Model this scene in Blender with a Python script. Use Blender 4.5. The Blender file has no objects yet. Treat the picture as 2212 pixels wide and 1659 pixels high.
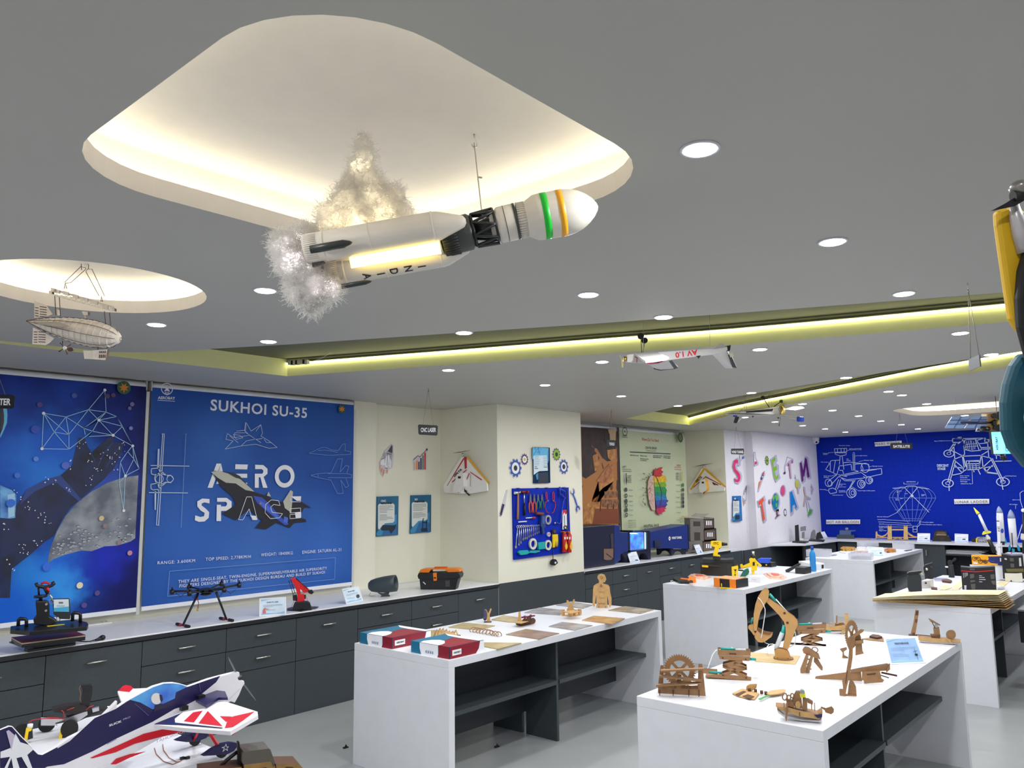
import bpy,math,random
from mathutils import Vector as V,Matrix
PI = math.pi
rnd = random.Random(7)
SC = bpy.context.scene
COL = SC.collection
# ---------------------------------------------------------------- camera
F,CX,CY,HC = 1713.0,1106.0,829.5,1.85
def _cam():
    yw,pt,rl = (math.radians(a) for a in (48.91,7.54,-0.717))
    fw = V((math.sin(yw)*math.cos(pt),math.cos(yw)*math.cos(pt),math.sin(pt)))
    r = V((math.cos(yw),-math.sin(yw),0));u = r.cross(fw)
    c,s = math.cos(rl),math.sin(rl)
    return c*r+s*u,-s*r+c*u,fw
CR,CU,CF = _cam()
CAM = V((0,0,HC))
cam = bpy.data.objects.new('camera',bpy.data.cameras.new('camera'))
COL.objects.link(cam)
m = Matrix((CR,CU,-CF)).transposed().to_4x4();m.translation = CAM
cam.matrix_world = m
cam.data.sensor_width = 36;cam.data.lens = F/2212*36;cam.data.clip_start = .05;cam.data.clip_end = 100
SC.camera = cam
# ---------------------------------------------------------------- world,exposure
w = bpy.data.worlds.new('world');SC.world = w;w.use_nodes = True
w.node_tree.nodes['Background'].inputs[0].default_value = (.75,.8,1,1)
w.node_tree.nodes['Background'].inputs[1].default_value = .05
SC.view_settings.view_transform = 'Standard';SC.view_settings.look = 'None'
SC.view_settings.gamma = 1;SC.view_settings.use_curve_mapping = False
SC.view_settings.exposure = -.08
cy = SC.cycles
cy.use_denoising = True;cy.max_bounces = 8;cy.diffuse_bounces = 5;cy.glossy_bounces = 3
cy.transmission_bounces = 6;cy.transparent_max_bounces = 12;cy.sample_clamp_indirect = 4;cy.caustics_reflective = False
cy.caustics_refractive = False;cy.use_light_tree = True
HCEIL = 2.80
DOWN = [(1.97,1.0),(3.11,1.03),(4.23,1.07),(5.62,1.11),(6.73,1.14),(3.86,2.23),(3.14,2.23),(2.0,3.29),(2.0,4.41),(2.72,4.42),
        (3.39,3.34),(5.27,2.29),(4.93,3.39),(4.39,4.5),(5.67,4.54),(6.95,4.55),(7.24,2.36),(7.7,3.46),(8.29,4.64),(8.66,2.41),
        (9.13,2.41),(9.22,3.52),(10.37,2.47),(10.32,3.56),(11.45,3.6),(12.65,3.66),(13.71,3.66),(14.99,3.74),(11.52,4.83),
        (12.6,4.83),(13.64,4.85),(14.79,4.9),(10.41,4.79),(12.58,2.52),
        # the same grid carried on outside the frame
        (.6,.0),(.6,2.2),(-.4,3.3),(.3,4.45),(2.0,-.2),(3.6,-.2),(5.3,-.2),(7.0,-.2),(8.8,1.1),(10.4,1.1),(12.6,1.1),(14.8,1.2),
        (14.9,2.5),(10.4,-.2),(13.6,-.2),(-.6,1.2)]
for i,(x,y) in enumerate(DOWN):
    l = bpy.data.lights.new('downlight_lamp','AREA');l.shape = 'DISK';l.size = .08;l.spread = 3.14
    l.energy = 10.8;l.color = (.98,.985,1.0)
    o = bpy.data.objects.new('downlight_lamp',l);COL.objects.link(o);o.location = (x,y,HCEIL-.012)
    LAMPS = globals().setdefault('LAMPS',[]);LAMPS.append(o)
# ---------------------------------------------------------------- picture geometry -> place
def ray(x,y): return CR*((x-CX)/F) - CU*((y-CY)/F) + CF
def onZ(x,y,z=.8): d = ray(x,y);return CAM + d*((z-HC)/d.z)
def onY(x,y,Y): d = ray(x,y);return CAM + d*(Y/d.y)
def onX(x,y,X): d = ray(x,y);return CAM + d*(X/d.x)
def dep(p): return (V(p)-CAM).dot(CF)
def mpp(p): return dep(p)/F          # metres for one picture pixel at p
def zz(ox,oy,s,pts): return [(ox+x*s,oy+y*s) for x,y in pts]
# ---------------------------------------------------------------- materials
MATS = {}
def lin(c): return tuple(((v/255)/12.92 if v/255 <= .04045 else ((v/255+.055)/1.055)**2.4) for v in c)
def M(name,c,rough=.5,metal=0,em=0,var=.0,scale=12,bump=0,alpha=1,trans=0,c2=None,detail=3,stretch=None,thr=None,spec=None,coat=0):
    if name in MATS: return MATS[name]
    m = bpy.data.materials.new(name);m.use_nodes = True;MATS[name] = m
    nt = m.node_tree;b = nt.nodes['Principled BSDF'];L = nt.links
    c = lin(c)+(1,)
    b.inputs['Base Color'].default_value = c
    b.inputs['Roughness'].default_value = rough;b.inputs['Metallic'].default_value = metal
    if spec is not None: b.inputs['Specular IOR Level'].default_value = spec
    if coat: b.inputs['Coat Weight'].default_value = coat
    if em: b.inputs['Emission Color'].default_value = c;b.inputs['Emission Strength'].default_value = em
    if alpha < 1: b.inputs['Alpha'].default_value = alpha
    if trans: b.inputs['Transmission Weight'].default_value = trans;b.inputs['IOR'].default_value = 1.2
    tc = nt.nodes.new('ShaderNodeTexCoord');n = nt.nodes.new('ShaderNodeTexNoise')
    n.inputs['Scale'].default_value = scale;n.inputs['Detail'].default_value = detail
    src = tc.outputs['Object']
    if stretch:
        mp = nt.nodes.new('ShaderNodeMapping');mp.inputs['Scale'].default_value = stretch
        L.new(src,mp.inputs[0]);src = mp.outputs[0]
    L.new(src,n.inputs['Vector'])
    r = nt.nodes.new('ShaderNodeValToRGB')
    v = var or .02
    d = lin(c2) + (1,) if c2 else tuple(x*(1-v) for x in c[:3])+(1,)
    e = c if c2 else tuple(min(1,x*(1+v*.5)) for x in c[:3])+(1,)
    r.color_ramp.elements[0].color = d;r.color_ramp.elements[1].color = e
    lo,hi = thr or (.35,.65)
    r.color_ramp.elements[0].position = lo;r.color_ramp.elements[1].position = hi
    L.new(n.outputs['Fac'],r.inputs[0]);L.new(r.outputs[0],b.inputs['Base Color'])
    if em: L.new(r.outputs[0],b.inputs['Emission Color'])
    if bump:
        bp = nt.nodes.new('ShaderNodeBump');bp.inputs['Strength'].default_value = bump;bp.inputs['Distance'].default_value = .01
        L.new(n.outputs['Fac'],bp.inputs['Height']);L.new(bp.outputs[0],b.inputs['Normal'])
    return m
white = M('white_laminate',(222,224,230),.35)
wpaint = M('wall_paint',(236,234,216),.7,var=.02,scale=3)
dark = M('charcoal_laminate',(61,68,73),.45,var=.05,scale=40)
darkin = M('charcoal_inner',(48,53,60),.5,var=.05,scale=40)
steel = M('brushed_steel',(215,215,205),.3,1)
black = M('black_plastic',(22,22,26),.4)
mdf = M('laser_cut_board',(150,112,74),.65,var=.12,scale=30)
mdfd = M('charred_edge',(84,52,34),.7,var=.1)
mdfl = M('pale_birch_board',(200,166,116),.6,var=.1,scale=25)
pwhite = M('print_white',(238,240,245),.5)
pblack = M('print_black',(18,18,22),.5)
red = M('red_plastic',(215,35,35),.4)
yellow = M('yellow_plastic',(240,205,20),.4)
orange = M('orange_plastic',(243,130,25),.4)
blue = M('blue_plastic',(20,60,170),.4)
teal = M('teal_plastic',(20,160,150),.35)
acry = M('clear_acrylic',(235,240,250),.08,alpha=.25)
# ---------------------------------------------------------------- mesh builder (world coordinates)
_TX = {}
def glyphs(s,bold=0,sp=1.0):
    k = (s,bold,sp)
    if k in _TX: return _TX[k]
    cu = bpy.data.curves.new('t','FONT');cu.body = s;cu.size = 1;cu.offset = bold;cu.resolution_u = 3;cu.space_character = sp
    o = bpy.data.objects.new('t',cu);COL.objects.link(o)
    dg = bpy.context.evaluated_depsgraph_get();me = o.evaluated_get(dg).to_mesh()
    vs = [(v.co.x,v.co.y) for v in me.vertices];fs = [tuple(p.vertices) for p in me.polygons]
    o.evaluated_get(dg).to_mesh_clear();bpy.data.objects.remove(o);bpy.data.curves.remove(cu)
    x0 = min(v[0] for v in vs);x1 = max(v[0] for v in vs)
    _TX[k] = (vs,fs,x0,x1);return _TX[k]
class Pl:
    """a plane standing in the place; px() puts a picture point on it"""
    def __init__(s,O,u,n):
        s.O = V(O);s.u = V(u).normalized();s.n = V(n).normalized();s.v = s.n.cross(s.u).normalized()
    def px(s,x,y,off=0):
        d = ray(x,y);return CAM + d*((s.O-CAM).dot(s.n)/d.dot(s.n)) + s.n*off
    def at(s,a,b,off=0): return s.O + s.u*a + s.v*b + s.n*off
    def uv(s,x,y): p = s.px(x,y)-s.O;return p.dot(s.u),p.dot(s.v)
def PY(Y): return Pl((0,Y,0),(1,0,0),(0,-1,0))
def PX(X): return Pl((X,0,0),(0,-1,0),(-1,0,0))
def PZ(z): return Pl((0,0,z),(1,0,0),(0,0,1))
def VP(P,deg=None):
    """vertical plane through P; deg = heading of its rightward axis (default: square to the camera)"""
    P = V(P)
    if deg is None:
        d = V((P.x-CAM.x,P.y-CAM.y,0)).normalized();u = V((d.y,-d.x,0))
    else: u = V((math.cos(math.radians(deg)),math.sin(math.radians(deg)),0))
    return Pl(P,u,u.cross(V((0,0,1))))
class B:
    def __init__(s,mat=white,T=None):
        s.v = [];s.f = [];s.mi = [];s.sm = [];s.mats = [mat];s.c = 0;s.T = T or Matrix();s.lay = 0
    def use(s,mat):
        if mat not in s.mats: s.mats.append(mat)
        s.c = s.mats.index(mat);return s
    def add(s,vs,fs,smooth=False):
        k = len(s.v);s.v += [s.T @ V(p) for p in vs]
        for f in fs: s.f.append(tuple(i+k for i in f));s.mi.append(s.c);s.sm.append(smooth)
        return s
    def box(s,x0,x1,y0,y1,z0,z1):
        vs = [(x,y,z) for z in (z0,z1) for y in (y0,y1) for x in (x0,x1)]
        return s.add(vs,[(0,2,3,1),(4,5,7,6),(0,1,5,4),(2,6,7,3),(0,4,6,2),(1,3,7,5)])
    def ext(s,loop,vec,smooth=False):
        n = len(loop);vec = V(vec);vs = [V(p) for p in loop] + [V(p)+vec for p in loop]
        s.add(vs,[tuple(range(n))[::-1],tuple(range(n,2*n))])
        k = len(s.v)-2*n
        for i in range(n):
            j = (i+1) % n;s.f.append((k+i,k+j,k+n+j,k+n+i));s.mi.append(s.c);s.sm.append(smooth)
        return s
    # --- on a plane,in picture pixels
    def poly(s,pl,pts,t=0,off=None):
        if off is None: s.lay += 1;off = s.lay*s.eps
        L = [pl.px(x,y,off) for x,y in pts]
        if t: return s.ext(L,pl.n*t)
        return s.add(L,[tuple(range(len(L)))])
    eps = .0007
    def plate(s,pl,pts,t=.004,off=0,edge=None):
        """a cut plate: outline in pixels, thickness t towards the viewer, darker cut edge"""
        L = [pl.px(x,y,off) for x,y in pts];n = len(L);c = s.c
        s.add(L+[p+pl.n*t for p in L],[tuple(range(n))[::-1],tuple(range(n,2*n))])
        if edge: s.use(edge)
        k = len(s.v)-2*n
        for i in range(n):
            j = (i+1) % n;s.f.append((k+i,k+j,k+n+j,k+n+i));s.mi.append(s.c);s.sm.append(False)
        s.c = c;return s
    def line(s,pl,pts,w,off=None,close=False):
        if off is None: s.lay += 1;off = s.lay*s.eps
        P = [pl.px(x,y,off) for x,y in pts]
        if close: P.append(P[0])
        for a,b in zip(P,P[1:]):
            d = b-a
            if d.length < 1e-6: continue
            q = pl.n.cross(d).normalized()*(w/2);e = d.normalized()*(w*.3)
            s.add([a-q-e,b-q+e,b+q+e,a+q-e],[(0,1,2,3)])
        return s
    def lines(s,pl,L,w):
        s.lay += 1;o = s.lay*s.eps
        for p in L: s.line(pl,p,w,o)
        return s
    def circ(s,pl,x,y,r,r2=0,n=24,asp=1,off=None,a0=0,a1=360):
        """disc or ring of radius r metres (r2 inner) about a pixel"""
        if off is None: s.lay += 1;off = s.lay*s.eps
        c = pl.px(x,y,off);A = [math.radians(a0+(a1-a0)*i/n) for i in range(n+1)]
        o = [c+pl.u*math.cos(a)*r*asp+pl.v*math.sin(a)*r for a in A]
        if r2:
            q = [c+pl.u*math.cos(a)*r2*asp+pl.v*math.sin(a)*r2 for a in A]
            return s.add(o+q,[(i,i+1,n+2+i,n+1+i) for i in range(n)])
        return s.add(o[:-1] if a1-a0 == 360 else o+[c],[tuple(range(n if a1-a0 == 360 else n+2))])
    def text(s,pl,t,a,b,h=None,bold=0,off=None,sp=1.0):
        """lettering from picture point a to b on the baseline, cap height h px (None = natural)"""
        if off is None: s.lay += 1;off = s.lay*s.eps
        vs,fs,x0,x1 = glyphs(t,bold,sp);A = pl.px(*a,off);U = pl.px(*b,off)-A
        k = U.length/(x1-x0)
        W = pl.n.cross(U).normalized()*k
        if h: W = W.normalized()*((pl.px(a[0],a[1]-h,off)-A).length/.72)
        return s.add([A+U*((x-x0)/(x1-x0))+W*y for x,y in vs],fs)
    # --- solids
    def tube(s,pts,r,n=8,closed=False,cap=True):
        P = [V(p) for p in pts];m = len(P);R = r if isinstance(r,(list,tuple)) else [r]*m
        up = None;rings = []
        for i in range(m):
            if closed: d = P[(i+1) % m]-P[i-1]
            else: d = P[min(i+1,m-1)]-P[max(i-1,0)]
            d = d.normalized() if d.length > 1e-9 else V((0,0,1))
            if up is None: up = d.orthogonal().normalized()
            else:
                up = up-d*up.dot(d);up = up.normalized() if up.length > 1e-6 else d.orthogonal().normalized()
            w = d.cross(up)
            rings.append([P[i]+(up*math.cos(2*PI*k/n)+w*math.sin(2*PI*k/n))*R[i] for k in range(n)])
        fs = []
        for i in range(m if closed else m-1):
            a = i*n;b = ((i+1) % m)*n
            for k in range(n): fs.append((a+k,a+(k+1) % n,b+(k+1) % n,b+k))
        s.add([p for q in rings for p in q],fs,True)
        if cap and not closed:
            k0 = len(s.v)-m*n
            for f in (tuple(range(k0+n-1,k0-1,-1)),tuple(range(k0+(m-1)*n,k0+m*n))): s.f.append(f);s.mi.append(s.c);s.sm.append(False)
        return s
    def lathe(s,prof,O,ax,n=24,smooth=True,sx=None):
        """prof: (radius, height along ax)"""
        O = V(O);ax = V(ax).normalized();u = (V(sx)-ax*V(sx).dot(ax)).normalized() if sx else ax.orthogonal().normalized();w = ax.cross(u)
        vs = [O+ax*h+(u*math.cos(2*PI*k/n)+w*math.sin(2*PI*k/n))*max(r,1e-5) for r,h in prof for k in range(n)]
        fs = [(i*n+k,i*n+(k+1) % n,(i+1)*n+(k+1) % n,(i+1)*n+k) for i in range(len(prof)-1) for k in range(n)]
        s.add(vs,fs,smooth);k0 = len(s.v)-len(vs)
        for f in (tuple(range(k0+n-1,k0-1,-1)),tuple(range(k0+len(vs)-n,k0+len(vs)))): s.f.append(f);s.mi.append(s.c);s.sm.append(False)
        return s
    def ell(s,c,r,n=16,m=10,T=None):
        c = V(c);r = r if isinstance(r,(list,tuple)) else (r,r,r);vs = []
        for i in range(m+1):
            t = PI*i/m
            for k in range(n):
                a = 2*PI*k/n;p = V((r[0]*math.sin(t)*math.cos(a),r[1]*math.sin(t)*math.sin(a),r[2]*math.cos(t)))
                if T: p = T @ p
                vs.append(c+p)
        fs = [(i*n+k,(i+1)*n+k,(i+1)*n+(k+1) % n,i*n+(k+1) % n) for i in range(m) for k in range(n)]
        return s.add(vs,fs,True)
    def cyl(s,p,q,r,n=16,r2=None):
        p = V(p);q = V(q);return s.lathe([(r,0),(r if r2 is None else r2,(q-p).length)],p,q-p,n)
def ob(name,b,parent=None,label=None,cat=None,group=None,kind=None,bevel=0):
    me = bpy.data.meshes.new(name)
    n = len(b.v);O = V((sum(p.x for p in b.v)/n,sum(p.y for p in b.v)/n,min(p.z for p in b.v)))
    me.from_pydata([p-O for p in b.v],[],b.f);me.update()
    for mt in b.mats: me.materials.append(mt)
    me.polygons.foreach_set('material_index',b.mi);me.polygons.foreach_set('use_smooth',b.sm)
    o = bpy.data.objects.new(name,me);COL.objects.link(o)
    if parent is not None:
        o.parent = parent;o.location = O-V(parent['_w']) if '_w' in parent else O
        o['_w'] = list(O)
    else: o.location = O;o['_w'] = list(O)
    if bevel:
        md = o.modifiers.new('bevel','BEVEL');md.width = bevel;md.segments = 2;md.limit_method = 'ANGLE';md.angle_limit = math.radians(50)
    if label: o['label'] = label
    if cat: o['category'] = cat
    if group: o['group'] = group
    if kind: o['kind'] = kind
    return o
def thing(name,label,cat,loc,group=None):
    o = bpy.data.objects.new(name,None);COL.objects.link(o);o.location = loc;o.empty_display_size = .05
    o['_w'] = list(V(loc));o['label'] = label;o['category'] = cat
    if group: o['group'] = group
    return o
def st(name,b,parent=None): return ob(name,b,parent,kind='structure' if parent is None else None)
def copy_thing(src,loc,label=None,parent=None,kids=None):
    c = src.copy();COL.objects.link(c)
    if parent: c.parent = parent
    else: c.location = loc;c['_w'] = list(V(loc))
    if label: c['label'] = label
    for k in (kids if kids is not None else list(src.children)): copy_thing(k,None,None,c)
    return c
def clampz(t,z):
    for c in [t]+list(t.children_recursive):
        if c.type == 'MESH':
            w = V(c['_w']);
            for v in c.data.vertices:
                if v.co.z+w.z < z+.0004: v.co.z = z+.0004-w.z
def rrect(cx,cy,w,h,r,n=6):
    P = []
    for i,(sx,sy) in enumerate(((1,1),(-1,1),(-1,-1),(1,-1))):
        for k in range(n+1):
            a = PI/2*i+PI/2*k/n;P.append((cx+sx*(w/2-r)+r*math.cos(a),cy+sy*(h/2-r)+r*math.sin(a)))
    return P
def ellpx(cx,cy,rx,ry,n=24,a0=0,a1=360,rot=0):
    P = [];c,s_ = math.cos(rot),math.sin(rot)
    for i in range(n if a1-a0 == 360 else n+1):
        a = math.radians(a0+(a1-a0)*i/n);x,y = rx*math.cos(a),ry*math.sin(a);P.append((cx+x*c-y*s_,cy+x*s_+y*c))
    return P
# ================================================================= the room
XA,XF,YW,YA,YB,YC = -1.6,16.2,6.88,6.78,5.96,-2.2
b = B(M('grey_epoxy_floor',(164,168,169),.32,var=.06,scale=2.5));b.box(XA-.1,XF+.1,YC-.1,YW+.1,-.06,0);st('floor',b)
# long wall with its bays and piers,as one plan outline pushed up
def wallrun(name,plan,mat=wpaint,z0=0,z1=HCEIL+.01):
    b = B(mat)
    for (x0,y0),(x1,y1) in zip(plan,plan[1:]):
        b.add([(x0,y0,z0),(x1,y1,z0),(x1,y1,z1),(x0,y0,z1)],[(0,1,2,3)])
    return b
white_wall = M('white_wall_paint',(232,230,236),.7)
b = wallrun('w',[(XA,YA),(5.52,YA),(5.52,YW),(6.57,YW),(6.57,YB),(8.15,YB),(8.15,YA),(12.15,YA),(12.15,YW),(12.45,YW),(12.45,6.12)])
b.use(white_wall)
for (x0,y0),(x1,y1) in zip([(12.45,6.12),(13.24,6.12),(13.2,YB)],[(13.24,6.12),(13.2,YB),(XF,YB)]):
    b.add([(x0,y0,0),(x1,y1,0),(x1,y1,HCEIL+.01),(x0,y0,HCEIL+.01)],[(0,1,2,3)])
b.use(wpaint).box(XA-.1,XF+.1,YW+.05,YW+.15,0,3.1)
st('wall_left',b)
# blueprint wall
bp = M('blueprint_paper',(6,40,164),.8,var=.08,scale=30,spec=.15)
nt = bp.node_tree;bs = nt.nodes['Principled BSDF'];rmp = [n for n in nt.nodes if n.type == 'VALTORGB'][0]
br = nt.nodes.new('ShaderNodeTexBrick');br.offset = 0;br.inputs['Scale'].default_value = 10;br.inputs['Mortar Size'].default_value = .012
br.inputs['Brick Width'].default_value = .9;br.inputs['Row Height'].default_value = .9
tc = nt.nodes.new('ShaderNodeTexCoord');sx = nt.nodes.new('ShaderNodeSeparateXYZ');cb = nt.nodes.new('ShaderNodeCombineXYZ')
nt.links.new(tc.outputs['Object'],sx.inputs[0]);nt.links.new(sx.outputs[1],cb.inputs[0]);nt.links.new(sx.outputs[2],cb.inputs[1])
nt.links.new(cb.outputs[0],br.inputs['Vector']);nt.links.new(rmp.outputs[0],br.inputs['Color1']);nt.links.new(rmp.outputs[0],br.inputs['Color2'])
br.inputs['Mortar'].default_value = lin((20,48,185))+(1,);nt.links.new(br.outputs[0],bs.inputs['Base Color'])
b = B(bp);b.box(XF,XF+.1,YC-.1,YB+.95,0,3.1);st('wall_far',b)
b = B(white_wall);b.box(XA-.1,XF+.1,YC-.1,YC,0,3.1);st('wall_right',b)
b = B(white_wall);b.box(XA-.1,XA,YC-.1,YW+.1,0,3.1);st('wall_back',b)
# ceiling slab with its openings
C1 = [(1.52,5.66),(3.68,5.68),(4.24,4.25),(4.62,3.25),(4.98,2.35),(5.22,1.6),(5.43,.86),(5.75,-.6),(5.95,-1.6),(5.05,-1.6),(4.87,-.6),(4.57,.70),(4.17,1.64),(3.76,2.58),
      (3.26,3.62),(2.87,4.44),(2.62,4.90),(2.42,5.30),(2.2,5.5),(1.52,5.56)]
C2 = [(9.3,6.02),(11.06,6.0),(9.96,4.78),(9.36,3.95),(8.72,2.95),(8.3,2.35),(7.95,1.85),(7.58,1.15),(7.2,.1),(6.9,-1.2),(6.1,-1.2),(6.45,.1),(6.78,1.03),(7.31,2.40),
      (7.6,3.05),(8.04,3.95),(8.43,4.8),(9.0,5.6)]
SQ = rrect(1.44,1.82,1.32,1.32,.32,8)
CI = [(1.44+.5*math.cos(2*PI*i/48),3.855+.5*math.sin(2*PI*i/48)) for i in range(48)]
C3 = rrect(11.53,1.9,1.55,2.3,.4,8)
def fill(outer,holes,z):
    cu = bpy.data.curves.new('c','CURVE');cu.dimensions = '2D';cu.fill_mode = 'BOTH'
    for L in [outer]+holes:
        sp = cu.splines.new('POLY');sp.points.add(len(L)-1);sp.use_cyclic_u = True
        for p,q in zip(sp.points,L): p.co = (q[0],q[1],0,1)
    o = bpy.data.objects.new('c',cu);COL.objects.link(o);dg = bpy.context.evaluated_depsgraph_get()
    me = o.evaluated_get(dg).to_mesh();vs = [(v.co.x,v.co.y,z) for v in me.vertices];fs = [tuple(p.vertices) for p in me.polygons]
    o.evaluated_get(dg).to_mesh_clear();bpy.data.objects.remove(o);bpy.data.curves.remove(cu);return vs,fs
cpaint = M('ceiling_paint',(184,183,176),.55,var=.015,scale=2)
cove = M('cove_paint',(236,230,222),.6)
coveY = M('cove_led_tint',(238,238,178),.6)  # yellow cast of the strip light, put into the channel wall colour
b = B(cpaint);b.add(*fill([(XA-.1,YC-.1),(XF+.1,YC-.1),(XF+.1,YW+.1),(XA-.1,YW+.1)],[C1,C2,SQ,CI,C3],HCEIL))
def ring(b,L,z0,z1,L2=None):
    L2 = L2 or L;n = len(L)
    b.add([(x,y,z0) for x,y in L]+[(x,y,z1) for x,y in L2],[(i,(i+1)%n,n+(i+1)%n,n+i) for i in range(n)])
def grow(L,d):
    c = (sum(p[0] for p in L)/len(L),sum(p[1] for p in L)/len(L));R = []
    for i in range(len(L)):
        a,q = L[i-1],L[(i+1) % len(L)];t = V((q[0]-a[0],q[1]-a[1]));t.normalize();nn = V((t.y,-t.x))
        if nn.dot(V((L[i][0]-c[0],L[i][1]-c[1]))) < 0: nn = -nn
        R.append((L[i][0]+nn.x*d,L[i][1]+nn.y*d))
    return R
for L,dz in ((SQ,.2),(CI,.17),(C3,.2)):
    G = grow(L,.13);b.use(cove);ring(b,L,HCEIL,HCEIL+.065);ring(b,L,HCEIL+.065,HCEIL+.065,G);ring(b,G,HCEIL+.065,HCEIL+dz)
    b.add(*fill(G,[],HCEIL+dz))
for L in (C1,C2):
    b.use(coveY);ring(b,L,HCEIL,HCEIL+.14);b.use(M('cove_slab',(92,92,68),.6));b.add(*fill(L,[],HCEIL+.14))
st('ceiling',b)
# led strips inside the coves
glow = M('led_glow',(255,252,232),em=8)
glow2 = M('led_glow_line',(255,252,190),em=10)
for L,lab in ((SQ,'warm strip light hidden behind the lip of the rounded square ceiling recess'),(CI,'warm strip light hidden in the round ceiling recess above the airship'),
               (C3,'strip light hidden in the far oblong ceiling recess before the blueprint wall')):
    G = grow(L,.06);G2 = grow(L,.085);b = B(glow);ring(b,G,HCEIL+.075,HCEIL+.075,G2);ring(b,G2,HCEIL+.067,HCEIL+.075);ring(b,G,HCEIL+.067,HCEIL+.075)
    ob('strip_light',b,label=lab,cat='strip light')
def offl(L,d):
    R = []
    for i in range(len(L)):
        a,q = L[max(i-1,0)],L[min(i+1,len(L)-1)];t = V((q[0]-a[0],q[1]-a[1])).normalized();R.append((L[i][0]+t.y*d,L[i][1]-t.x*d))
    return R
for L,lab in ((C1[1:9],'bright strip light along the nearer yellow ceiling channel, above the white model plane'),
               (C2[1:10],'bright strip light along the farther yellow ceiling channel, toward the blueprint wall')):
    t = thing('strip_light',lab,'strip light',(L[0][0],L[0][1],HCEIL+.10));d = .002
    P = offl(L,d);P2 = offl(L,d+.014);n = len(P)
    b = B(glow2)
    for i in range(n-1):
        for A,z0,Bq,z1 in ((P,HCEIL+.096,P2,HCEIL+.096),(P2,HCEIL+.096,P2,HCEIL+.106)):
            b.add([(*A[i],z0),(*A[i+1],z0),(*Bq[i+1],z1),(*Bq[i],z1)],[(0,1,2,3)])
    ob('diffuser',b,t)
    b = B(M('dark_profile',(60,60,40),.5));Q = offl(L,.0);Q2 = offl(L,d+.02)
    for i in range(n-1):
        b.add([(*Q[i],HCEIL+.108),(*Q[i+1],HCEIL+.108),(*Q2[i+1],HCEIL+.108),(*Q2[i],HCEIL+.108)],[(0,1,2,3)])
        b.add([(*Q[i],HCEIL+.12),(*Q[i+1],HCEIL+.12),(*Q2[i+1],HCEIL+.12),(*Q2[i],HCEIL+.12)],[(0,1,2,3)])
    ob('housing',b,t)
# downlights
bg = B(white);bg.lathe([(.058,0),(.056,-.006),(.044,-.004),(.043,.0)],(0,0,0),(0,0,1),28)
be = B(M('lamp_face',(250,252,255),em=22));be.lathe([(.044,0),(.043,-.0075),(.03,-.0085),(.001,-.0085)],(0,0,0),(0,0,1),28)
PLACES = {0:'biggest in view, alone above the tables near the rounded square recess',5:'beyond the rocket nose, first of a pair',6:'just right of the rocket body',7:'left of the rocket exhaust, above the blue aerospace poster',
8:'beside the round recess behind the airship',9:'at the tip of the yellow channel above the aerospace poster',1:'second largest, nearer the front of the farther table',2:'near the hook of the edge-on hanging sign'}
src = None
for i,(x,y) in enumerate(DOWN):
    if i >= 34: continue
    lab = 'round white recessed downlight glowing in the grey ceiling'
    if i in PLACES: lab = 'round recessed ceiling downlight '+PLACES[i]
    else:
        lab = 'round ceiling downlight, number %s from the camera in the row %s' % (['one','two','three','four','five','six','seven','eight','nine','ten','eleven','twelve'][sum(1 for j,(a,c) in enumerate(DOWN[:34]) if abs(c-y)<.3 and a<x)],
            'over the front tables' if y < 1.6 else 'beside the front tables' if y < 2.9 else 'over the gangway' if y < 4 else 'along the cabinet wall')
    if src is None:
        src = thing('downlight',lab,'ceiling light',(0,0,0),'recessed downlights');k1 = ob('trim_ring',bg,src);k2 = ob('lamp_face',be,src);src.location = (x,y,HCEIL);kids = [k1,k2]
    else: copy_thing(src,(x,y,HCEIL),lab,kids=kids)
# ================================================================= cabinets along the long wall
def handle(b,x,z,y=YB,w=.13):
    b.cyl((x-w/2,y-.022,z),(x+w/2,y-.022,z),.006,8)
    for s_ in (-1,1): b.cyl((x+s_*w*.42,y,z),(x+s_*w*.42,y-.022,z),.004,6)
def cabinet(x0,x1,kind,lab,handles=True):
    t = thing('cabinet',lab,'cabinet',((x0+x1)/2,YB+.3,0),'charcoal cabinets under the long worktop')
    b = B(darkin);b.box(x0+.003,x1-.003,YB+.02,YB+.6 if x0 > 8 or x1 < 6.6 else YB+.35,0,.795);ob('body',b,t)
    g = .0025
    b = B(dark);b.box(x0+g,x1-g,YB,YB+.02,.0,.43-g);ob('plinth_panel',b,t)
    if kind == 2:
        for z0,z1 in ((.43,.605),(.605,.785)):
            b = B(dark);b.box(x0+g,x1-g,YB,YB+.02,z0+g,z1-g);d = ob('drawer',b,t)
            if handles: h = B(steel);handle(h,(x0+x1)/2,(z0+z1)/2+.0);ob('handle',h,d)
    else:
        b = B(dark);b.box(x0+g,x1-g,YB,YB+.02,.43+g,.785-g);d = ob('door',b,t)
        if handles: h = B(steel);handle(h,(x0+x1)/2,.695);ob('handle',h,d)
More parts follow.
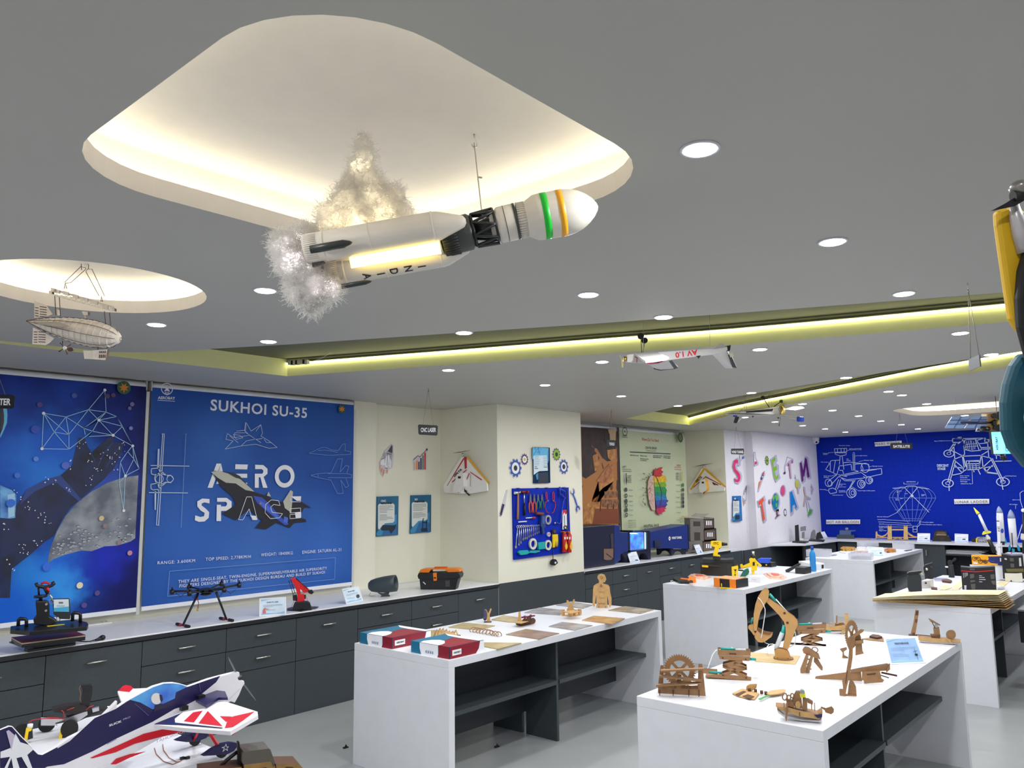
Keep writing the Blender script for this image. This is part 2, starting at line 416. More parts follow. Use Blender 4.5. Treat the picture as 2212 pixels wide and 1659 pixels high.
for i,(x0,x1,k,lab) in enumerate([
    (.12,.77,1,'charcoal cabinet with one door, second left of the heat press'),(.77,1.42,2,'charcoal two-drawer cabinet left of the heat press, cut by the picture edge'),
    (1.42,2.07,2,'charcoal two-drawer cabinet below the heat press platen'),
    (2.07,2.71,1,'charcoal cabinet with one tall front, below the heat press plug'),(2.71,3.37,2,'charcoal two-drawer cabinet below the hexacopter drone'),
    (3.37,4.01,2,'charcoal two-drawer cabinet below the framed robotic arm card'),(4.01,4.66,1,'charcoal cabinet with one tall front, below the second white info card'),
    (4.66,5.31,2,'charcoal two-drawer cabinet below the grey air blower'),(5.31,5.95,2,'charcoal two-drawer cabinet below the orange and black toolbox'),
    (5.95,6.57,1,'charcoal cabinet with one tall front beside the pegboard pier'),
    (8.77,9.36,2,'charcoal two-drawer cabinet right of the wooden torso figure'),
    (9.36,9.95,1,'charcoal cabinet with one tall front below the wind tunnel window'),(9.95,10.55,2,'charcoal two-drawer cabinet below the blue wind tunnel duct'),
    (10.55,11.15,1,'charcoal cabinet with one tall front below the end of the wind tunnel')]): cabinet(x0,x1,k,lab)
cabinet(8.17,8.77,2,'charcoal two-drawer cabinet without handles behind the wooden torso figure',False)
b = B(dark);b.box(6.572,8.165,YB-.001,YB+.02,0,.825);b.box(6.60,8.12,YB+.02,YB+.3,0,.8)
st('trim_1',b)
b = B(dark);b.box(11.152,12.6,YB,YB+.02,0,.79);b.box(12.6,XF-.82,YB-.03,YB-.002,0,.79);st('trim_2',b)
def top(x0,x1,y0,y1,lab):
    t = thing('worktop',lab,'worktop',((x0+x1)/2,(y0+y1)/2,.80))
    b = B(M('worktop_white',(244,245,248),.3));b.box(x0,x1,y0,y1,.802,.832);ob('slab',b,t,bevel=.002)
    b = B(M('dark_edge',(35,38,42),.4));b.box(x0,x1,y0-.004,y0-.0005,.792,.822);ob('edge_band',b,t)
top(.1,6.568,YB-.01,YA-.002,'long white worktop under the blue posters carrying the drone and toolbox')
top(8.152,12.14,YB-.01,YA-.002,'white worktop right of the pegboard pier carrying the wind tunnel')
b = B(white);b.box(5.53,6.565,YA+.0,YW-.002,.802,.832);ob('worktop_infill',b,label='white worktop strip in the recess behind the orange and black toolbox',cat='worktop')
b = B(white);b.box(12.152,12.445,5.96,YW-.002,.802,.832);b.use(white);ob('worktop_infill',b,label='white ledge in the recess under the farther delta wing',cat='worktop')
# counter on the blueprint wall
t = thing('corner_counter','charcoal counter with a white top along the blueprint wall','counter',(15.6,3,0))
b = B(white);b.box(15.4,XF-.002,-1.5,YB-.035,.80,.825);b.ext([(14.0,5.45,.80),(15.4,5.35,.80),(15.4,YB-.035,.80),(13.6,YB-.035,.80)],(0,0,.025));ob('slab',b,t)
b = B(dark)
b.box(15.45,16.15,3.58,5.4,0,.795);ob('door_front',b,t)
b = B(darkin);b.box(16.0,16.18,-1.5,3.58,0,.795);b.box(15.45,16.0,-1.5,3.58,0,.06);b.box(15.45,16.0,-1.5,3.58,.62,.645);b.box(15.45,15.99,1.9,1.93,.06,.62);ob('open_shelf',b,t)
b = B(dark);b.ext([(14.05,5.5,0),(15.42,5.42,0),(15.42,5.46,0),(14.08,5.54,0)],(0,0,.795));ob('side_panel',b,t)
for px in (1834,1847,1910,1923,1988,2001):
    p = onX(px,1192,15.44);b = B(steel);b.box(15.425,15.45,p.y-.008,p.y+.008,.60,.70);ob('handle',b,t)
# ================================================================= white display benches
def bench(x0,y0,lab,L=2.54,W=.94):
    x1,y1 = x0+L,y0+W;t = thing('display_bench',lab,'table',((x0+x1)/2,(y0+y1)/2,0),'white display benches')
    b = B(white);b.box(x0,x1,y0,y1,.752,.80);ob('tabletop',b,t,bevel=.0015)
    for a in (x0,x1-.05):
        b = B(white);b.box(a,a+.05,y0,y1,0,.7515);ob('end_panel',b,t,bevel=.0015)
    ym = (y0+y1)/2;xm = (x0+x1)/2
    b = B(darkin);b.box(x0+.05,x1-.05,ym-.02,ym+.02,.165,.7515);ob('back_panel',b,t)
    b = B(dark);b.box(xm-.012,xm+.012,y0+.15,ym-.02,0,.7515);b.box(xm-.012,xm+.012,ym+.02,y1-.15,0,.7515);ob('divider',b,t)
    for a,c in ((y0+.135,ym-.02),(ym+.02,y1-.135)):
        for e,f in ((x0+.05,xm-.012),(xm+.012,x1-.05)):
            b = B(dark);b.box(e,f,a,c,.407,.435);ob('shelf',b,t)
bench(3.57,3.66,'white bench with dark shelves carrying the kit boxes and the wooden torso')
bench(3.57,1.36,'white bench with dark shelves carrying the wooden excavator and boats')
bench(7.80,3.70,'white bench with dark shelves carrying the yellow power tools')
bench(7.80,1.50,'white bench at the picture edge carrying the stack of board sheets')
bench(11.72,3.63,'farthest white bench, carrying clear parts boxes')
bench(-.76,3.10,'white bench under the red, white and blue model aeroplane',W=1.02)
bench(11.75,1.50,'white bench under the upright model rockets by the blueprint wall')
p = onZ(645,787,2.865);d = V((4.24-3.68,4.25-5.68,0)).normalized();w = V((d.y,-d.x,0));b = B(M('driver_case',(214,210,190),.5));q = p-w*.0
b.ext([q-d*.09-w*.02,q+d*.09-w*.02,q+d*.09+w*.02,q-d*.09+w*.02],(0,0,.03));b.use(black)
for k in (-.06,-.02,.05): b.ext([q+d*k-w*.021-V((0,0,.001)),q+d*(k+.018)-w*.021-V((0,0,.001)),q+d*(k+.018)+w*.021-V((0,0,.001)),q+d*k+w*.021-V((0,0,.001))],(0,0,.032))
b.use(pwhite).tube([q+d*.09+V((0,0,.01)),q+d*.2+V((0,0,.03)),q+d*.3+V((0,0,.075))],.002,5)
ob('light_driver',b,label='small black and white lighting driver in the end of the nearer yellow channel',cat='driver')
# ================================================================= printed roller blinds
def blind(lab,Y,x0,x1,ztop,zbot,mat,draw,rollz=2.755):
    t = thing('roller_blind',lab,'roller blind',((x0+x1)/2,Y,zbot),'printed roller blinds on the long wall')
    b = B(mat);b.box(x0,x1,Y,Y+.002,zbot,ztop);pl = PY(Y);b.eps = .0006;draw(b,pl);ob('printed_screen',b,t)
    b = B(pwhite);b.cyl((x0+.005,Y+.03,rollz),(x1-.005,Y+.03,rollz),.032,20);ob('roller_tube',b,t)
    b = B(pwhite);b.box(x0,x1,Y-.008,Y+.01,zbot-.035,zbot);ob('bottom_bar',b,t,bevel=.003)
    b = B(M('bracket_grey',(190,190,188),.4))
    for x in (x0-.004,x1-.004): b.box(x,x+.008,Y-.005,YA-.001,rollz-.04,rollz+.04)
    ob('bracket',b,t)
    b = B(M('rail_white',(206,208,204),.4));b.box(x1+.004,x1+.03,Y+.004,Y+.03,zbot-.06,rollz-.05);ob('side_rail',b,t)
YP = 6.70
a1 = zz  # shorthand for traced outlines
Z1 = lambda pts: zz(0,780,.35262,pts)
night = M('night_sky_print',(14,20,82),.45,c2=(26,44,128),scale=3.0,detail=5,thr=(.4,.6),spec=.2)
moonm = M('moon_print',(158,164,172),.5,c2=(96,104,118),scale=5,detail=12,thr=(.38,.62))
neb = M('nebula_print',(30,95,215),.45,c2=(16,30,120),scale=6,detail=6,thr=(.42,.6))
lineb = M('print_pale_blue',(170,215,245),.45)
def blobs(mat,plane,L,amp=.35,nscale=5):
    """soft printed colour clouds: picture point, radius m, colour"""
    nt = mat.node_tree;K = nt.links;bs = nt.nodes['Principled BSDF'];cur = [n for n in nt.nodes if n.type == 'VALTORGB'][0].outputs[0]
    g = nt.nodes.new('ShaderNodeNewGeometry');no = nt.nodes.new('ShaderNodeTexNoise');no.inputs['Scale'].default_value = nscale;no.inputs['Detail'].default_value = 5
    K.new(g.outputs['Position'],no.inputs['Vector'])
    ad = nt.nodes.new('ShaderNodeVectorMath');ad.operation = 'MULTIPLY_ADD';ad.inputs[1].default_value = (amp,amp,amp)
    K.new(no.outputs['Color'],ad.inputs[0]);K.new(g.outputs['Position'],ad.inputs[2])
    for (x,y),r,c in L:
        p = plane.px(x,y);d = nt.nodes.new('ShaderNodeVectorMath');d.operation = 'DISTANCE';d.inputs[1].default_value = tuple(p+V((amp/2,amp/2,amp/2)))
        K.new(ad.outputs[0],d.inputs[0]);mr = nt.nodes.new('ShaderNodeMapRange');mr.interpolation_type = 'SMOOTHSTEP'
        mr.inputs[1].default_value = 0;mr.inputs[2].default_value = r;mr.inputs[3].default_value = 1;mr.inputs[4].default_value = 0
        K.new(d.outputs['Value'],mr.inputs[0]);mx = nt.nodes.new('ShaderNodeMix');mx.data_type = 'RGBA'
        K.new(mr.outputs[0],mx.inputs[0]);K.new(cur,mx.inputs[6]);mx.inputs[7].default_value = lin(c)+(1,);cur = mx.outputs[2]
    K.new(cur,bs.inputs['Base Color'])
def star_emblem(b,pl,x,y,r):
    b.use(M('emblem_green',(50,90,60))).circ(pl,x,y,r)
    b.use(M('emblem_orange',(215,130,50))).poly(pl,[(x+ (1 if k%2 else .45)*r/mpp(pl.px(x,y))*.8*math.sin(PI*k/7),y-(1 if k%2 else .45)*r/mpp(pl.px(x,y))*.8*math.cos(PI*k/7)) for k in range(14)])
def draw1(b,pl):
    b.use(moonm)
    b.poly(pl,Z1([(848,700),(760,712),(660,745),(560,800),(470,870),(400,950),(350,1040),(318,1120),(300,1180),(292,1240),(330,1212),(400,1185),(500,1160),(560,1165),(640,1135),(720,1130),(800,1105),(828,1085)]))
    r = random.Random(8);b.lay += 2;o = b.lay*b.eps
    for k in range(90):
        f = r.random();x = 320+f*490;y = 1195-f*95-abs(r.gauss(0,70));q = r.uniform(5,15)
        if y < 760+ (848-x)*.62: continue
        b.use(M('crater_dark',(78,84,98))).poly(pl,Z1(ellpx(x,y,q,q*.6,10)),off=o);b.use(M('crater_rim',(176,180,186))).poly(pl,Z1(ellpx(x+q*.15,y+q*.12,q*.8,q*.42,10)),off=o+.0002)
    sl = M('sleeve_print',(10,13,32),.5,c2=(24,38,84),scale=7,detail=5,thr=(.45,.7))
    b.use(sl)
    b.poly(pl,Z1([(480,470),(520,470),(535,520),(560,560),(660,470),(700,460),(690,500),(755,500),(745,560),(700,650),(640,720),(560,790),(490,850),(430,900),(380,970),(330,1070),(270,1110),(180,1190),(70,1275),(60,1450),(0,1450),(0,960),(90,900),(160,790),(270,730),(370,700),(440,640),(450,590)]))
    b.use(M('fold_print',(40,66,140),.5));b.lines(pl,[Z1(q) for q in ([(690,500),(640,560),(600,640)],[(735,520),(690,580),(650,650)],[(745,565),(710,610),(690,640)],[(555,560),(580,610)])],.006);b.poly(pl,Z1([(160,790),(270,730),(370,700),(500,850),(480,858),(340,740),(210,800),(120,880)]));
    b.use(M('suit_print',(45,100,190),.5,c2=(120,190,240),scale=9));b.poly(pl,Z1([(0,760),(70,790),(100,820),(92,960),(60,965),(0,960)]));b.use(lineb);b.poly(pl,Z1([(45,820),(90,810),(88,950),(50,960)]))
    b.use(M('helmet_rim_print',(95,190,230),.4));b.poly(pl,zz(0,800,.09646,[(60,860),(150,860),(162,1000),(150,1180),(90,1330),(10,1500),(0,1510),(0,1440),(50,1320),(85,1150),(85,1000)]))
    b.use(M('helmet_print',(22,16,24),.4));b.poly(pl,zz(0,800,.09646,[(0,850),(65,860),(85,1000),(80,1150),(50,1320),(0,1440)]))
    pts = {'a':(265,320),'b':(255,537),'c':(402,342),'d':(330,435),'e':(420,450),'f':(420,540),'g':(540,298),'h':(640,178),'i':(648,313),'j':(603,362),'k':(512,412),'l':(565,430),'m':(540,462),'n':(690,455),'o':(713,340),'p':(748,400),'q':(810,520),'r':(780,555),'s':(818,600),'t':(765,703),'u':(755,916),'v':(735,620),'w':(728,745),'x':(850,660),'y':(520,450)}
    E = 'ab ac ad ae bd bf cd ce cg ck de df ef eg gh hi gi ij jg jk jl kl jo jn io op pn lm ln mn nq oq pq qr qs rs rv vt st tu uw wt vw tx sx qx ky kj fl pj ik ml'.split()
    b.use(lineb);b.lines(pl,[Z1([pts[e[0]],pts[e[1]]]) for e in E],.0045)
    b.use(pwhite)
    for k in 'abhjnqtu': b.circ(pl,*Z1([pts[k]])[0],.012,n=10)
    r = random.Random(3);b.lay += 1;o = b.lay*b.eps
    arm = [(500,500),(560,600),(540,730),(690,640),(740,520),(640,590),(270,735),(420,790),(240,945),(350,750),(130,1150),(40,1010),(60,1250),(100,820),(180,880),(290,970),(230,1130),(160,1165),(600,660),(660,570),(450,640),(710,560)]
    for x,y in arm:
        for k in range(5): b.circ(pl,*Z1([(x+r.uniform(-30,30),y+r.uniform(-34,34))])[0],r.uniform(.003,.0055),n=6,off=o)
    for x,y,rr,c in [(452,212,.02,(70,90,170)),(240,268,.02,(80,60,140)),(655,215,.02,(90,60,90)),(690,210,.018,(90,70,110)),(805,265,.018,(120,110,160)),(790,290,.015,(110,110,150)),(797,412,.016,(130,140,200)),(617,963,.02,(225,200,160)),
        (790,1175,.02,(200,140,150)),(727,1110,.02,(150,130,140)),(483,1373,.024,(240,225,195)),(590,1420,.02,(90,70,140)),(510,1495,.02,(90,70,140)),(638,1010,.018,(150,130,130)),(215,600,.018,(90,150,230)),(100,700,.02,(60,120,220)),(395,640,.028,(90,110,210)),(210,420,.03,(50,80,190)),(60,870,.03,(40,110,220)),(280,1260,.03,(50,110,230))]:
        b.use(M('bokeh_%d_%d_%d' % c,c)).circ(pl,*Z1([(x,y)])[0],rr,n=16)
    star_emblem(b,pl,265,838,.055)
blobs(night,PY(YP),[((40,1000),.9,(30,80,190)),((110,1010),.55,(50,130,230)),((230,1060),.4,(60,90,190)),((130,960),.3,(40,100,215)),((150,840),.25,(30,70,170)),((120,1240),.5,(40,120,235)),((60,1270),.35,(50,150,235)),((215,1230),.3,(30,70,210)),((130,1280),.25,(60,160,245)),((290,1240),.6,(24,26,96)),((240,1200),.3,(36,50,190)),((20,1310),.4,(24,100,215))])
blind('roller blind printed with a gloved hand reaching over the moon',YP,onY(-150,1100,YP).x,onY(304,1100,YP).x,2.75,.93,night,draw1)
def draw2(b,pl):
    W = pwhite;thin = M('print_thin_white',(205,220,240))
    b.use(W)
    b.text(pl,'SUKHOI SU-35',*Z1([(1288,300),(1880,348)]),h=24,bold=.02,sp=1.1)
    b.text(pl,'AEROBAY',*Z1([(967,232),(1072,236)]),h=6,bold=.02);b.lines(pl,[Z1([(966,240),(1070,246)])],.004)
    b.circ(pl,*Z1([(1022,170)])[0],.052,.045);b.poly(pl,Z1([(1022,158),(1042,188),(1022,182),(1004,186)]));b.lines(pl,[Z1([(1012,190),(1012,204)]),Z1([(1022,190),(1022,210)]),Z1([(1032,190),(1032,204)])],.006)
    def stencil(P,o=None):
        for L in P: b.poly(pl,Z1(L))
    # A E R O
    stencil([[(1270,776),(1325,628),(1352,628),(1300,776)],[(1335,690),(1352,628),(1388,776),(1362,776)],[(1330,730),(1372,730),(1376,752),(1322,752)],
        [(1440,632),(1516,634),(1512,664),(1438,662)],[(1436,690),(1512,690),(1512,715),(1434,715)],[(1434,745),(1512,745),(1512,776),(1434,776)],
        [(1560,635),(1610,637),(1636,660),(1636,690),(1610,712),(1572,712),(1572,690),(1604,690),(1610,680),(1610,670),(1600,662),(1560,662)],[(1558,690),(1582,690),(1582,776),(1558,776)],[(1590,705),(1610,705),(1636,776),(1608,776)]])
    c = Z1([(1741,706)])[0];b.circ(pl,*c,69*.35262*mpp(pl.px(*c)),42*.35262*mpp(pl.px(*c)),n=40,asp=1.0)
    # S P / outlined A C E
    stencil([[(1280,845),(1235,842),(1205,860),(1205,890),(1225,915),(1250,930),(1246,950),(1225,955),(1192,945),(1190,975),(1215,985),(1250,982),(1275,960),(1278,925),(1255,902),(1232,885),(1232,872),(1250,866),(1280,872)],
        [(1326,838),(1385,838),(1415,860),(1415,895),(1388,918),(1340,918),(1340,890),(1378,890),(1386,880),(1386,868),(1378,862),(1326,862)],[(1324,880),(1350,880),(1350,980),(1322,980)]])
    b.use(M('jet_dark',(20,20,34)));
    b.poly(pl,Z1([(1300,690),(1350,770),(1420,830),(1440,880),(1355,935),(1440,975),(1520,910),(1600,975),(1560,1022),(1625,1030),(1690,990),(1770,1022),(1800,990),(1872,985),(1868,968),(1830,960),(1860,895),(1905,900),(1830,855),(1780,870),(1690,860),(1640,830),(1550,800),(1500,745),(1440,690),(1400,682),(1310,672)]))
    b.use(M('jet_light',(190,190,176)));b.poly(pl,Z1([(1288,680),(1330,672),(1400,690),(1470,725),(1555,800),(1500,790),(1440,750),(1380,745),(1330,715)]))
    b.poly(pl,Z1([(1730,860),(1775,790),(1790,800),(1780,930),(1740,900)]));b.poly(pl,Z1([(1630,825),(1640,800),(1655,830)]))
    b.use(M('jet_blue',(44,80,190)));b.poly(pl,Z1([(1545,825),(1600,835),(1640,870),(1720,960),(1765,1000),(1740,1005),(1640,930),(1570,870)]))
    b.use(M('jet_blue2',(70,110,215)));b.poly(pl,Z1([(1580,850),(1630,880),(1700,950),(1690,960),(1600,890)]));b.poly(pl,Z1([(1735,950),(1760,960),(1755,995),(1730,985)]))
    b.use(M('jet_star',(220,120,50))).circ(pl,*Z1([(1590,872)])[0],.01,n=10)
    b.use(M('jet_canopy',(40,44,60)));b.poly(pl,Z1([(1395,690),(1420,682),(1465,705),(1478,722),(1440,715)]))
    b.use(W)
    b.lines(pl,[Z1(q+[q[0]]) for q in ([(1455,972),(1505,832),(1535,832),(1570,972),(1540,972),(1520,905),(1482,972)],[(1500,945),(1530,945)],
        [(1700,855),(1655,850),(1620,880),(1618,930),(1650,965),(1705,960),(1725,935),(1690,930),(1660,925),(1652,895),(1670,878),(1710,885)],[(1770,832),(1835,830),(1835,862),(1772,862)],[(1770,905),(1835,900),(1835,925),(1770,930)],[(1770,940),(1835,935),(1835,960),(1770,965)])],.005)
    b.poly(pl,Z1([(1775,829),(1838,828),(1836,856),(1812,856)]));b.poly(pl,Z1([(1800,930),(1838,925),(1838,958),(1805,962)]));b.poly(pl,Z1([(1525,945),(1560,948),(1568,972),(1545,972)]))
    b.use(thin)
    # front view on the left
    b.lines(pl,[Z1(q) for q in ([(918,640),(1152,644)],[(908,806),(1143,808)],[(990,448),(952,1005)],[(1000,448),(965,1005)],[(985,447),(1000,447)],[(950,1005),(968,1005)],[(963,540),(958,660)],[(943,800),(943,910)],[(948,800),(946,910)],[(968,540),(966,660)],
       [(920,660),(965,655),(975,690),(935,697),(920,690),(920,660)],[(918,755),(960,748),(968,785),(930,790),(918,780),(918,755)],[(945,700),(970,685),(1010,700),(1040,700),(1058,722),(1040,745),(1005,742),(975,760),(950,745),(940,722),(945,700)],[(960,655),(1000,690),(1020,705)],[(960,790),(985,765),(1010,745)])],.006)
    b.circ(pl,*Z1([(970,722)])[0],.035,.031);b.circ(pl,*Z1([(1035,722)])[0],.03,.026)
    b.use(M('print_faint',(120,160,215)));b.lines(pl,[Z1([(1132,450),(1102,1020)]),Z1([(1128,448),(1136,448)])],.004)
    b.lines(pl,[Z1(q) for q in ([(1885,565),(1930,545),(1960,530),(1990,530),(2020,545),(2065,548),(2090,510),(2108,508),(2105,550),(2140,555),(2140,572),(2000,578),(1930,570),(1885,565)],[(1940,548),(1985,545),(2060,560)],
       [(1895,700),(1940,690),(2020,685),(2060,600),(2090,600),(2075,680),(2110,640),(2130,645),(2115,690),(2145,695),(2145,715),(2110,715),(2128,765),(2110,775),(2080,730),(2095,810),(2060,812),(2020,730),(1940,715),(1895,700)],[(2000,690),(2110,690)],[(2000,715),(2110,715)],[(1940,690),(1940,715)])],.0035)
    b.use(thin);b.lines(pl,[Z1(q) for q in ([(1370,540),(1420,490),(1375,480),(1385,445),(1425,470),(1430,440),(1495,440),(1500,377),(1530,430),(1590,390),(1600,440),(1590,460),(1640,490),(1690,530),(1640,535),(1560,510),(1470,520),(1370,540)],[(1425,470),(1520,455),(1590,500)],[(1500,440),(1560,480),(1600,475)],[(1440,430),(1490,425),(1520,455)],[(1495,377),(1490,430)],[(1590,392),(1560,430)],[(1400,460),(1450,500)],[(1470,520),(1500,490),(1550,480)],[(1610,480),(1625,500),(1650,500)],[(1420,450),(1460,455),(1480,470),(1440,480),(1420,450)])],.0035)
    b.use(W)
    for s_,p,q in (('RANGE: 3,600KM',(957,1245),(1186,1230)),('TOP SPEED: 2,778KM/H',(1251,1223),(1527,1205)),('WEIGHT: 18400KG',(1590,1196),(1784,1183)),('ENGINE: SATURN AL-31',(1843,1180),(2080,1163))): b.text(pl,s_,*Z1([p,q]),h=7,sp=1.15)
    b.text(pl,'THEY ARE SINGLE-SEAT, TWIN-ENGINE, SUPERMANEUVERABLE AIR SUPERIORITY',*Z1([(1083,1360),(1993,1275)]),h=7,sp=1.1)
    b.text(pl,'FIGHTERS DESIGNED BY THE SUKHOI DESIGN BUREAU AND BUILD BY SUKHOI',*Z1([(1090,1386),(1980,1300)]),h=7,sp=1.1)
    b.use(M('print_faint',(120,160,215)));b.lines(pl,[Z1([(1030,1286),(2045,1203),(2040,1335),(1018,1440),(1030,1286)])],.004)
    star_emblem(b,pl,735,884,.045)
bluep = M('aerospace_print',(40,88,168),.45,c2=(34,78,160),scale=1.5,spec=.2)
blobs(bluep,PY(YP),[((550,1210),1.1,(66,112,190)),((480,960),.5,(52,104,184)),((400,1150),.7,(56,104,188)),((700,1180),.6,(60,110,196))],.3,3)
blind('blue roller blind lettered AERO SPACE with fighter jet drawings',YP,onY(320,1000,YP).x,onY(763,1000,YP).x,2.75,.93,bluep,draw2)
# --- second pair,beyond the pier
Y2 = 6.70
brown = M('workshop_print',(96,58,34),.5,c2=(196,128,62),scale=6,detail=5,thr=(.62,.38),stretch=(1,1,.5))
Z7 = lambda pts: zz(1250,880,.24864,pts)
def draw3(b,pl):
    dk = M('figure_dark',(34,26,26),c2=(70,44,30),scale=10)
    b.use(dk);b.poly(pl,Z7([(95,175),(235,172),(320,190),(330,330),(300,460),(250,470),(205,440),(160,360),(110,330)]));b.poly(pl,Z7([(20,170),(95,175),(110,330),(180,440),(150,560),(60,620),(30,600)]));b.poly(pl,Z7([(325,170),(345,180),(360,1040),(345,1040)]))
    b.use(M('workshop_light',(226,160,84),c2=(178,110,52),scale=12));b.poly(pl,Z7([(170,640),(260,560),(300,520),(305,640),(210,700),(110,800),(60,860),(40,880),(45,1010),(140,1010),(190,880)]));b.poly(pl,Z7([(245,370),(330,360),(335,470),(300,480),(255,440)]));b.poly(pl,Z7([(120,420),(160,400),(180,500),(140,560)]))
    b.use(M('workshop_metal',(176,120,76),c2=(110,70,44),scale=20));b.poly(pl,Z7([(220,730),(335,730),(338,780),(225,790)]));b.poly(pl,Z7([(195,800),(345,800),(345,840),(330,850),(330,870),(210,865),(190,830)]))
    b.use(M('workshop_bench',(140,72,36)));b.poly(pl,Z7([(140,880),(345,880),(350,1010),(120,1010)]));b.use(dk);b.lines(pl,[Z7([(190,800),(185,900)]),Z7([(250,840),(250,880)]),Z7([(300,840),(300,880)]),Z7([(230,230),(225,300)])],.02)
    b.use(M('skin_glow',(214,140,80),c2=(160,92,50),scale=15));b.poly(pl,Z7([(235,520),(270,485),(300,510),(300,560),(265,640),(210,660),(150,640),(200,570)]))
    b.use(M('cream_wall',(208,178,140)));b.poly(pl,Z7([(265,210),(318,200),(318,300),(270,300)]));b.poly(pl,Z7([(250,190),(325,190),(322,215),(260,230)]))
blind('roller blind printed with a dim brown workshop scene behind the wind tunnel',Y2,8.2,onY(1334,1000,Y2).x,2.72,1.0,brown,draw3,2.735)
def draw4(b,pl):
    tx = M('print_grey_green',(70,84,74));b.use(M('print_brick',(200,70,60)));b.text(pl,'Where Do You Stand',*Z7([(546,288),(696,300)]),h=6.5,bold=.02)
    b.use(tx);b.text(pl,'CENTER BRAIN',*Z7([(578,362),(678,366)]),h=5.5,bold=.02);b.text(pl,'(CORPUS CALLOSUM)',*Z7([(585,382),(672,385)]),h=3)
    b.lines(pl,[Z7([(445,388),(795,404)])],.018)
    for s_,p,q in (('MAIN FUNCTIONS',(447,420),(521,424)),('Maintains stability',(535,424),(593,428)),('Regulates and ability',(535,450),(607,455)),('for special tasks',(535,464),(590,468)),('BOTH SIDES OF THE',(645,424),(722,428)),('BRAIN SEPARATED',(645,438),(712,442)),('Processing of facts',(735,426),(795,430)),('Physical abilities',(735,440),(795,445))):
        b.text(pl,s_,*Z7([p,q]),h=2.6,bold=.02)
    b.text(pl,'LEFT',*Z7([(378,524),(412,526)]),h=4);b.text(pl,'MAIN FUNCTIONS',*Z7([(378,542),(452,545)]),h=2.6);b.lines(pl,[Z7([(378,553),(456,556)])],.006)
    b.use(M('print_brick',(200,70,60)));b.text(pl,'RIGHT',*Z7([(852,511),(886,513)]),h=4);b.text(pl,'MAIN FUNCTIONS',*Z7([(828,526),(886,528)]),h=2.6);b.lines(pl,[Z7([(828,538),(888,542)])],.006)
    b.use(tx)
    for i in range(5): b.text(pl,('Logical','thinking','and math','language','of facts')[i],*Z7([(418,597+14*i),(452,598+14*i)]),h=2.6,bold=.02);b.text(pl,('Creativity','and music','feelings','drawing','emotion')[i],*Z7([(842,575+14*i),(866,576+14*i)]),h=2.6,bold=.02)
    for k,(y,s_) in enumerate(((720,'Language'),(772,'Ideas'),(818,'Logic'),(855,'Control'),(895,'Analysis'),(938,'Numbers'))):
        b.text(pl,s_,*Z7([(427,y),(462,y+2)]),h=2.6);b.circ(pl,*Z7([(404,y-5)])[0],.035,.015 if k % 2 else 0,n=9)
        b.text(pl,s_[::1].replace('Ideas','Vision'),*Z7([(838,y-42+k*4),(874,y-40+k*4)]),h=2.6)
    for k,(y,c) in enumerate(((675,(60,140,80)),(716,(70,80,74)),(757,(110,110,120)),(790,(80,80,110)),(823,(50,50,70)),(857,(60,50,100)))):
        b.use(M('ic%d' % k,c)).circ(pl,*Z7([(895,y)])[0],.035,n=7)
    b.use(pblack);b.poly(pl,Z7([(393,572),(402,574),(400,600),(406,630),(400,680),(394,640)]));b.use(M('print_gold',(200,170,90)));b.poly(pl,Z7([(878,560),(884,562),(886,640),(878,636)]))
    # brain: pale folded half and rainbow half
    b.use(M('brain_pale',(226,196,178),c2=(208,168,150),scale=25));b.poly(pl,Z7([(635,592),(605,600),(588,640),(583,700),(590,780),(600,840),(622,890),(650,895)]))
    b.use(M('brain_fold',(180,130,120)));b.lines(pl,[Z7(q) for q in ([(612,610),(600,650),(625,660),(600,700)],[(625,700),(600,740),(630,760),(605,800)],[(630,620),(615,640),(635,680)],[(625,800),(610,830),(635,860)],[(595,690),(610,720),(590,760)])],.008)
    cols = [((222,40,50),[(637,560),(650,525),(665,545),(690,520),(715,520),(700,545),(720,560),(705,580),(720,600),(690,605),(636,600)]),
     ((250,200,20),[(636,600),(690,605),(710,592),(740,598),(748,640),(735,650),(640,655)]),((140,200,40),[(640,652),(735,648),(748,680),(735,695),(642,690)]),
     ((40,160,80),[(642,690),(735,692),(750,720),(745,742),(644,740)]),((20,140,120),[(644,735),(745,738),(742,770),(646,772)]),((30,140,200),[(646,770),(742,765),(750,800),(740,815),(650,810)]),
     ((60,80,180),[(650,808),(742,800),(765,810),(745,830),(755,850),(655,850)]),((110,50,140),[(655,848),(750,848),(735,870),(657,885)]),((226,50,90),[(657,882),(720,868),(748,878),(725,890),(740,900),(700,915),(710,930),(672,925),(658,910)])]
    for i,(c,L) in enumerate(cols): b.use(M('rainbow%d' % i,c,c2=tuple(int(v*.8) for v in c),scale=30)).poly(pl,Z7(L))
    b.use(M('print_umber',(70,50,70)));b.lines(pl,[Z7([(650,590),(672,640),(690,690),(704,740),(700,800),(690,850)])],.012)
    b.use(tx);r = random.Random(5);P = [(r.uniform(535,610),r.uniform(560,860)) for _ in range(34)];P = [p for p in P if p[0] < 600 or p[1] < 600]
    b.lines(pl,[Z7([p,min((q for q in P if q != p),key=lambda q: (q[0]-p[0])**2+(q[1]-p[1])**2+r.uniform(0,1500))]) for p in P],.004)
    for p in P: b.circ(pl,*Z7([p])[0],.012,n=6)
    b.use(pblack);b.text(pl,'INDUSTRIAL GRADE',*Z7([(537,1042),(670,1032)]),h=5.5,bold=.03);b.text(pl,'COMPUTING',*Z7([(537,1085),(700,1070)]),h=8,bold=.03)
    b.use(tx)
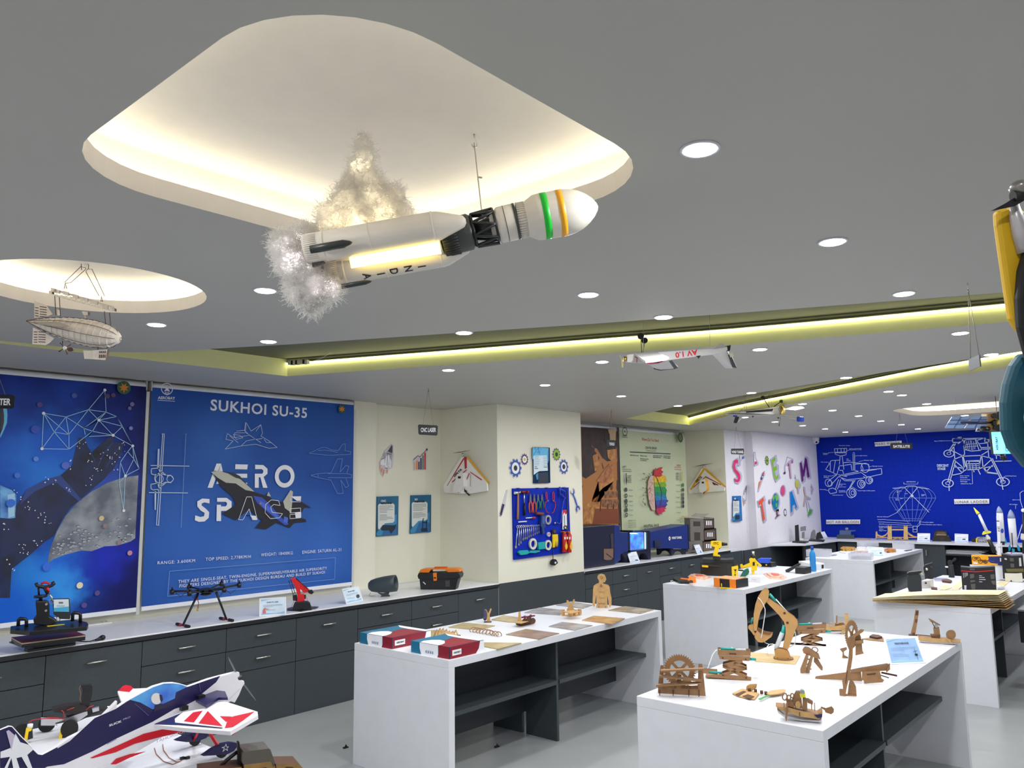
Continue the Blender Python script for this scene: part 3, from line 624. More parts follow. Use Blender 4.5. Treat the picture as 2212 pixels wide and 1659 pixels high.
    for i in range(3): b.text(pl,('Real intuitive','Sequential thinking','Simple driver tone')[i],*Z7([(403,1010+17*i),(468,1007+17*i)]),h=3);b.text(pl,('Visual and intuitive','Random and imaginative','Spatial orientation')[i],*Z7([(848 if i != 1 else 828,968+16*i),(928,965+16*i)]),h=3)
    b.text(pl,'LEARNING STYLE',*Z7([(398,990),(465,990)]),h=3.2);b.use(M('print_brick',(200,70,60)));b.text(pl,'LEARNING STYLE',*Z7([(862,955),(927,953)]),h=3.2)
    b.use(tx);b.text(pl,'AEROBAY',*Z7([(347,252),(393,256)]),h=3.5,bold=.03);b.lines(pl,[Z7([(347,260),(393,264)])],.008);b.circ(pl,*Z7([(369,212)])[0],.07,.055,asp=1);b.poly(pl,Z7([(369,198),(378,222),(369,216),(361,220)]))
    b.use(M('emblem_green',(50,90,60))).circ(pl,*Z7([(853,263)])[0],.085)
    b.use(M('emblem_olive',(120,120,80))).circ(pl,*Z7([(853,263)])[0],.05)
blind('pale green roller blind printed with a half rainbow brain',Y2,onY(1334,1000,Y2).x+.065,onY(1480,1000,Y2).x,2.72,.98,M('pale_green_print',(205,214,178),.45),draw4,2.735)
# sockets under the blinds
for i,(px,py) in enumerate(((452,1308),(205,1349),(655,1286))):
    p = onZ(px,py,.833);t = None;b = B(M('socket_white',(228,228,222),.35));b.box(p.x-.11,p.x+.11,p.y-.05,p.y+.05,.833,.845)
    b.use(M('socket_dark',(90,90,90)));b.box(p.x-.07,p.x-.06,p.y-.01,p.y+.015,.845,.8455);b.box(p.x+.05,p.x+.06,p.y-.01,p.y+.015,.845,.8455);b.box(p.x+.08,p.x+.09,p.y-.01,p.y+.015,.845,.8455)
    ob('socket_plate',b,label='white socket plate set in the worktop '+('below the drone','beside the heat press','between the red robotic arm and its card')[i],cat='socket',group='socket plates in the worktop')
# ================================================================= the blueprint drawings on the far wall
X = XF-.0015;pl = PX(X)
ZB = lambda pts: zz(1740,860,.22306,pts)
ZL = lambda pts: zz(1930,940,.16876,pts)
b = B(M('blueprint_line',(190,205,240),.5));b.eps = .0004
LW = .011
b.lines(pl,[ZB(q) for q in (
 [(195,690),(250,605),(330,600)],[(195,690),(305,740),(330,640)],[(240,610),(240,700)],[(290,600),(270,725)],[(370,625),(430,620),(610,640),(615,655)],[(370,740),(560,700),(735,682),(740,735),(560,775),(400,790),(320,760),(370,740)],[(380,750),(540,720),(600,765)],[(600,705),(690,690)],
 [(280,490),(398,486),(400,520),(285,525),(280,490)],[(285,530),(395,530),(392,550),(340,560),(290,545),(285,530)],[(310,490),(310,522)],[(345,488),(345,522)],[(375,488),(375,520)],[(335,560),(325,690)],[(355,560),(372,690)],[(325,655),(375,655)],
 [(460,540),(465,700)],[(475,540),(478,700)],[(460,530),(475,530)],[(380,650),(440,640),(450,700)],[(480,640),(540,635),(560,690),(520,710),(480,700)],
 [(305,740),(225,800)],[(320,760),(240,850)],[(320,790),(290,880)],[(340,790),(310,880)],[(465,795),(415,890)],[(480,795),(430,870)],[(560,760),(595,775)],[(225,880),(265,870),(300,890),(300,915),(240,925),(225,905),(225,880)],[(330,760),(380,800),(460,800)],[(320,740),(400,760)],[(330,700),(360,700),(370,740),(330,745)])],LW)
for (x,y,r) in ((577,675,.19),(440,918,.2),(457,918,.17),(538,832,.17),(552,830,.13),(615,795,.15),(630,795,.11),(222,820,.16),(238,826,.12)): b.circ(pl,*ZB([(x,y)])[0],r*.5,r*.5-.011,asp=.85)
for (x,y,r) in ((457,918,.09),(552,830,.07),(630,795,.06)): b.circ(pl,*ZB([(x,y)])[0],r*.5,r*.5-.011,asp=.75)
# captions
for s_,p,q in (('Panoramic camera',(325,462),(432,462)),('Minicam spectrometer',(425,494),(545,490)),('and antennas on mast',(425,504),(545,502)),('Hazard',(170,538),(225,538)),('camera',(172,548),(215,548)),('Low-gain antenna',(502,560),(600,560)),('Calibration target',(562,606),(658,606)),('Solar arrays',(150,622),(215,624)),
   ('High-gain antenna',(645,662),(750,662)),('Rover arm',(178,756),(245,757)),('(folded)',(178,770),(228,770)),('Alpha particle',(325,834),(392,836)),('X-ray',(325,846),(360,847)),('spectrometer',(325,862),(395,863)),('Moessbauer',(325,900),(388,900)),('spectrometer',(325,911),(395,911)),
   ('Microscopic',(140,888),(200,888)),('Rock abrasion tool',(265,942),(365,942)),('Rocker-bogie mobility system',(510,900),(676,900)),('UHF',(398,594),(420,594)),('antenna',(398,607),(438,607)),
   ('Vent opening',(885,902),(932,902)),('line',(885,914),(905,914)),('Parachute',(963,928),(992,928)),('Envelope',(1125,938),(1168,938)),('gores',(1125,948),(1150,948)),('Load',(872,976),(905,976)),('tapes',(872,988),(915,988)),('CENTRE RING',(980,814),(1070,814)),
   ('Burner frame',(697,1152),(800,1152)),('Suspension',(700,1178),(782,1178)),('Fuel hoses',(710,1202),(778,1202)),('Burner',(716,1222),(768,1222)),('Propane tanks',(713,1244),(815,1244)),('Basket wires',(716,1256),(800,1256)),('Wicker',(716,1272),(760,1272)),('Flight deck',(716,1286),(790,1286)),
   ('Pilot lights',(1168,1206),(1243,1206)),('Flexible skirt fabric',(1170,1228),(1326,1230)),('Space Platform',(1250,420),(1350,416)),('Landing Foot',(1940,756),(2045,758)),('Early Apollo',(1500,756),(1590,756)),('Scientific',(1500,774),(1570,774)),('Experiments',(1502,794),(1598,794)),('Package',(1504,812),(1570,812)),('(Quadrant 2)',(1508,832),(1600,832)),
   ('Basket',(2008,988),(2036,988)),('MAST ANTENNA',(1978,1032),(2056,1034))):
    b.text(pl,s_,*ZB([p,q]),h=1.7,bold=.03)
b.text(pl,'DESCENT',*ZB([(1277,664),(1390,664)]),h=5.2,bold=.04);b.text(pl,'STAGE',*ZB([(1282,696),(1360,694)]),h=5.2,bold=.04)
b.lines(pl,[ZB(q) for q in ([(225,530),(280,525)],[(225,620),(240,650)],[(430,500),(400,512)],[(502,558),(478,565)],[(560,606),(520,615)],[(640,662),(612,668)],[(250,756),(300,740)],[(440,850),(505,890)],[(200,890),(228,895)],[(1350,414),(1430,412)],[(1600,832),(1622,828),(1615,695)],[(1945,756),(1925,760),(1915,800)],[(2040,985),(2080,985)],[(2038,1036),(2038,1072)],
   [(800,1152),(890,1108)],[(785,1178),(1010,1190)],[(780,1202),(1020,1215)],[(770,1222),(1030,1232)],[(815,1246),(1040,1250)],[(1115,1196),(1165,1204)],[(1118,1222),(1165,1226)],[(920,974),(945,972)],[(897,905),(897,960)],[(955,830),(955,815),(960,832),(1090,832),(1092,812)])],.006)
# lander
b.lines(pl,[ZL(q) for q in ([(790,45),(870,45),(1180,38)],[(775,45),(890,40),(885,80),(830,95),(760,90),(762,45)],[(830,30),(870,25),(900,70),(830,110)],[(780,100),(715,200)],[(800,110),(730,215)],[(775,100),(790,320)],[(905,80),(915,245)],[(920,60),(1060,50),(1130,170),(1120,195),(1000,205),(905,180),(905,130),(920,60)],
 [(1050,55),(1100,190)],[(1060,70),(1160,40),(1220,65)],[(1100,110),(1210,100)],[(1130,160),(1280,155)],[(1130,180),(1280,175)],[(1170,55),(1230,55),(1220,90),(1175,90),(1170,55)],[(1210,95),(1225,290)],[(1240,90),(1290,170)],[(790,215),(885,265),(910,250)],[(780,310),(890,268)],[(885,270),(1125,260)],[(1125,260),(1215,205)],[(1130,265),(1250,295)],
 [(885,270),(910,410)],[(895,270),(930,400)],[(1125,265),(1105,400)],[(1135,265),(1150,410)],[(780,310),(700,600)],[(800,330),(725,600)],[(1250,300),(1395,600)],[(1270,300),(1415,590)],[(780,320),(890,410),(905,460),(870,490),(745,515)],[(790,380),(880,480)],[(775,405),(905,425)],[(1250,320),(1150,410),(1190,470),(1335,490)],[(1270,385),(1190,470)],[(1150,420),(1275,400)],[(1160,400),(1200,480),(1340,498)],
 [(935,330),(1105,325),(1105,435),(945,445),(935,330)],[(935,370),(1105,365)],[(970,330),(972,368)],[(980,335),(1095,335)],[(905,460),(945,435)],[(1105,430),(1150,410)],[(1030,440),(1035,470)],[(1085,440),(1115,500)],[(715,640),(718,710)],[(1392,630),(1405,695)],[(1305,255),(1380,260),(1375,300)],[(1305,335),(1510,330)],[(1320,255),(1322,300)])],.014)
b.lines(pl,[ZL(q) for q in ([(925,170),(940,80)],[(945,180),(965,75)],[(970,185),(990,70)],[(1000,190),(1005,75)],[(1020,190),(1030,80)],[(1045,180),(1050,100)],[(930,120),(1070,105)],[(930,150),(1085,140)],[(950,395),(1100,390)],[(955,420),(1100,415)],[(980,380),(985,440)],[(1020,380),(1020,440)],[(1060,375),(1065,435)])],.009)
for x,y,r in ((700,615,.075),(1405,597,.08),(715,235,.07)):
    b.circ(pl,*ZL([(x,y)])[0],r,r-.012,asp=1.3);b.circ(pl,*ZL([(x,y)])[0],r*.4,r*.3,asp=1.3)
b2 = B(M('blueprint_faint_line',(96,122,222),.5));b2.lay = b.lay+1;b2.eps = .0004
L = []
cx_,top_,bot_ = 1040,845,1195
for k in (-1,-.86,-.62,-.34,0,.3,.6,.84,1): L.append(ZB([(cx_+k*225*math.sin(a),970-125*math.cos(a)) if a < PI/2+.1 else (cx_+k*(225-(225-75)*((a-PI/2)/(PI/2))**1.1),970+225*((a-PI/2)/(PI/2))) for a in [PI*j/20 for j in range(3,21)]]))
L += [ZB(q) for q in ([(862,880),(930,858),(1140,858),(1190,880)],[(818,965),(1265,968)],[(870,1082),(1215,1082)],[(960,1165),(1135,1168)],[(975,1185),(1120,1187)],[(980,1190),(1045,1240)],[(1115,1190),(1080,1240)])]
b2.lines(pl,L,.009);b2.use(b.mats[0]);b2.lines(pl,[ZB(q) for q in ([(965,870),(1200,1105)],[(1090,865),(890,1108)],[(850,872),(965,868),(990,850),(1065,850),(1090,865),(1200,880)],[(1045,1240),(1085,1240),(1085,1296),(1045,1296),(1045,1240)],[(1115,1190),(1112,1225),(1090,1245)],[(1052,1270),(1080,1270)],[(2080,920),(2105,900),(2116,900)],[(2080,920),(2085,1000),(2105,1060)])],.009)
b2.circ(pl,*ZB([(1036,946)])[0],.025)
wf = bpy.data.objects['wall_far'];ob('blueprint_drawing',b,wf);ob('balloon_drawing',b2,wf)
for s_,q,lab in (('MARS ROVER',[(670,428),(932,412),(932,452),(675,468)],'white lettered plate MARS ROVER on the blueprint wall'),('LUNAR LADDER',[(1440,978),(1780,976),(1780,1022),(1442,1026)],'white lettered plate LUNAR LADDER on the blueprint wall'),('HOT AIR BALLOON',[(202,1178),(530,1176),(530,1218),(203,1220)],'white lettered plate HOT AIR BALLOON on the blueprint wall')):
    t = B(M('plate_white',(240,240,244),.4));P = PX(XF-.02);t.poly(P,ZB(q),t=.012,off=0);t.use(M('plate_text',(60,62,80)));t.lay = 1;t.eps = .0125
    t.text(P,s_,*ZB([(q[0][0]+9,q[2][1]-8+ (q[3][1]-q[2][1])),(q[2][0]-9,q[2][1]-8)]),h=5.4,sp=1.1)
    ob('name_plate',t,label=lab,cat='sign',group='name plates on the blueprint wall')
# ================================================================= flat pieces on the walls
Z5 = lambda pts: zz(780,820,.26525,pts)
ZP = lambda pts: zz(1080,950,.18078,pts)
ZS = lambda pts: zz(1450,900,.19284,pts)
P6,PD1,PB,PS,PT,PD2 = PY(YW),PX(6.57),PY(YB),PY(6.12),PY(YB),PX(12.45)
for _p in (P6,PD1,PB,PS,PT,PD2): _p.O = _p.O + _p.n*.001
def cut(lab,pl,outline,draw=None,t=.006,mat=None,cat='wall cutout',name='wall_cutout',group=None,eps=.0005):
    b = B(mat or M('cutout_border',(214,206,214),.5));b.poly(pl,outline,t=t,off=0);b.lay = 0;b.eps = eps
    b2 = pl.O;q = Pl(pl.O+pl.n*t,pl.u,pl.n)
    if draw: draw(b,q)
    return ob(name,b,label=lab,cat=cat,group=group)
greyl = M('shuttle_grey',(170,172,180));greyd = M('shuttle_dark',(70,72,84))
def shuttle(f):
    def d(b,q):
        b.use(greyd);b.poly(q,f([(250,530),(232,560),(215,585),(255,600),(256,545)]));b.use(greyl);b.poly(q,f([(210,580),(255,602),(252,640),(235,700),(218,690),(200,640)]));b.poly(q,f([(180,600),(200,590),(202,640),(178,650)]))
        b.use(pwhite);b.poly(q,f([(205,620),(225,612),(232,640),(222,700),(200,720),(190,690)]));b.poly(q,f([(160,660),(185,640),(190,690),(180,700),(158,690)]));b.poly(q,f([(232,640),(242,660),(240,720),(225,710)]))
        b.use(greyd);b.lines(q,[f(L) for L in ([(205,600),(245,610)],[(215,612),(210,700)],[(165,650),(185,640)],[(195,720),(215,725)])],.006)
        b.use(M('flame_orange',(230,140,70)));b.poly(q,f([(180,735),(190,730),(185,765),(175,785)]));b.poly(q,f([(165,720),(175,725),(165,760),(158,740)]));b.poly(q,f([(205,735),(215,735),(210,765)]));b.poly(q,f([(150,690),(156,700),(152,735)]))
    return d
SH = [(250,522),(262,540),(260,600),(266,605),(252,720),(220,735),(215,768),(190,760),(175,797),(160,770),(150,740),(145,680),(160,650),(172,620),(190,575),(205,570),(225,545)]
cut('grey space shuttle cutout with orange flames above the CNC machine board',P6,Z5(SH),shuttle(Z5),group='wall cutouts')
def chart(b,q):
    for x0,x1,y0,c in ((432,442,670,(214,190,140)),(450,460,660,(226,130,60)),(466,476,670,(34,34,40)),(482,493,640,(24,28,80)),(499,509,618,(40,120,90)),(514,526,598,(214,50,50))):
        b.use(M('bar%d' % x0,c));b.poly(q,Z5([(x0,733),(x0,y0),(x1,y0-3),(x1,731)]),off=.0006)
    b.use(pblack);b.line(q,Z5([(428,652),(462,620),(480,630),(535,570)]),.006,off=.001);b.circ(q,*Z5([(535,570)])[0],.012,n=12)
cut('bar chart cutout with rising coloured bars above the 3D printer board',P6,Z5([(425,740),(424,655),(460,618),(480,626),(528,572),(528,560),(540,556),(547,568),(540,580),(530,590),(530,736)]),chart,group='wall cutouts')
def board(f,c1,t1,t2,pic,n,kx=1):
    def d(b,q):
        (x0,y0),(x1,y1) = c1;W = x1-x0;H = y1-y0;g = lambda u,v: f([(x0+W*u,y0+H*v - W*u*.03*kx)])[0]
        b.use(M('board_teal_light',(60,140,190)));b.poly(q,[g(0,.93),g(.35,.68),g(.98,.45),g(.98,.99),g(.02,.99)])
        b.use(M('board_blue_mid',(40,104,160)));b.poly(q,[g(.25,.99),g(.45,.72),g(.98,.74),g(.98,.99)])
        b.use(M('board_paper',(222,226,222)));b.poly(q,[g(.08,.22),g(.14,.18),g(.8,.18),g(.87,.22),g(.87,.62),g(.8,.67),g(.42,.68),g(.12,.84),g(.08,.8)])
        b.use(pwhite);b.text(q,t1,g(.22,.135),g(.22+.05*len(t1)*1.6,.135),h=4.2,bold=.03);b.use(pblack);b.text(q,t2,g(.22,.195),g(.74,.195),h=3.6,bold=.05)
        b.use(M('board_text',(90,96,100)));r = random.Random(n)
        b.lines(q,[[g(.14,.24+k*.032),g(r.choice((.8,.74,.62,.5)),.24+k*.032)] for k in range(12) if k != 6],.0035)
        b.use(M('board_machine',(22,40,60)))
        if pic == 'cnc': b.poly(q,[g(.2,.8),g(.3,.72),g(.85,.74),g(.95,.7),g(.9,.82),g(.7,.95),g(.6,.86),g(.25,.86)])
        elif pic == 'printer':
            b.lines(q,[[g(.62,.9),g(.64,.66)],[g(.82,.9),g(.82,.67)],[g(.62,.72),g(.84,.72)],[g(.64,.66),g(.66,.62)]],.012);b.poly(q,[g(.55,.88),g(.84,.87),g(.88,.96),g(.56,.97)])
        else: b.poly(q,[g(.3,.85),g(.4,.76),g(.9,.76),g(.9,.92),g(.4,.94)])
    return d
bt = M('board_teal',(26,112,150),.35,c2=(16,80,120),scale=2)
cut('teal board headed CNC MACHINE on the cream wall',P6,Z5([(125,953),(296,948),(292,1265),(118,1278)]),board(Z5,((124,954),(294,1275)),'CNC','MACHINE','cnc',1),t=.02,mat=bt,cat='board',name='info_board',group='teal info boards')
cut('teal board headed 3D PRINTER beside the CNC machine board',P6,Z5([(400,942),(562,938),(560,1240),(393,1254)]),board(Z5,((399,943),(561,1252)),'3D','PRINTER','printer',2),t=.02,mat=bt,cat='board',name='info_board',group='teal info boards')
def glossy(b,q):
    f = ZP;b.use(M('board_sky',(96,190,235)));b.poly(q,f([(390,90),(580,100),(582,250),(560,300),(388,230)]));b.use(M('board_paper2',(214,232,240)));b.poly(q,f([(400,190),(560,185),(572,370),(470,375),(450,385),(402,420)]))
    b.use(M('board_machine',(22,40,60)));b.poly(q,f([(460,395),(575,385),(578,510),(455,515)]));b.use(M('board_teal_light',(60,140,190)));b.poly(q,f([(425,420),(455,390),(455,470),(440,480)]))
    b.use(M('board_scribble',(30,90,170)));b.lines(q,[f(L) for L in ([(400,110),(420,95),(430,140),(405,170),(400,190)],[(440,120),(460,95),(462,130),(445,150)],[(450,160),(475,140),(470,180)],[(485,105),(488,120)],[(575,130),(570,170),(578,210),(572,280)])],.005)
    b.use(M('board_text2',(90,150,190)));b.lines(q,[f([(410,y),(475-(y%17),y)]) for y in range(200,320,20)]+[f([(510+(y%13),y),(562,y)]) for y in range(205,325,20)],.004)
    b.use(pblack);b.lines(q,[f([(414,324),(438,324)]),f([(414,344),(452,344)]),f([(522,326),(562,326)])],.007)
cut('glossy blue info board mounted above the pegboard between two gear pairs',PB,ZP([(387,88),(577,95),(583,515),(392,520)]),glossy,t=.025,mat=M('board_navy',(18,50,84),.15),cat='board',name='info_board',group='teal info boards')
def gear(lab,pl,f,x,y,R,teeth,c,c2,c3,tilt=1.0,r1=.62,r2=.3):
    cpt = f([(x,y)])[0];O = pl.px(*cpt);
    def loop(Rr,hub):
        L = []
        for i in range(teeth):
            for da,k in ((-.32,hub),(-.2,1),(.2,1),(.32,hub)):
                a = 2*PI*(i+da)/teeth;L.append(O+pl.u*math.cos(a)*Rr*k+pl.v*math.sin(a)*Rr*k)
        return L
    b = B(M('cutout_border',(214,206,214),.5));b.ext(loop(R*1.1,.86),pl.n*.005)
    b.use(c);b.add([p+pl.n*.0056 for p in loop(R,.84)],[tuple(range(teeth*4))])
    b.use(c2);b.circ(pl,*cpt,R*r1,off=.0062);b.use(c3);b.circ(pl,*cpt,R*r2,off=.0068)
    return ob('gear_cutout',b,label=lab,cat='wall cutout',group='gear cutouts')
gb = M('gear_blue',(40,84,160));gp = M('gear_purple',(62,36,100));gg = M('gear_green',(140,190,50));gk = M('gear_black',(30,34,34))
gear('large blue gear cutout with a black centre, upper left of the pegboard',PB,ZP,181,338,.105,10,gb,pwhite,gk)
gear('small purple gear cutout with a yellow centre beside the glossy board',PB,ZP,290,235,.065,12,gp,pwhite,M('gear_gold',(226,190,50)))
gear('green gear cutout with black teeth right of the glossy board',PB,ZP,671,175,.075,12,gk,gg,gk,r1=.78,r2=.36)
gear('blue gear cutout touching the green one above the hacksaw',PB,ZP,758,322,.09,10,gb,pwhite,gk,r2=.34)
def scr(b,q): b.use(M('cut_steel',(200,204,212)));b.poly(q,ZP([(78,605),(90,610),(58,765),(40,760)]));b.use(M('cut_purple',(46,34,72)));b.poly(q,ZP([(28,762),(55,775),(20,900),(5,912),(0,880)]))
cut('screwdriver cutout with a dark purple handle left of the pegboard',PB,ZP([(75,598),(95,600),(62,760),(66,780),(22,908),(5,918),(-12,900),(20,770),(30,750)]),scr,group='wall cutouts')
def wren(b,q): b.use(M('gear_blue',(40,84,160)));b.poly(q,ZP([(846,612),(852,640),(874,640),(880,600),(872,585),(888,594),(892,630),(882,655),(905,710),(928,785),(948,795),(957,830),(944,838),(938,812),(922,818),(926,850),(916,868),(904,830),(912,790),(880,690),(862,655),(844,640)]))
cut('blue spanner cutout right of the pegboard',PB,ZP([(836,610),(845,650),(858,665),(878,700),(902,785),(896,830),(914,882),(934,860),(962,838),(962,800),(934,778),(910,700),(892,660),(898,625),(888,585),(868,575),(872,630),(856,630),(848,600)]),wren,group='wall cutouts')
# --- letters and science cutouts at the far end
LB = M('letter_border',(188,184,206),.4)
def letter(lab,pl,f,outer,inner,c):
    def d(b,q): b.use(M('letter%d_%d_%d' % c,c,.4)).poly(q,f(inner))
    cut(lab,pl,f(outer),d,t=.02,mat=LB,name='letter_cutout',group='STEAM letters on the wall')
letter('large magenta letter S beside the hanging wind tunnel sign',PS,ZS,[(735,465),(770,475),(765,550),(745,560),(735,540),(725,560),(730,590),(770,625),(785,670),(775,720),(745,755),(710,745),(700,690),(720,680),(735,690),(728,655),(695,610),(680,560),(690,500)],
  [(735,480),(748,484),(748,532),(736,520),(722,524),(715,550),(722,590),(752,618),(772,650),(776,690),(765,722),(742,738),(715,728),(708,695),(724,700),(740,708),(748,680),(735,650),(705,610),(690,560),(700,500),(715,483)],(226,30,100))
letter('green letter E between the gear and the crane cutouts',PT,ZS,[(1105,480),(1168,430),(1180,500),(1165,520),(1195,545),(1198,630),(1215,690),(1165,738),(1145,690)],[(1120,488),(1160,450),(1168,490),(1142,512),(1150,568),(1178,550),(1186,592),(1158,612),(1172,672),(1198,650),(1204,684),(1168,714),(1150,660)],(130,190,40))
letter('purple letter M nearest the blueprint wall',PT,ZS,[(1430,520),(1455,490),(1470,540),(1500,440),(1525,460),(1558,690),(1530,700),(1510,600),(1495,720),(1465,750)],[(1440,522),(1458,505),(1478,600),(1500,455),(1518,475),(1550,672),(1530,685),(1508,560),(1492,665),(1478,680),(1462,600),(1482,710),(1466,735)],(100,20,110))
letter('orange letter T below the small rocket cutout',PT,ZS,[(960,945),(1035,885),(1048,935),(1040,960),(1058,1165),(1028,1192),(1000,1000),(970,1010)],[(975,955),(1028,905),(1038,940),(1020,965),(1050,1150),(1030,1168),(1005,975),(980,995)],(236,90,30))
letter('blue letter A right of the globe cutout',PT,ZS,[(1320,840),(1358,815),(1420,1025),(1395,1045),(1380,1010),(1365,1020),(1360,1085),(1333,1108)],[(1330,850),(1352,835),(1410,1015),(1395,1028),(1382,985),(1358,1000),(1356,1060),(1340,1080)],(20,130,210))
def small(lab,pl,outer,parts,t=.015,border=None):
    def d(b,q):
        for c,L in parts: b.use(M('c%d_%d_%d' % c,c));b.poly(q,ZS(L)) if len(L) > 2 or True else None
    cut(lab,pl,ZS(outer),d,t=t,mat=border or LB,name='wall_cutout',group='science cutouts around the STEAM letters')
small('flask cutout with red liquid left of the green gear',PT,[(922,395),(936,395),(940,460),(970,520),(965,545),(925,560)],[((232,234,240),[(927,405),(933,405),(937,465),(962,520),(930,545)]),((214,40,90),[(934,505),(955,500),(962,525),(932,540)])])
small('small rocket cutout with an orange flame above the orange T',PT,[(1040,608),(1044,650),(1022,700),(1005,750),(970,845),(965,838),(985,740),(1000,700),(1010,640)],[((214,40,50),[(1036,615),(1040,640),(1020,655),(1018,640)]),((50,44,84),[(1016,655),(1038,648),(1020,700),(1006,715),(1004,690)]),((236,140,60),[(990,720),(1010,722),(975,820)]),((238,232,236),[(1014,668),(1028,664),(1018,690)])])
small('tower crane cutout between the green E and the purple M',PT,[(1296,450),(1360,475),(1362,520),(1330,525),(1345,695),(1332,698),(1318,560),(1312,530),(1270,560),(1276,640),(1262,640),(1264,550),(1290,480)],[((232,230,236),[(1300,460),(1345,478),(1310,500),(1280,540)]),((200,60,110),[(1348,490),(1360,490),(1358,522),(1345,522)]),((180,60,100),[(1305,525),(1318,520),(1322,552),(1310,556)]),((208,110,140),[(1318,560),(1326,558),(1340,690),(1334,692)]),((30,30,40),[(1262,622),(1278,615),(1278,640),(1264,645)])])
small('paintbrush and yellow-green palette cutout below the purple M',PT,[(1382,650),(1392,700),(1420,705),(1445,760),(1440,800),(1425,812),(1424,865),(1414,865),(1410,800),(1390,790),(1385,740),(1388,705)],[((200,206,90),[(1394,705),(1420,712),(1438,760),(1434,792),(1412,800),(1394,785),(1390,740)]),((40,26,40),[(1382,655),(1390,695),(1384,697)]),((210,180,60),[(1408,752),(1414,752),(1420,855),(1416,858)])])
small('pink round brain cutout above the blue A',PT,ellpx(1250,828,28,64,20),[((214,80,130),ellpx(1250,828,23,57,20))])
small('magnet cutout between the orange T and the globe',PT,[(1088,930),(1110,920),(1112,965),(1098,980),(1088,965)],[((40,34,70),[(1092,938),(1098,936),(1099,955),(1106,950),(1104,968),(1094,966)]),((200,50,80),[(1094,958),(1106,954),(1104,972),(1096,972)])])
small('desk globe cutout with green land on blue sea',PT,ellpx(1167,953,44,106,20,200,520)+[(1192,1060),(1196,1090),(1222,1100),(1165,1145),(1162,1130),(1182,1100),(1180,1058)],[((20,120,170),ellpx(1167,953,36,92,24)),((110,190,70),[(1160,880),(1195,870),(1198,930),(1180,950),(1165,910)]),((110,190,70),[(1135,900),(1152,880),(1158,910),(1140,950)]),((90,180,80),[(1175,965),(1190,970),(1185,1010),(1172,1020),(1165,985)]),((120,60,60),[(1178,1058),(1188,1058),(1192,1098),(1215,1100),(1166,1138),(1166,1130),(1184,1102)])])
small('wind turbine cutout standing on a green hill',PT,[(1478,782),(1490,785),(1503,880),(1558,915),(1556,930),(1515,925),(1550,1020),(1582,1040),(1575,1090),(1532,1128),(1525,1100),(1530,1050),(1508,930),(1500,920),(1486,1010),(1477,1000),(1495,900)],[((208,180,140),[(1481,790),(1486,790),(1504,895),(1498,900)]),((208,180,140),[(1503,890),(1552,918),(1550,926),(1505,905)]),((208,180,140),[(1494,905),(1500,910),(1485,1000),(1480,998)]),((226,226,230),[(1508,930),(1516,930),(1548,1050),(1530,1070)]),((90,170,60),[(1545,1035),(1576,1045),(1570,1086),(1532,1118),(1530,1090)])])
small('pink set square cutout by the corner of the blueprint wall',PT,[(1560,752),(1588,815),(1570,870),(1562,865)],[((200,130,140),[(1564,768),(1582,815),(1569,852)]),((230,228,236),[(1567,790),(1576,815),(1570,838)])])
small('test tube cutout half hidden by the wind tunnel sign',PS,[(764,425),(818,440),(815,470),(790,480),(768,505),(764,495)],[((40,90,180),[(790,455),(815,445),(812,468),(792,474)]),((236,236,240),[(770,430),(788,434),(786,480),(772,495)])])
fS = lambda L: ZS([(822+(x-205)*.42,880+(y-655)*.88) for x,y in L])
cut('silver space shuttle cutout below the magenta S',PS,fS(SH),shuttle(fS),mat=LB,group='wall cutouts')
gear('green gear cutout with a black centre beside the flask',PT,ZS,1069,493,.085,12,gk,gg,gk,r1=.72,r2=.3)
gear('small dark purple gear cutout below the blue A',PT,ZS,1273,1073,.07,10,M('gear_ind',(44,44,90)),pwhite,pwhite)
cut('blue board with a car picture below the magenta S',PS,ZS([(680,890),(765,887),(778,1165),(690,1175)]),board(ZS,((684,892),(772,1170)),'AIR','FLOW','car',7,kx=0),t=.03,mat=M('board_blue',(30,110,180),.35),cat='board',name='info_board',group='teal info boards')
# ================================================================= delta wing aeroplanes
def delta(lab,pl,f,L,R,nose,tail,left_red,tips,letters,extra):
    t = thing('delta_wing_plane',lab,'model plane',pl.px(*f([nose])[0],.03),'delta wing planes pinned to the walls')
    foam = M('white_foam',(246,245,240),.7)
    b = B(foam);b.poly(pl,f([nose]+R+tail+L),t=.02,off=.03);b.lay = 0;q = Pl(pl.O+pl.n*.05,pl.u,pl.n);b.eps = .0005
    for c,l in extra: b.use(c).poly(q,f(l))
    b.use(pblack);b.text(q,'DELTA',*f(letters),h=5,bold=.04)
    ob('wing',b,t)
    return t
rd = M('red_tape',(196,36,44),.4);yl = M('yellow_tape',(238,176,30),.4)
t = delta('white delta wing model with one red and one yellow edge, near the pegboard',PD1,Z5,[(697,860)],[(866,628),(1048,845)],(840,628),[(1052,905),(892,932),(886,905),(865,930),(705,920),(697,878)],True,None,[(762,795),(824,735)],
  [(rd,[(832,640),(845,640),(705,862),(697,866)]),(rd,[(838,628),(860,628),(862,720),(845,730)]),(yl,[(866,628),(885,640),(1048,838),(1046,850),(1030,838),(862,640)]),
   (rd,[(740,832),(860,730),(862,738),(745,838)]),(rd,[(888,748),(985,812),(982,822),(890,756)]),(rd,[(835,770),(840,772),(795,860),(798,920),(790,920),(788,860)]),(rd,[(880,760),(886,764),(845,860),(850,915),(842,915),(838,860)]),(rd,[(845,692),(862,690),(862,698),(845,700)]),
   (M('foam_shade',(196,190,178)),[(890,770),(896,772),(896,870),(888,870)])])
b = B(M('prop_olive',(120,116,90),.3));c = PD1.px(*Z5([(855,592)])[0],.07);u = PD1.u
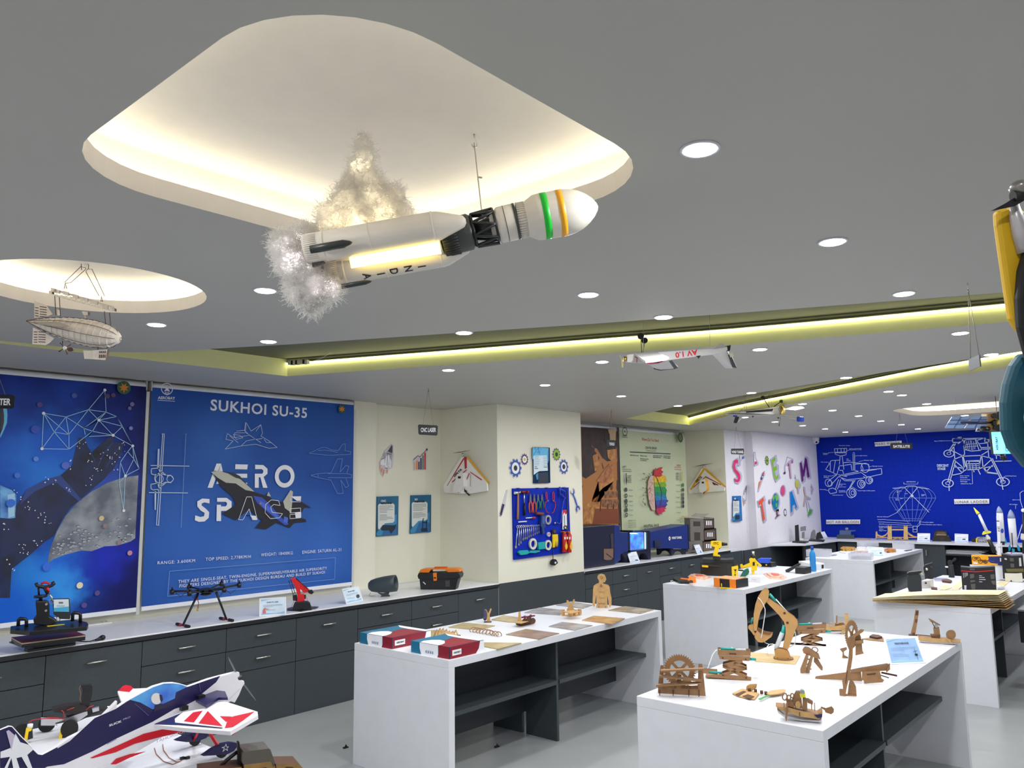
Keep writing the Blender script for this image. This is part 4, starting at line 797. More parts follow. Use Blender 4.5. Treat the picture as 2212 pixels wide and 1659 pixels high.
b.ext([c-u*.15+V((0,0,-.006)),c-u*.05+V((0,0,-.004)),c+V((0,0,-.005)),c+u*.05+V((0,0,.004)),c+u*.15+V((0,0,.016)),c+u*.05+V((0,0,.012)),c+V((0,0,.005)),c-u*.05+V((0,0,.006))],PD1.n*.006);ob('propeller',b,t)
b = B(steel);b.cyl(PD1.px(*Z5([(855,600)])[0],.05),PD1.px(*Z5([(853,628)])[0],.05),.014);ob('motor',b,t)
b = B(M('white_foam',(246,245,240),.7));b.plate(PD1,Z5([(835,770),(885,760),(890,868),(838,915),(800,915)]),t=.06,off=.05);b.use(pblack);b.plate(PD1,Z5([(845,788),(868,788),(866,805),(847,806)]),t=.004,off=.111);b.plate(PD1,Z5([(868,895),(888,905),(885,915),(918,940),(905,945),(878,915)]),t=.01,off=.05);ob('pod',b,t)
t = delta('white delta wing model with yellow edges on the wall before the magenta S',PD2,ZS,[(208,812)],[(380,572),(612,790)],(365,572),[(612,830),(215,862)],True,None,[(285,740),(350,680)],
  [(yl,[(362,574),(378,590),(228,822),(208,815)]),(yl,[(372,574),(400,590),(614,782),(608,796),(590,785),(375,598)]),(M('maroon_tape',(150,40,50)),[(245,790),(378,676),(380,668),(388,668),(560,760),(558,768),(384,680),(250,796)]),(M('maroon_tape',(150,40,50)),[(455,728),(525,760),(530,772),(480,762)]),(pblack,[(458,728),(478,742),(482,760),(500,775),(470,760)])])
b = B(M('prop_olive',(120,116,90),.3));c = PD2.px(*ZS([(375,548)])[0],.07);u = PD2.u;b.ext([c-u*.2+V((0,0,-.02)),c,c+u*.2+V((0,0,.03)),c+u*.02+V((0,0,.02)),c-u*.02+V((0,0,.015))],PD2.n*.006);ob('propeller',b,t)
b = B(steel);b.cyl(PD2.px(*ZS([(376,552)])[0],.05),PD2.px(*ZS([(374,578)])[0],.05),.015);ob('motor',b,t)
b = B(M('white_foam',(246,245,240),.7));b.plate(PD2,ZS([(362,715),(375,700),(418,702),(440,810),(400,865),(360,838),(348,800)]),t=.08,off=.05,edge=yl);b.use(pblack).plate(PD2,ZS([(384,728),(408,728),(406,748),(386,748)]),t=.004,off=.131);b.use(M('maroon_tape',(150,40,50))).plate(PD2,ZS([(400,850),(432,830),(405,868)]),t=.01,off=.13);ob('pod',b,t)
# ================================================================= pegboard and the tools on it
b = B(M('pegboard_blue',(8,44,178),.6,var=.05,spec=.15));P = PY(YB-.001);b.poly(P,ZP([(140,582),(802,570),(828,1345),(155,1432)]),t=.025,off=0)
b.use(M('peg_hole',(10,22,90)));Q = PY(YB-.0265)
for i in range(22):
    for j in range(24):
        u = .02+i*.044;v = .02+j*.041
        x = 140+(802-140)*u+15*v;y = 582+(1432-582)*v-12*u-(v*75*u)
        if i % 1 == 0: b.circ(Q,*ZP([(x,y)])[0],.003,n=4,off=.0002)
b.use(M('pegboard_clip',(16,34,120)));
for x,y in ((200,578),(430,575),(540,572),(745,568)): b.poly(P,ZP([(x-10,y),(x+12,y-2),(x+14,y+10),(x-8,y+12)]),t=.034,off=0)
ob('pegboard',b,label='blue pegboard full of hand tools on the cream pier',cat='pegboard')
PG = PY(YB-.034)
def tool(name,lab,cat,parts,group='tools hung on the pegboard'):
    """parts: (part name, material, builder function)"""
    O = None;made = []
    if len(parts) == 1:
        b = B(parts[0][1]);parts[0][2](b);return ob(name,b,label=lab,cat=cat,group=group)
    bs = []
    for n,mt,fn in parts:
        b = B(mt);fn(b);bs.append((n,b))
    c = sum((p for _,b in bs for p in b.v),V())/sum(len(b.v) for _,b in bs)
    t = thing(name,lab,cat,c,group)
    for n,b in bs: ob(n,b,t)
    return t
tp = lambda x,y,o=0: PG.px(*ZP([(x,y)])[0],o)
wood = M('hickory',(176,124,72),.5,var=.1)
tool('hammer','hammer with a tan wooden handle at the top left of the pegboard','hammer',[('handle',wood,lambda b: b.tube([tp(206,645,.012),tp(206,740,.012),tp(204,850,.012),tp(202,950,.012)],[.011,.011,.013,.014])),('head',steel,lambda b: (b.cyl(tp(168,636,.012),tp(215,634,.012),.016),b.tube([tp(215,634,.012),tp(232,626,.012),tp(242,614,.012)],[.014,.01,.006])))])
tool('hammer','hammer with a black grip and red-brown head beside the wooden one','hammer',[('grip',pblack,lambda b: b.tube([tp(283,765,.012),tp(284,840,.012),tp(285,905,.012)],[.012,.013,.014])),('shaft',steel,lambda b: b.tube([tp(277,640,.012),tp(283,765,.012)],.008)),('head',M('hammer_head',(140,44,44),.3,.4),lambda b: (b.cyl(tp(240,620,.02),tp(300,624,.02),.013),b.cyl(tp(300,624,.02),tp(322,626,.02),.018)))])
for x,c,lab in ((352,M('grip_coral',(214,84,70)),'pliers with coral red grips, next to the hammers'),(398,M('grip_coral2',(206,72,62)),'pliers with coral red grips, second from the hammers'),(444,M('grip_green',(20,120,110)),'long nose pliers with teal grips'),(490,M('grip_green2',(24,110,100)),'small cutters with teal grips, rightmost of the four')):
    k = 1 if x < 420 else .78;y0 = 650 if x < 420 else 655
    tool('pliers',lab,'pliers',[('jaws',M('plier_steel',(150,154,160),.3,.8),lambda b,x=x,k=k,y0=y0: b.plate(PG,ZP([(x-6,y0),(x,y0-4),(x+4,y0),(x+12,y0+80*k),(x,y0+92*k),(x-12,y0+80*k)]),t=.01,off=.008)),
        ('grip',c,lambda b,x=x,k=k,y0=y0: b.tube([tp(x-2,y0+78*k,.014),tp(x-14,y0+120*k,.014),tp(x-14,y0+170*k,.014),tp(x-8,y0+222*k,.014)],[.006,.009,.009,.008])),
        ('grip',c,lambda b,x=x,k=k,y0=y0: b.tube([tp(x+4,y0+78*k,.014),tp(x+18,y0+120*k,.014),tp(x+22,y0+170*k,.014),tp(x+16,y0+218*k,.014)],[.006,.009,.009,.008]))])
rc = M('wire_red',(190,40,60),.4)
tool('wire_stripper','spring-jawed stripper with a red loop handle, nearer the pliers','wire stripper',[('jaws',rc,lambda b: b.tube([tp(538,640,.01),tp(545,625,.01),tp(552,640,.01),tp(556,725,.01),tp(540,720,.01)],.006,closed=True)),('handle',rc,lambda b: b.tube([tp(556,735,.012),tp(534,745,.012),tp(528,790,.012),tp(545,860,.012),tp(580,878,.012)],.005)),('pivot',steel,lambda b: b.cyl(tp(562,728,.005),tp(562,728,.02),.008))])
tool('wire_stripper','spring-jawed stripper with a red loop handle, beside the blue hacksaw','wire stripper',[('jaws',rc,lambda b: b.tube([tp(620,640,.01),tp(628,622,.01),tp(638,640,.01),tp(638,725,.01),tp(618,720,.01)],.006,closed=True)),('handle',rc,lambda b: b.tube([tp(634,735,.012),tp(656,745,.012),tp(652,800,.012),tp(632,865,.012),tp(605,878,.012)],.005)),('pivot',steel,lambda b: b.cyl(tp(626,728,.005),tp(626,728,.02),.008))])
hb = M('hacksaw_blue',(24,60,180),.4)
tool('hacksaw','blue hacksaw hanging with its handle up beside the strippers','hacksaw',[('handle',hb,lambda b: (b.tube([tp(700,585,.02),tp(760,620,.02),tp(766,700,.02),tp(696,640,.02)],.011,closed=True),b.tube([tp(697,563,.02),tp(702,640,.02)],.012))),('frame',hb,lambda b: b.tube([tp(755,690,.02),tp(738,760,.02),tp(718,880,.02),tp(712,985,.02),tp(690,1005,.02),tp(655,985,.02)],.008)),('blade',M('saw_blade',(40,70,150),.3,.6),lambda b: b.plate(PG,ZP([(700,640),(706,642),(650,985),(643,984)]),t=.002,off=.02)),('wing_nut',steel,lambda b: b.ell(tp(640,995,.02),.012))])
tool('ruler','long dark metal rule down the right edge of the pegboard','ruler',[('x',M('rule_grey',(70,66,70),.4,.6),lambda b: b.plate(PG,ZP([(796,590),(803,590),(812,1078),(800,1080)]),t=.003,off=.005))])
tool('scissors','scissors in red and white packaging above the spray cans','scissors',[('card',pwhite,lambda b: (b.plate(PG,ZP([(740,842),(788,838),(794,1068),(738,1072)]),t=.003,off=.008),b.use(red).plate(PG,ZP([(742,842),(788,839),(788,880),(772,892),(762,866),(744,900)]),t=.001,off=.011))),('blades',steel,lambda b: b.plate(PG,ZP([(754,905),(762,900),(766,1030),(760,1030)]),t=.004,off=.013)),('grips',pblack,lambda b: b.tube([tp(752,1040,.018),tp(760,1028,.018),tp(780,1030,.018),tp(790,1045,.018),tp(775,1070,.018),tp(755,1062,.018)],.006,closed=True))])
for k in range(12):
    xt = 203+k*23.2;yt = 1040-k*1.6;yb = [1290,1262,1238,1202,1190,1186,1170,1160,1148,1138,1126,1114][k];xb = xt-(18 if k == 0 else 8 if k < 3 else 3 if k<8 else 0)+ (0 if k<9 else 0)
    def sp(b,xt=xt,yt=yt,yb=yb,xb=xb,k=k):
        r = .014-.0006*k;P = tp(xt,yt,.008);b.tube([P+PG.u*math.cos(a)*r+PG.v*math.sin(a)*r for a in [2*PI*i/12 for i in range(12)]],r*.35,6,closed=True)
        q = tp(xb,yb-14,.008);b.tube([P-PG.v*r,q],[r*.4,r*.5],6);b.plate(PG,ZP([(xb-9+k*.4,yb-24),(xb+9-k*.4,yb-24),(xb+10-k*.4,yb-4),(xb+5,yb+8),(xb+2,yb-8),(xb-3,yb-8),(xb-6,yb+8),(xb-10+k*.4,yb-4)]),t=.005,off=.006)
    tool('spanner','chrome combination spanner, %s in the row from the longest' % ('first','second','third','fourth','fifth','sixth','seventh','eighth','ninth','tenth','eleventh','twelfth')[k],'spanner',[('x',M('chrome',(205,208,215),.25,.9),sp)],'chrome spanners in a graded row')
def roll(x,y,R,r,c,lab,w=.02):
    def fn(b):
        O = tp(x,y,.0);n = 24;P = [(R,0),(R,w),(r,w),(r,0)]
        vs = [O+PG.n*h+(PG.u*math.cos(2*PI*k/n)+PG.v*math.sin(2*PI*k/n))*rr for rr,h in P for k in range(n)]
        b.add(vs,[(i*n+k,i*n+(k+1)%n,((i+1)%4)*n+(k+1)%n,((i+1)%4)*n+k) for i in range(4) for k in range(n)])
    tool('tape_roll',lab,'tape',[('x',c,fn)],'tape rolls on the pegboard')
roll(564,956,.055,.036,M('duct_tape',(170,166,168)),'grey roll of duct tape right of the blue glue gun')
roll(384,1244,.064,.04,M('masking_tape',(226,220,206)),'large cream roll of masking tape under the spanners')
roll(566,1258,.058,.038,M('masking_tape2',(228,224,196)),'cream tape roll between the teal pack and the yellow knives')
roll(572,1130,.026,.014,M('electric_tape',(226,200,214)),'tiny pink and white tape roll above the cream one')
tool('heat_gun','blue glue gun with a brown nozzle in the middle of the pegboard','glue gun',[('nozzle',M('rust_brown',(110,60,50)),lambda b: b.cyl(tp(412,878,.02),tp(496,886,.02),.016,r2=.02)),('body',M('gun_blue',(30,56,120)),lambda b: b.plate(PG,ZP([(470,900),(515,905),(522,1040),(500,1050),(512,1120),(486,1125),(476,1050),(462,1030)]),t=.03,off=.004)),('label',M('gun_panel',(60,90,160)),lambda b: b.plate(PG,ZP([(478,915),(508,918),(510,1000),(480,1005)]),t=.001,off=.0345))])
tool('screwdriver','small tester screwdriver with a red end above the spanners','screwdriver',[('shaft',pwhite,lambda b: b.cyl(tp(300,935,.012),tp(375,930,.012),.006)),('grip',M('tester_red',(190,40,70)),lambda b: b.cyl(tp(375,930,.012),tp(410,932,.012),.012))])
tool('marker','thin white marker lying level above the first spanners','marker',[('x',pwhite,lambda b: b.cyl(tp(212,982,.012),tp(308,975,.012),.007))])
tpk = M('teal_pack',(30,170,170),.3)
for lab,L in (('folded teal cloth pack at the bottom left of the pegboard',[(200,1345),(220,1322),(310,1316),(332,1350),(300,1368),(230,1376)]),('second folded teal pack along the bottom of the pegboard',[(335,1335),(350,1322),(455,1320),(458,1335),(400,1352),(335,1350)]),('square teal pack between two cream tape rolls',[(436,1228),(515,1216),(524,1300),(444,1310)])):
    tool('sanding_pack',lab,'pack',[('x',tpk,lambda b,L=L: b.plate(PG,ZP(L),t=.025,off=.003))])
tool('knife_pack','yellow and black carded knife blades left of the spray cans','knife set',[('card',M('pack_black',(34,34,30)),lambda b: b.plate(PG,ZP([(612,1070),(662,1068),(680,1285),(616,1292)]),t=.004,off=.005)),('blade_case',yellow,lambda b: b.plate(PG,ZP([(614,1132),(674,1128),(678,1200),(672,1275),(664,1200),(655,1278),(646,1200),(636,1284),(618,1288)]),t=.014,off=.009)),('hanger',M('pack_grey',(70,72,76)),lambda b: b.plate(PG,ZP([(622,1080),(655,1078),(650,1112),(630,1114)]),t=.01,off=.009))])
for x,lab in ((742,'red spray can with a flame picture and orange cap, nearer the yellow knives'),(800,'red spray can with a flame picture at the corner of the pegboard')):
    def can(b,x=x):
        p = tp(x,1345,.032);q = tp(x+2,1130,.032);b.lathe([(.028,0),(.031,.008),(.031,(q-p).length-.01),(.024,(q-p).length+.005)],p,q-p,20)
    def art(b,x=x):
        O = [( -8,1305),(-16,1270),(-6,1230),(2,1205),(6,1235),(14,1250),(16,1285),(4,1312)];b.use(M('flame_yellow',(245,190,40)));b.plate(PG,ZP([(x+a,y) for a,y in O]),t=.002,off=.0625)
        b.use(pwhite).plate(PG,ZP([(x-22,1160),(x+22,1157),(x+22,1185),(x-20,1188)]),t=.001,off=.0595)
    tool('spray_can',lab,'spray can',[('body',M('can_red',(196,34,28),.3),can),('print',M('flame_yellow',(245,190,40)),art),('cap',M('cap_orange',(196,80,20)),lambda b,x=x: (b.cyl(tp(x,1134,.032),tp(x,1095,.032),.022,r2=.018),b.box(*[c for a in zip(tp(x-26,1105,.03)-V((.0,.02,.0)),tp(x-26,1105,.03)+V((.03,.02,.012))) for c in a])))],'spray cans on the pegboard')
tool('tape_measure','black tape measure dangling below the pegboard','tape measure',[('case',pblack,lambda b: b.plate(PG,ZP([(612,1450),(628,1430),(650,1425),(664,1440),(678,1472),(655,1490),(640,1502),(620,1495),(610,1475)]),t=.035,off=-.015)),('strap',pblack,lambda b: b.tube([tp(632,1320,.006),tp(634,1380,.0),tp(634,1430,.0)],.004)),('clip',pwhite,lambda b: b.plate(PG,ZP([(634,1460),(658,1455),(654,1478),(640,1482)]),t=.001,off=.021))])
# ================================================================= hanging signs
def sign(lab,hook,quad,textpts,s_,top=HCEIL,tilt=None):
    """hook: ceiling picture point, quad: picture corners at the depth of the hook"""
    P0 = onZ(*hook,top);D = P0.copy();D.z = 2.4
    a = CAM+ray(*quad[0])*dep(P0);c = CAM+ray(*quad[1])*dep(P0);u = c-a;u.z = 0
    pl = Pl((a+c)/2,u,u.cross(V((0,0,1))));
    t = thing('hanging_sign',lab,'sign',pl.O,'black signs hung from the ceiling')
    b = B(M('sign_black',(24,26,32),.3));
    x = [p[0] for p in quad];y = [p[1] for p in quad];m = [((quad[0][0]+quad[2][0])/2,(quad[0][1]+quad[2][1])/2)]
    (x0,y0),(x1,y1),(x2,y2),(x3,y3) = quad;e = .05
    L = [(x0+(x1-x0)*e,y0),(x1-(x1-x0)*e,y1),(x1,y1+(y2-y1)*e*2),(x2,y2-(y2-y1)*e*2),(x2-(x2-x3)*e,y2),(x3+(x2-x3)*e,y3),(x3,y3-(y3-y0)*e*2),(x0,y0+(y3-y0)*e*2)]
    b.poly(pl,L,t=.006,off=0);ob('panel',b,t)
    b = B(pwhite);b.text(pl,s_,*textpts[:2],h=textpts[2],bold=.03,off=.0066);ob('lettering',b,t)
    b = B(M('cord_grey',(120,116,100)));
    for k in (.25,.78):
        q = pl.px(x0+(x1-x0)*k,y0+(y1-y0)*k,.003);b.tube([q,P0-V((0,0,.02))],.0012,5)
    ob('cord',b,t)
    b = B(M('hook_grey',(130,128,120),.3,.7));b.tube([P0,P0-V((0,0,.012))]+[P0+V((.008*math.sin(a),0,-.02-.008*(1-math.cos(a)))) for a in (.3,1.2,2.2,3.1)],.002,6);ob('hook',b,t)
sign('hanging black sign reading CNC LASER before the cream recess',(925,838),[(903,917),(946,919),(945,941),(904,939)],[(909,933),(942,933),9],'CNC LASER')
sign('hanging black sign reading TOOLS at the workshop blind',(1320,885),[(1311,950),(1330,951),(1330,966),(1311,964)],[(1316,962),(1327,962),6],'TOOLS')
sign('hanging black sign reading WIND TUNNEL beside the magenta S',(1590,921),[(1579,969),(1607,969),(1607,982),(1579,981)],[(1580.5,979),(1606,979),5.5],'WIND TUNNEL')
sign('hanging black sign reading SATELLITE before the blueprint wall',(1943,893),[(1923,957),(1971,957),(1971,971),(1923,970)],[(1929,967),(1965,967),5.5],'SATELLITE')
sign('hanging black sign ending in TER at the picture edge',(-28,735),[(-62,852),(33,853),(31,883),(-62,881)],[(-50,875),(24,875),14],'3D PRINTER')
# the edge-on sign
P0 = onZ(2090,612,HCEIL);d0 = dep(P0);g = lambda x,y: CAM+ray(x,y)*d0
t = thing('hanging_sign','hanging sign seen almost edge-on before the yellow channels','sign',g(2107,770),'black signs hung from the ceiling')
c = g(2107,784);u = (CAM-c);u.z = 0;u = u.normalized();w_ = V((-u.y,u.x,0));uu = (u*.93+w_*.3).normalized()
b = B(M('sign_grey',(70,72,76),.3));h = .028;b.ext([c-uu*.075+V((0,0,h)),c+uu*.075+V((0,0,h)),c+uu*.075-V((0,0,h)),c-uu*.075-V((0,0,h))],uu.cross(V((0,0,1)))*.006);ob('panel',b,t)
b = B(M('cord_grey',(120,116,100)));
for s_ in (-1,1): b.tube([c+uu*.06*s_+V((0,0,h)),P0-V((0,0,.03))],.0016,6)
ob('cord',b,t)
b = B(steel);b.tube([P0,P0-V((0,0,.01))]+[P0+V((.01*math.sin(a),0,-.02-.01*(1-math.cos(a)))) for a in (.3,1.2,2.2,3.1,4)],.002,6);ob('hook',b,t)
# security camera
t = thing('security_camera','white dome security camera in the ceiling corner by the blueprint wall','camera',onX(1762,944,16.1))
c = onX(1762,950,16.08);b = B(pwhite);b.lathe([(.05,.06),(.075,.05),(.07,0),(.03,-.02)],c,(0,0,1),20);ob('housing',b,t)
b = B(pwhite);b.ell(c+V((-.01,-.01,-.03)),.06,16,12);ob('ball',b,t);b = B(pblack);b.ell(c+V((-.05,-.03,-.05)),.022,12,8);ob('lens',b,t)
# ================================================================= things hung from the ceiling
def IP(P): return Pl(P,CR,-CF)      # plane through P square to the view
def at(px,py,d): return CAM + ray(px,py)*d
# --- the rocket with cotton smoke
DR = 2.40
Rz = lambda x,y,o=0: at(560+x*.37975,260+y*.37975,DR-o)
k_ = .37975*DR/F
rk = thing('model_rocket','big white model rocket with green and orange bands hanging under the rounded square recess','model rocket',Rz(1000,600))
rw = M('rocket_white',(226,220,208),.45,var=.03,scale=14,stretch=(1,1,6));rg = M('rocket_dark',(58,64,60),.4)
def body(name,A,C,prof,mat=rw,n=36,parent=rk,label=None,extra=None):
    """prof: (fraction along A->C, radius in zoom px)"""
    L = (C-A).length;b = B(mat);b.lathe([(r*k_,f*L) for f,r in prof],A,C-A,n)
    if extra: extra(b)
    return ob(name,b,parent,label)
fa,fb = Rz(1470,572),Rz(1928,490)
fair = body('fairing',fa,fb,[(0,98),(.10,98),(.22,128),(.28,131),(.58,132),(.68,124),(.78,108),(.87,82),(.94,52),(.985,22),(1,2)])
for nm,c,f0,f1,r in (('green_band',(10,200,50),.305,.385,132.5),('orange_band',(250,176,20),.50,.575,133)):
    L = (fb-fa).length;b = B(M(nm,c,.4));b.lathe([(r*k_-.001,f0*L),(r*k_,f0*L),(r*k_,f1*L),(r*k_-.001,f1*L)],fa,fb-fa,36);ob(nm,b,fair)
b = B(rw);ax = (fb-fa).normalized();u = ax.orthogonal().normalized();w = ax.cross(u);L = (fb-fa).length
for k in range(44):
    a = 2*PI*k/44;c = fa+(u*math.cos(a)+w*math.sin(a))*99*k_;b.tube([c+ax*.0*L,c+ax*.105*L],.0024,5)
ob('corrugation',b,fair)
ua,ub = Rz(1300,612),Rz(1468,573)
up = body('upper_stage',ua,ub,[(0,38),(.12,60),(.38,100),(.42,103),(1,103)])
for f0,f1 in ((.60,.62),(.92,1.0)):
    L = (ub-ua).length;b = B(rg);b.lathe([(103*k_,f0*L),(104.5*k_,f0*L),(104.5*k_,f1*L),(103*k_,f1*L)],ua,ub-ua,36);ob('dark_ring',b,up)
ia,ib = Rz(1040,672),Rz(1222,628)
inter = body('interstage',ia,ib,[(0,104),(.86,104),(1,84)],rg)
b = B(M('rocket_ribs',(36,40,38)));ax = (ib-ia).normalized();u = ax.orthogonal().normalized();w = ax.cross(u);L = (ib-ia).length
for k in range(40):
    a = 2*PI*k/40;c = ia+(u*math.cos(a)+w*math.sin(a))*105*k_;b.tube([c+ax*.02*L,c+ax*.48*L],.003,4)
ob('ribs',b,inter)
b = B(M('truss_black',(34,38,40),.4));A0,A1 = Rz(1222,628),Rz(1345,600)
R0 = [A0+(u*math.cos(2*PI*k/8)+w*math.sin(2*PI*k/8))*96*k_ for k in range(8)];R1 = [A1+(u*math.cos(2*PI*(k+.5)/8)+w*math.sin(2*PI*(k+.5)/8))*100*k_ for k in range(8)]
for k in range(8): b.cyl(R0[k],R1[k],.0045,6);b.cyl(R1[k],R0[(k+1) % 8],.0045,6)
b.tube(R0,.004,6,closed=True);b.tube(R1,.004,6,closed=True);b.cyl(A0,A1,40*k_,16,62*k_);ob('truss',b,rk)
ca,cb = Rz(330,805,-.05),Rz(1045,672,0)
body('core_stage',ca,cb,[(0,70),(.03,98),(1,98)])
b = B(M('core_light',(255,226,120),em=5));
A_,C_ = Rz(520,815,.048),Rz(1030,722,.048);n_ = (C_-A_).cross(CF).normalized();b.ext([A_-n_*.014,A_+n_*.022,C_+n_*.03,C_-n_*.02],-CF*.006);ob('light_strip',b,rk,'warm glowing light strip on the core')
N1 = body('booster',Rz(265,735,.06),Rz(1176,572,.06),[(0,84),(.79,84),(.83,80),(.95,44),(.985,32),(1,12)],label='booster on the camera side')
N2 = body('booster',Rz(390,868,-.03),Rz(1200,722,-.03),[(0,84),(.80,84),(.84,80),(.96,40),(.985,30),(1,10)],label='booster carrying the letters INDIA')
for par,A,C,ra in ((N1,Rz(265,735,.06),Rz(1176,572,.06),84),(N2,Rz(390,868,-.03),Rz(1200,722,-.03),84)):
    ax = (C-A).normalized();L = (C-A).length;b = B(rw)
    for f in (.12,.4,.79): b.lathe([(ra*k_,0),((ra+2)*k_,.001),((ra+2)*k_,.004),(ra*k_,.005)],A+ax*L*f,ax,36)
    u = -CF;u = (u-ax*u.dot(ax)).normalized();w = ax.cross(u)
    for k in range(15):
        a = -.9+.13*k;c = A+(u*math.cos(a)+w*math.sin(a))*ra*k_;b.tube([c+ax*.005,c+ax*L*.085],.0018,4)
    ob('hoops',b,par)
# lettering wrapped on the lower booster
A,C = Rz(390,868,-.03),Rz(1200,722,-.03);ax = (C-A).normalized();u = -CF;u = (u-ax*u.dot(ax)).normalized();dn = ax.cross(u)
if dn.dot(CU) > 0: dn = -dn
b = B(M('letter_black',(26,26,26)))
for ch,zx in zip('INDIA',(915,838,757,682,603)):
    vs,fs,x0,x1 = glyphs(ch,.02);s0 = (Rz(zx,868-(zx-390)*.18)-A).dot(ax);sc = .034;L_ = []
    for x,y in vs: a = .92+(x-(x0+x1)/2)*sc/(84*k_);L_.append(A+ax*(s0+(y-.35)*sc)+(u*math.cos(a)+dn*math.sin(a))*(84*k_+.0012))
    b.add(L_,fs)
ob('lettering',b,N2)
def pod(p,q,r,off):
    A,C = Rz(*p,off),Rz(*q,off);L = (C-A).length;b = B(M('pod_dark',(44,50,50),.35));b.lathe([(r*k_,0),(r*k_,L*.78),(r*.5*k_,L*.94),(1e-4,L)],A,C-A,16);ob('side_motor',b,rk)
pod((292,735),(532,694),23,.13);pod((470,945),(642,914),14,.04)
b = B(M('nozzle_grey',(84,82,80)));b.plate(IP(Rz(330,800,.05)),[(560+x*.37975,260+y*.37975) for x,y in [(300,770),(370,760),(375,815),(312,838)]],t=.02);b.cyl(Rz(335,870,.0),Rz(400,860,.0),.02,12,.012);ob('nozzle',b,rk)
cord = M('cord_white',(205,200,180));b = B(cord);h1 = onZ(1024,290,HCEIL+.2);
b.tube([h1-V((0,0,.03)),Rz(1262,490,.0),Rz(1285,640,0)],.0022,6);b.tube([Rz(1246,322,.0),Rz(1268,326,.0)],.003,5);ob('cord',b,rk)
b = B(steel);b.tube([h1]+[h1+V((.014*math.sin(a),0,-.018-.014*(1-math.cos(a)))) for a in (.2,1.2,2.2,3.2,4.2)],.0028,6);ob('hook',b,rk);b = B(steel);h2 = onZ(783,293,HCEIL+.2);b.lathe([(.016,0),(.016,-.006),(.002,-.014)],h2,(0,0,1),14);ob('ceiling_hook',b,rk)
# cotton
cot = bpy.data.materials.new('cotton_wool');cot.use_nodes = True;nt = cot.node_tree;nt.nodes.clear()
o_ = nt.nodes.new('ShaderNodeOutputMaterial');d_ = nt.nodes.new('ShaderNodeBsdfDiffuse');t_ = nt.nodes.new('ShaderNodeBsdfTranslucent');x_ = nt.nodes.new('ShaderNodeMixShader');n_ = nt.nodes.new('ShaderNodeTexNoise');r_ = nt.nodes.new('ShaderNodeValToRGB')
n_.inputs['Scale'].default_value = 18;r_.color_ramp.elements[0].color = (.93,.91,.88,1);r_.color_ramp.elements[1].color = (.99,.98,.96,1)
nt.links.new(n_.outputs['Fac'],r_.inputs[0]);nt.links.new(r_.outputs[0],d_.inputs[0]);nt.links.new(r_.outputs[0],t_.inputs[0]);x_.inputs[0].default_value = .6
nt.links.new(d_.outputs[0],x_.inputs[1]);nt.links.new(t_.outputs[0],x_.inputs[2]);y_ = nt.nodes.new('ShaderNodeMixShader');z_ = nt.nodes.new('ShaderNodeBsdfTransparent');y_.inputs[0].default_value = .35;nt.links.new(x_.outputs[0],y_.inputs[1]);nt.links.new(z_.outputs[0],y_.inputs[2]);nt.links.new(y_.outputs[0],o_.inputs[0])
def cotton(name,blobs_,nst,lab,seed,ln=.035):
    r = random.Random(seed);b = B(cot)
    from mathutils import noise
    for (x,y,R,off) in blobs_:
        c = Rz(x,y,off);k0 = len(b.v);b.ell(c,R*k_*.8,36,22)
        for i in range(k0,len(b.v)):
            d = (b.v[i]-c);f = noise.noise(b.v[i]*18)*.36+noise.noise(b.v[i]*50)*.22+noise.noise(b.v[i]*130)*.12;b.v[i] = c+d*(1+f)
    body_ = ob(name,b,rk,lab);md = body_.modifiers.new('union','REMESH');md.mode = 'VOXEL';md.voxel_size = .004;md.use_smooth_shade = True;b = B(cot)
    tot = sum(q[2]**2 for q in blobs_)
    for (x,y,R,off) in blobs_:
        c = Rz(x,y,off)
        for _ in range(int(nst*R*R/tot)):
            d = V((r.gauss(0,1),r.gauss(0,1),r.gauss(0,1))).normalized();p = c+d*R*k_*r.uniform(.72,1.0)
            v = (d*.55+V((r.gauss(0,1),r.gauss(0,1),r.gauss(0,1)))*.6).normalized();P = [p];L = ln*r.uniform(.4,1.25)
            for s in range(5):
                v = (v+V((r.gauss(0,1),r.gauss(0,1),r.gauss(0,1)))*.55).normalized();p = p+v*L/5;P.append(p)
            b.tube(P,[.0009,.0008,.0007,.0006,.0005,.0003],3,cap=False)
    return ob('loose_fibre',b,body_)
cotton('smoke_column',[(590,100,26,-.02),(592,150,56,-.02),(600,210,66,-.02),(578,270,74,-.02),(570,330,88,-.02),(625,350,86,0),(540,390,90,-.02),(640,430,118,-.02),(760,430,72,-.02),(520,480,130,-.03),(700,500,140,-.04),(430,560,120,-.04),(560,590,130,-.05),(700,590,120,-.05),(820,530,70,-.04),(400,620,90,-.04)],9000,'cream cotton wool plume rising to the ceiling hook',11,.03)
cotton('exhaust_smoke',[(150,720,80,.04),(190,800,95,.04),(120,690,46,.04),(250,880,95,.02),(240,960,80,.02),(320,960,100,.03),(400,960,62,.03),(300,1030,62,.03),(220,690,72,.0),(270,650,56,-.02),(420,930,50,.0),(285,1075,24,.03)],9000,'bright white cotton wool exhaust curling at the tail',12,.04)
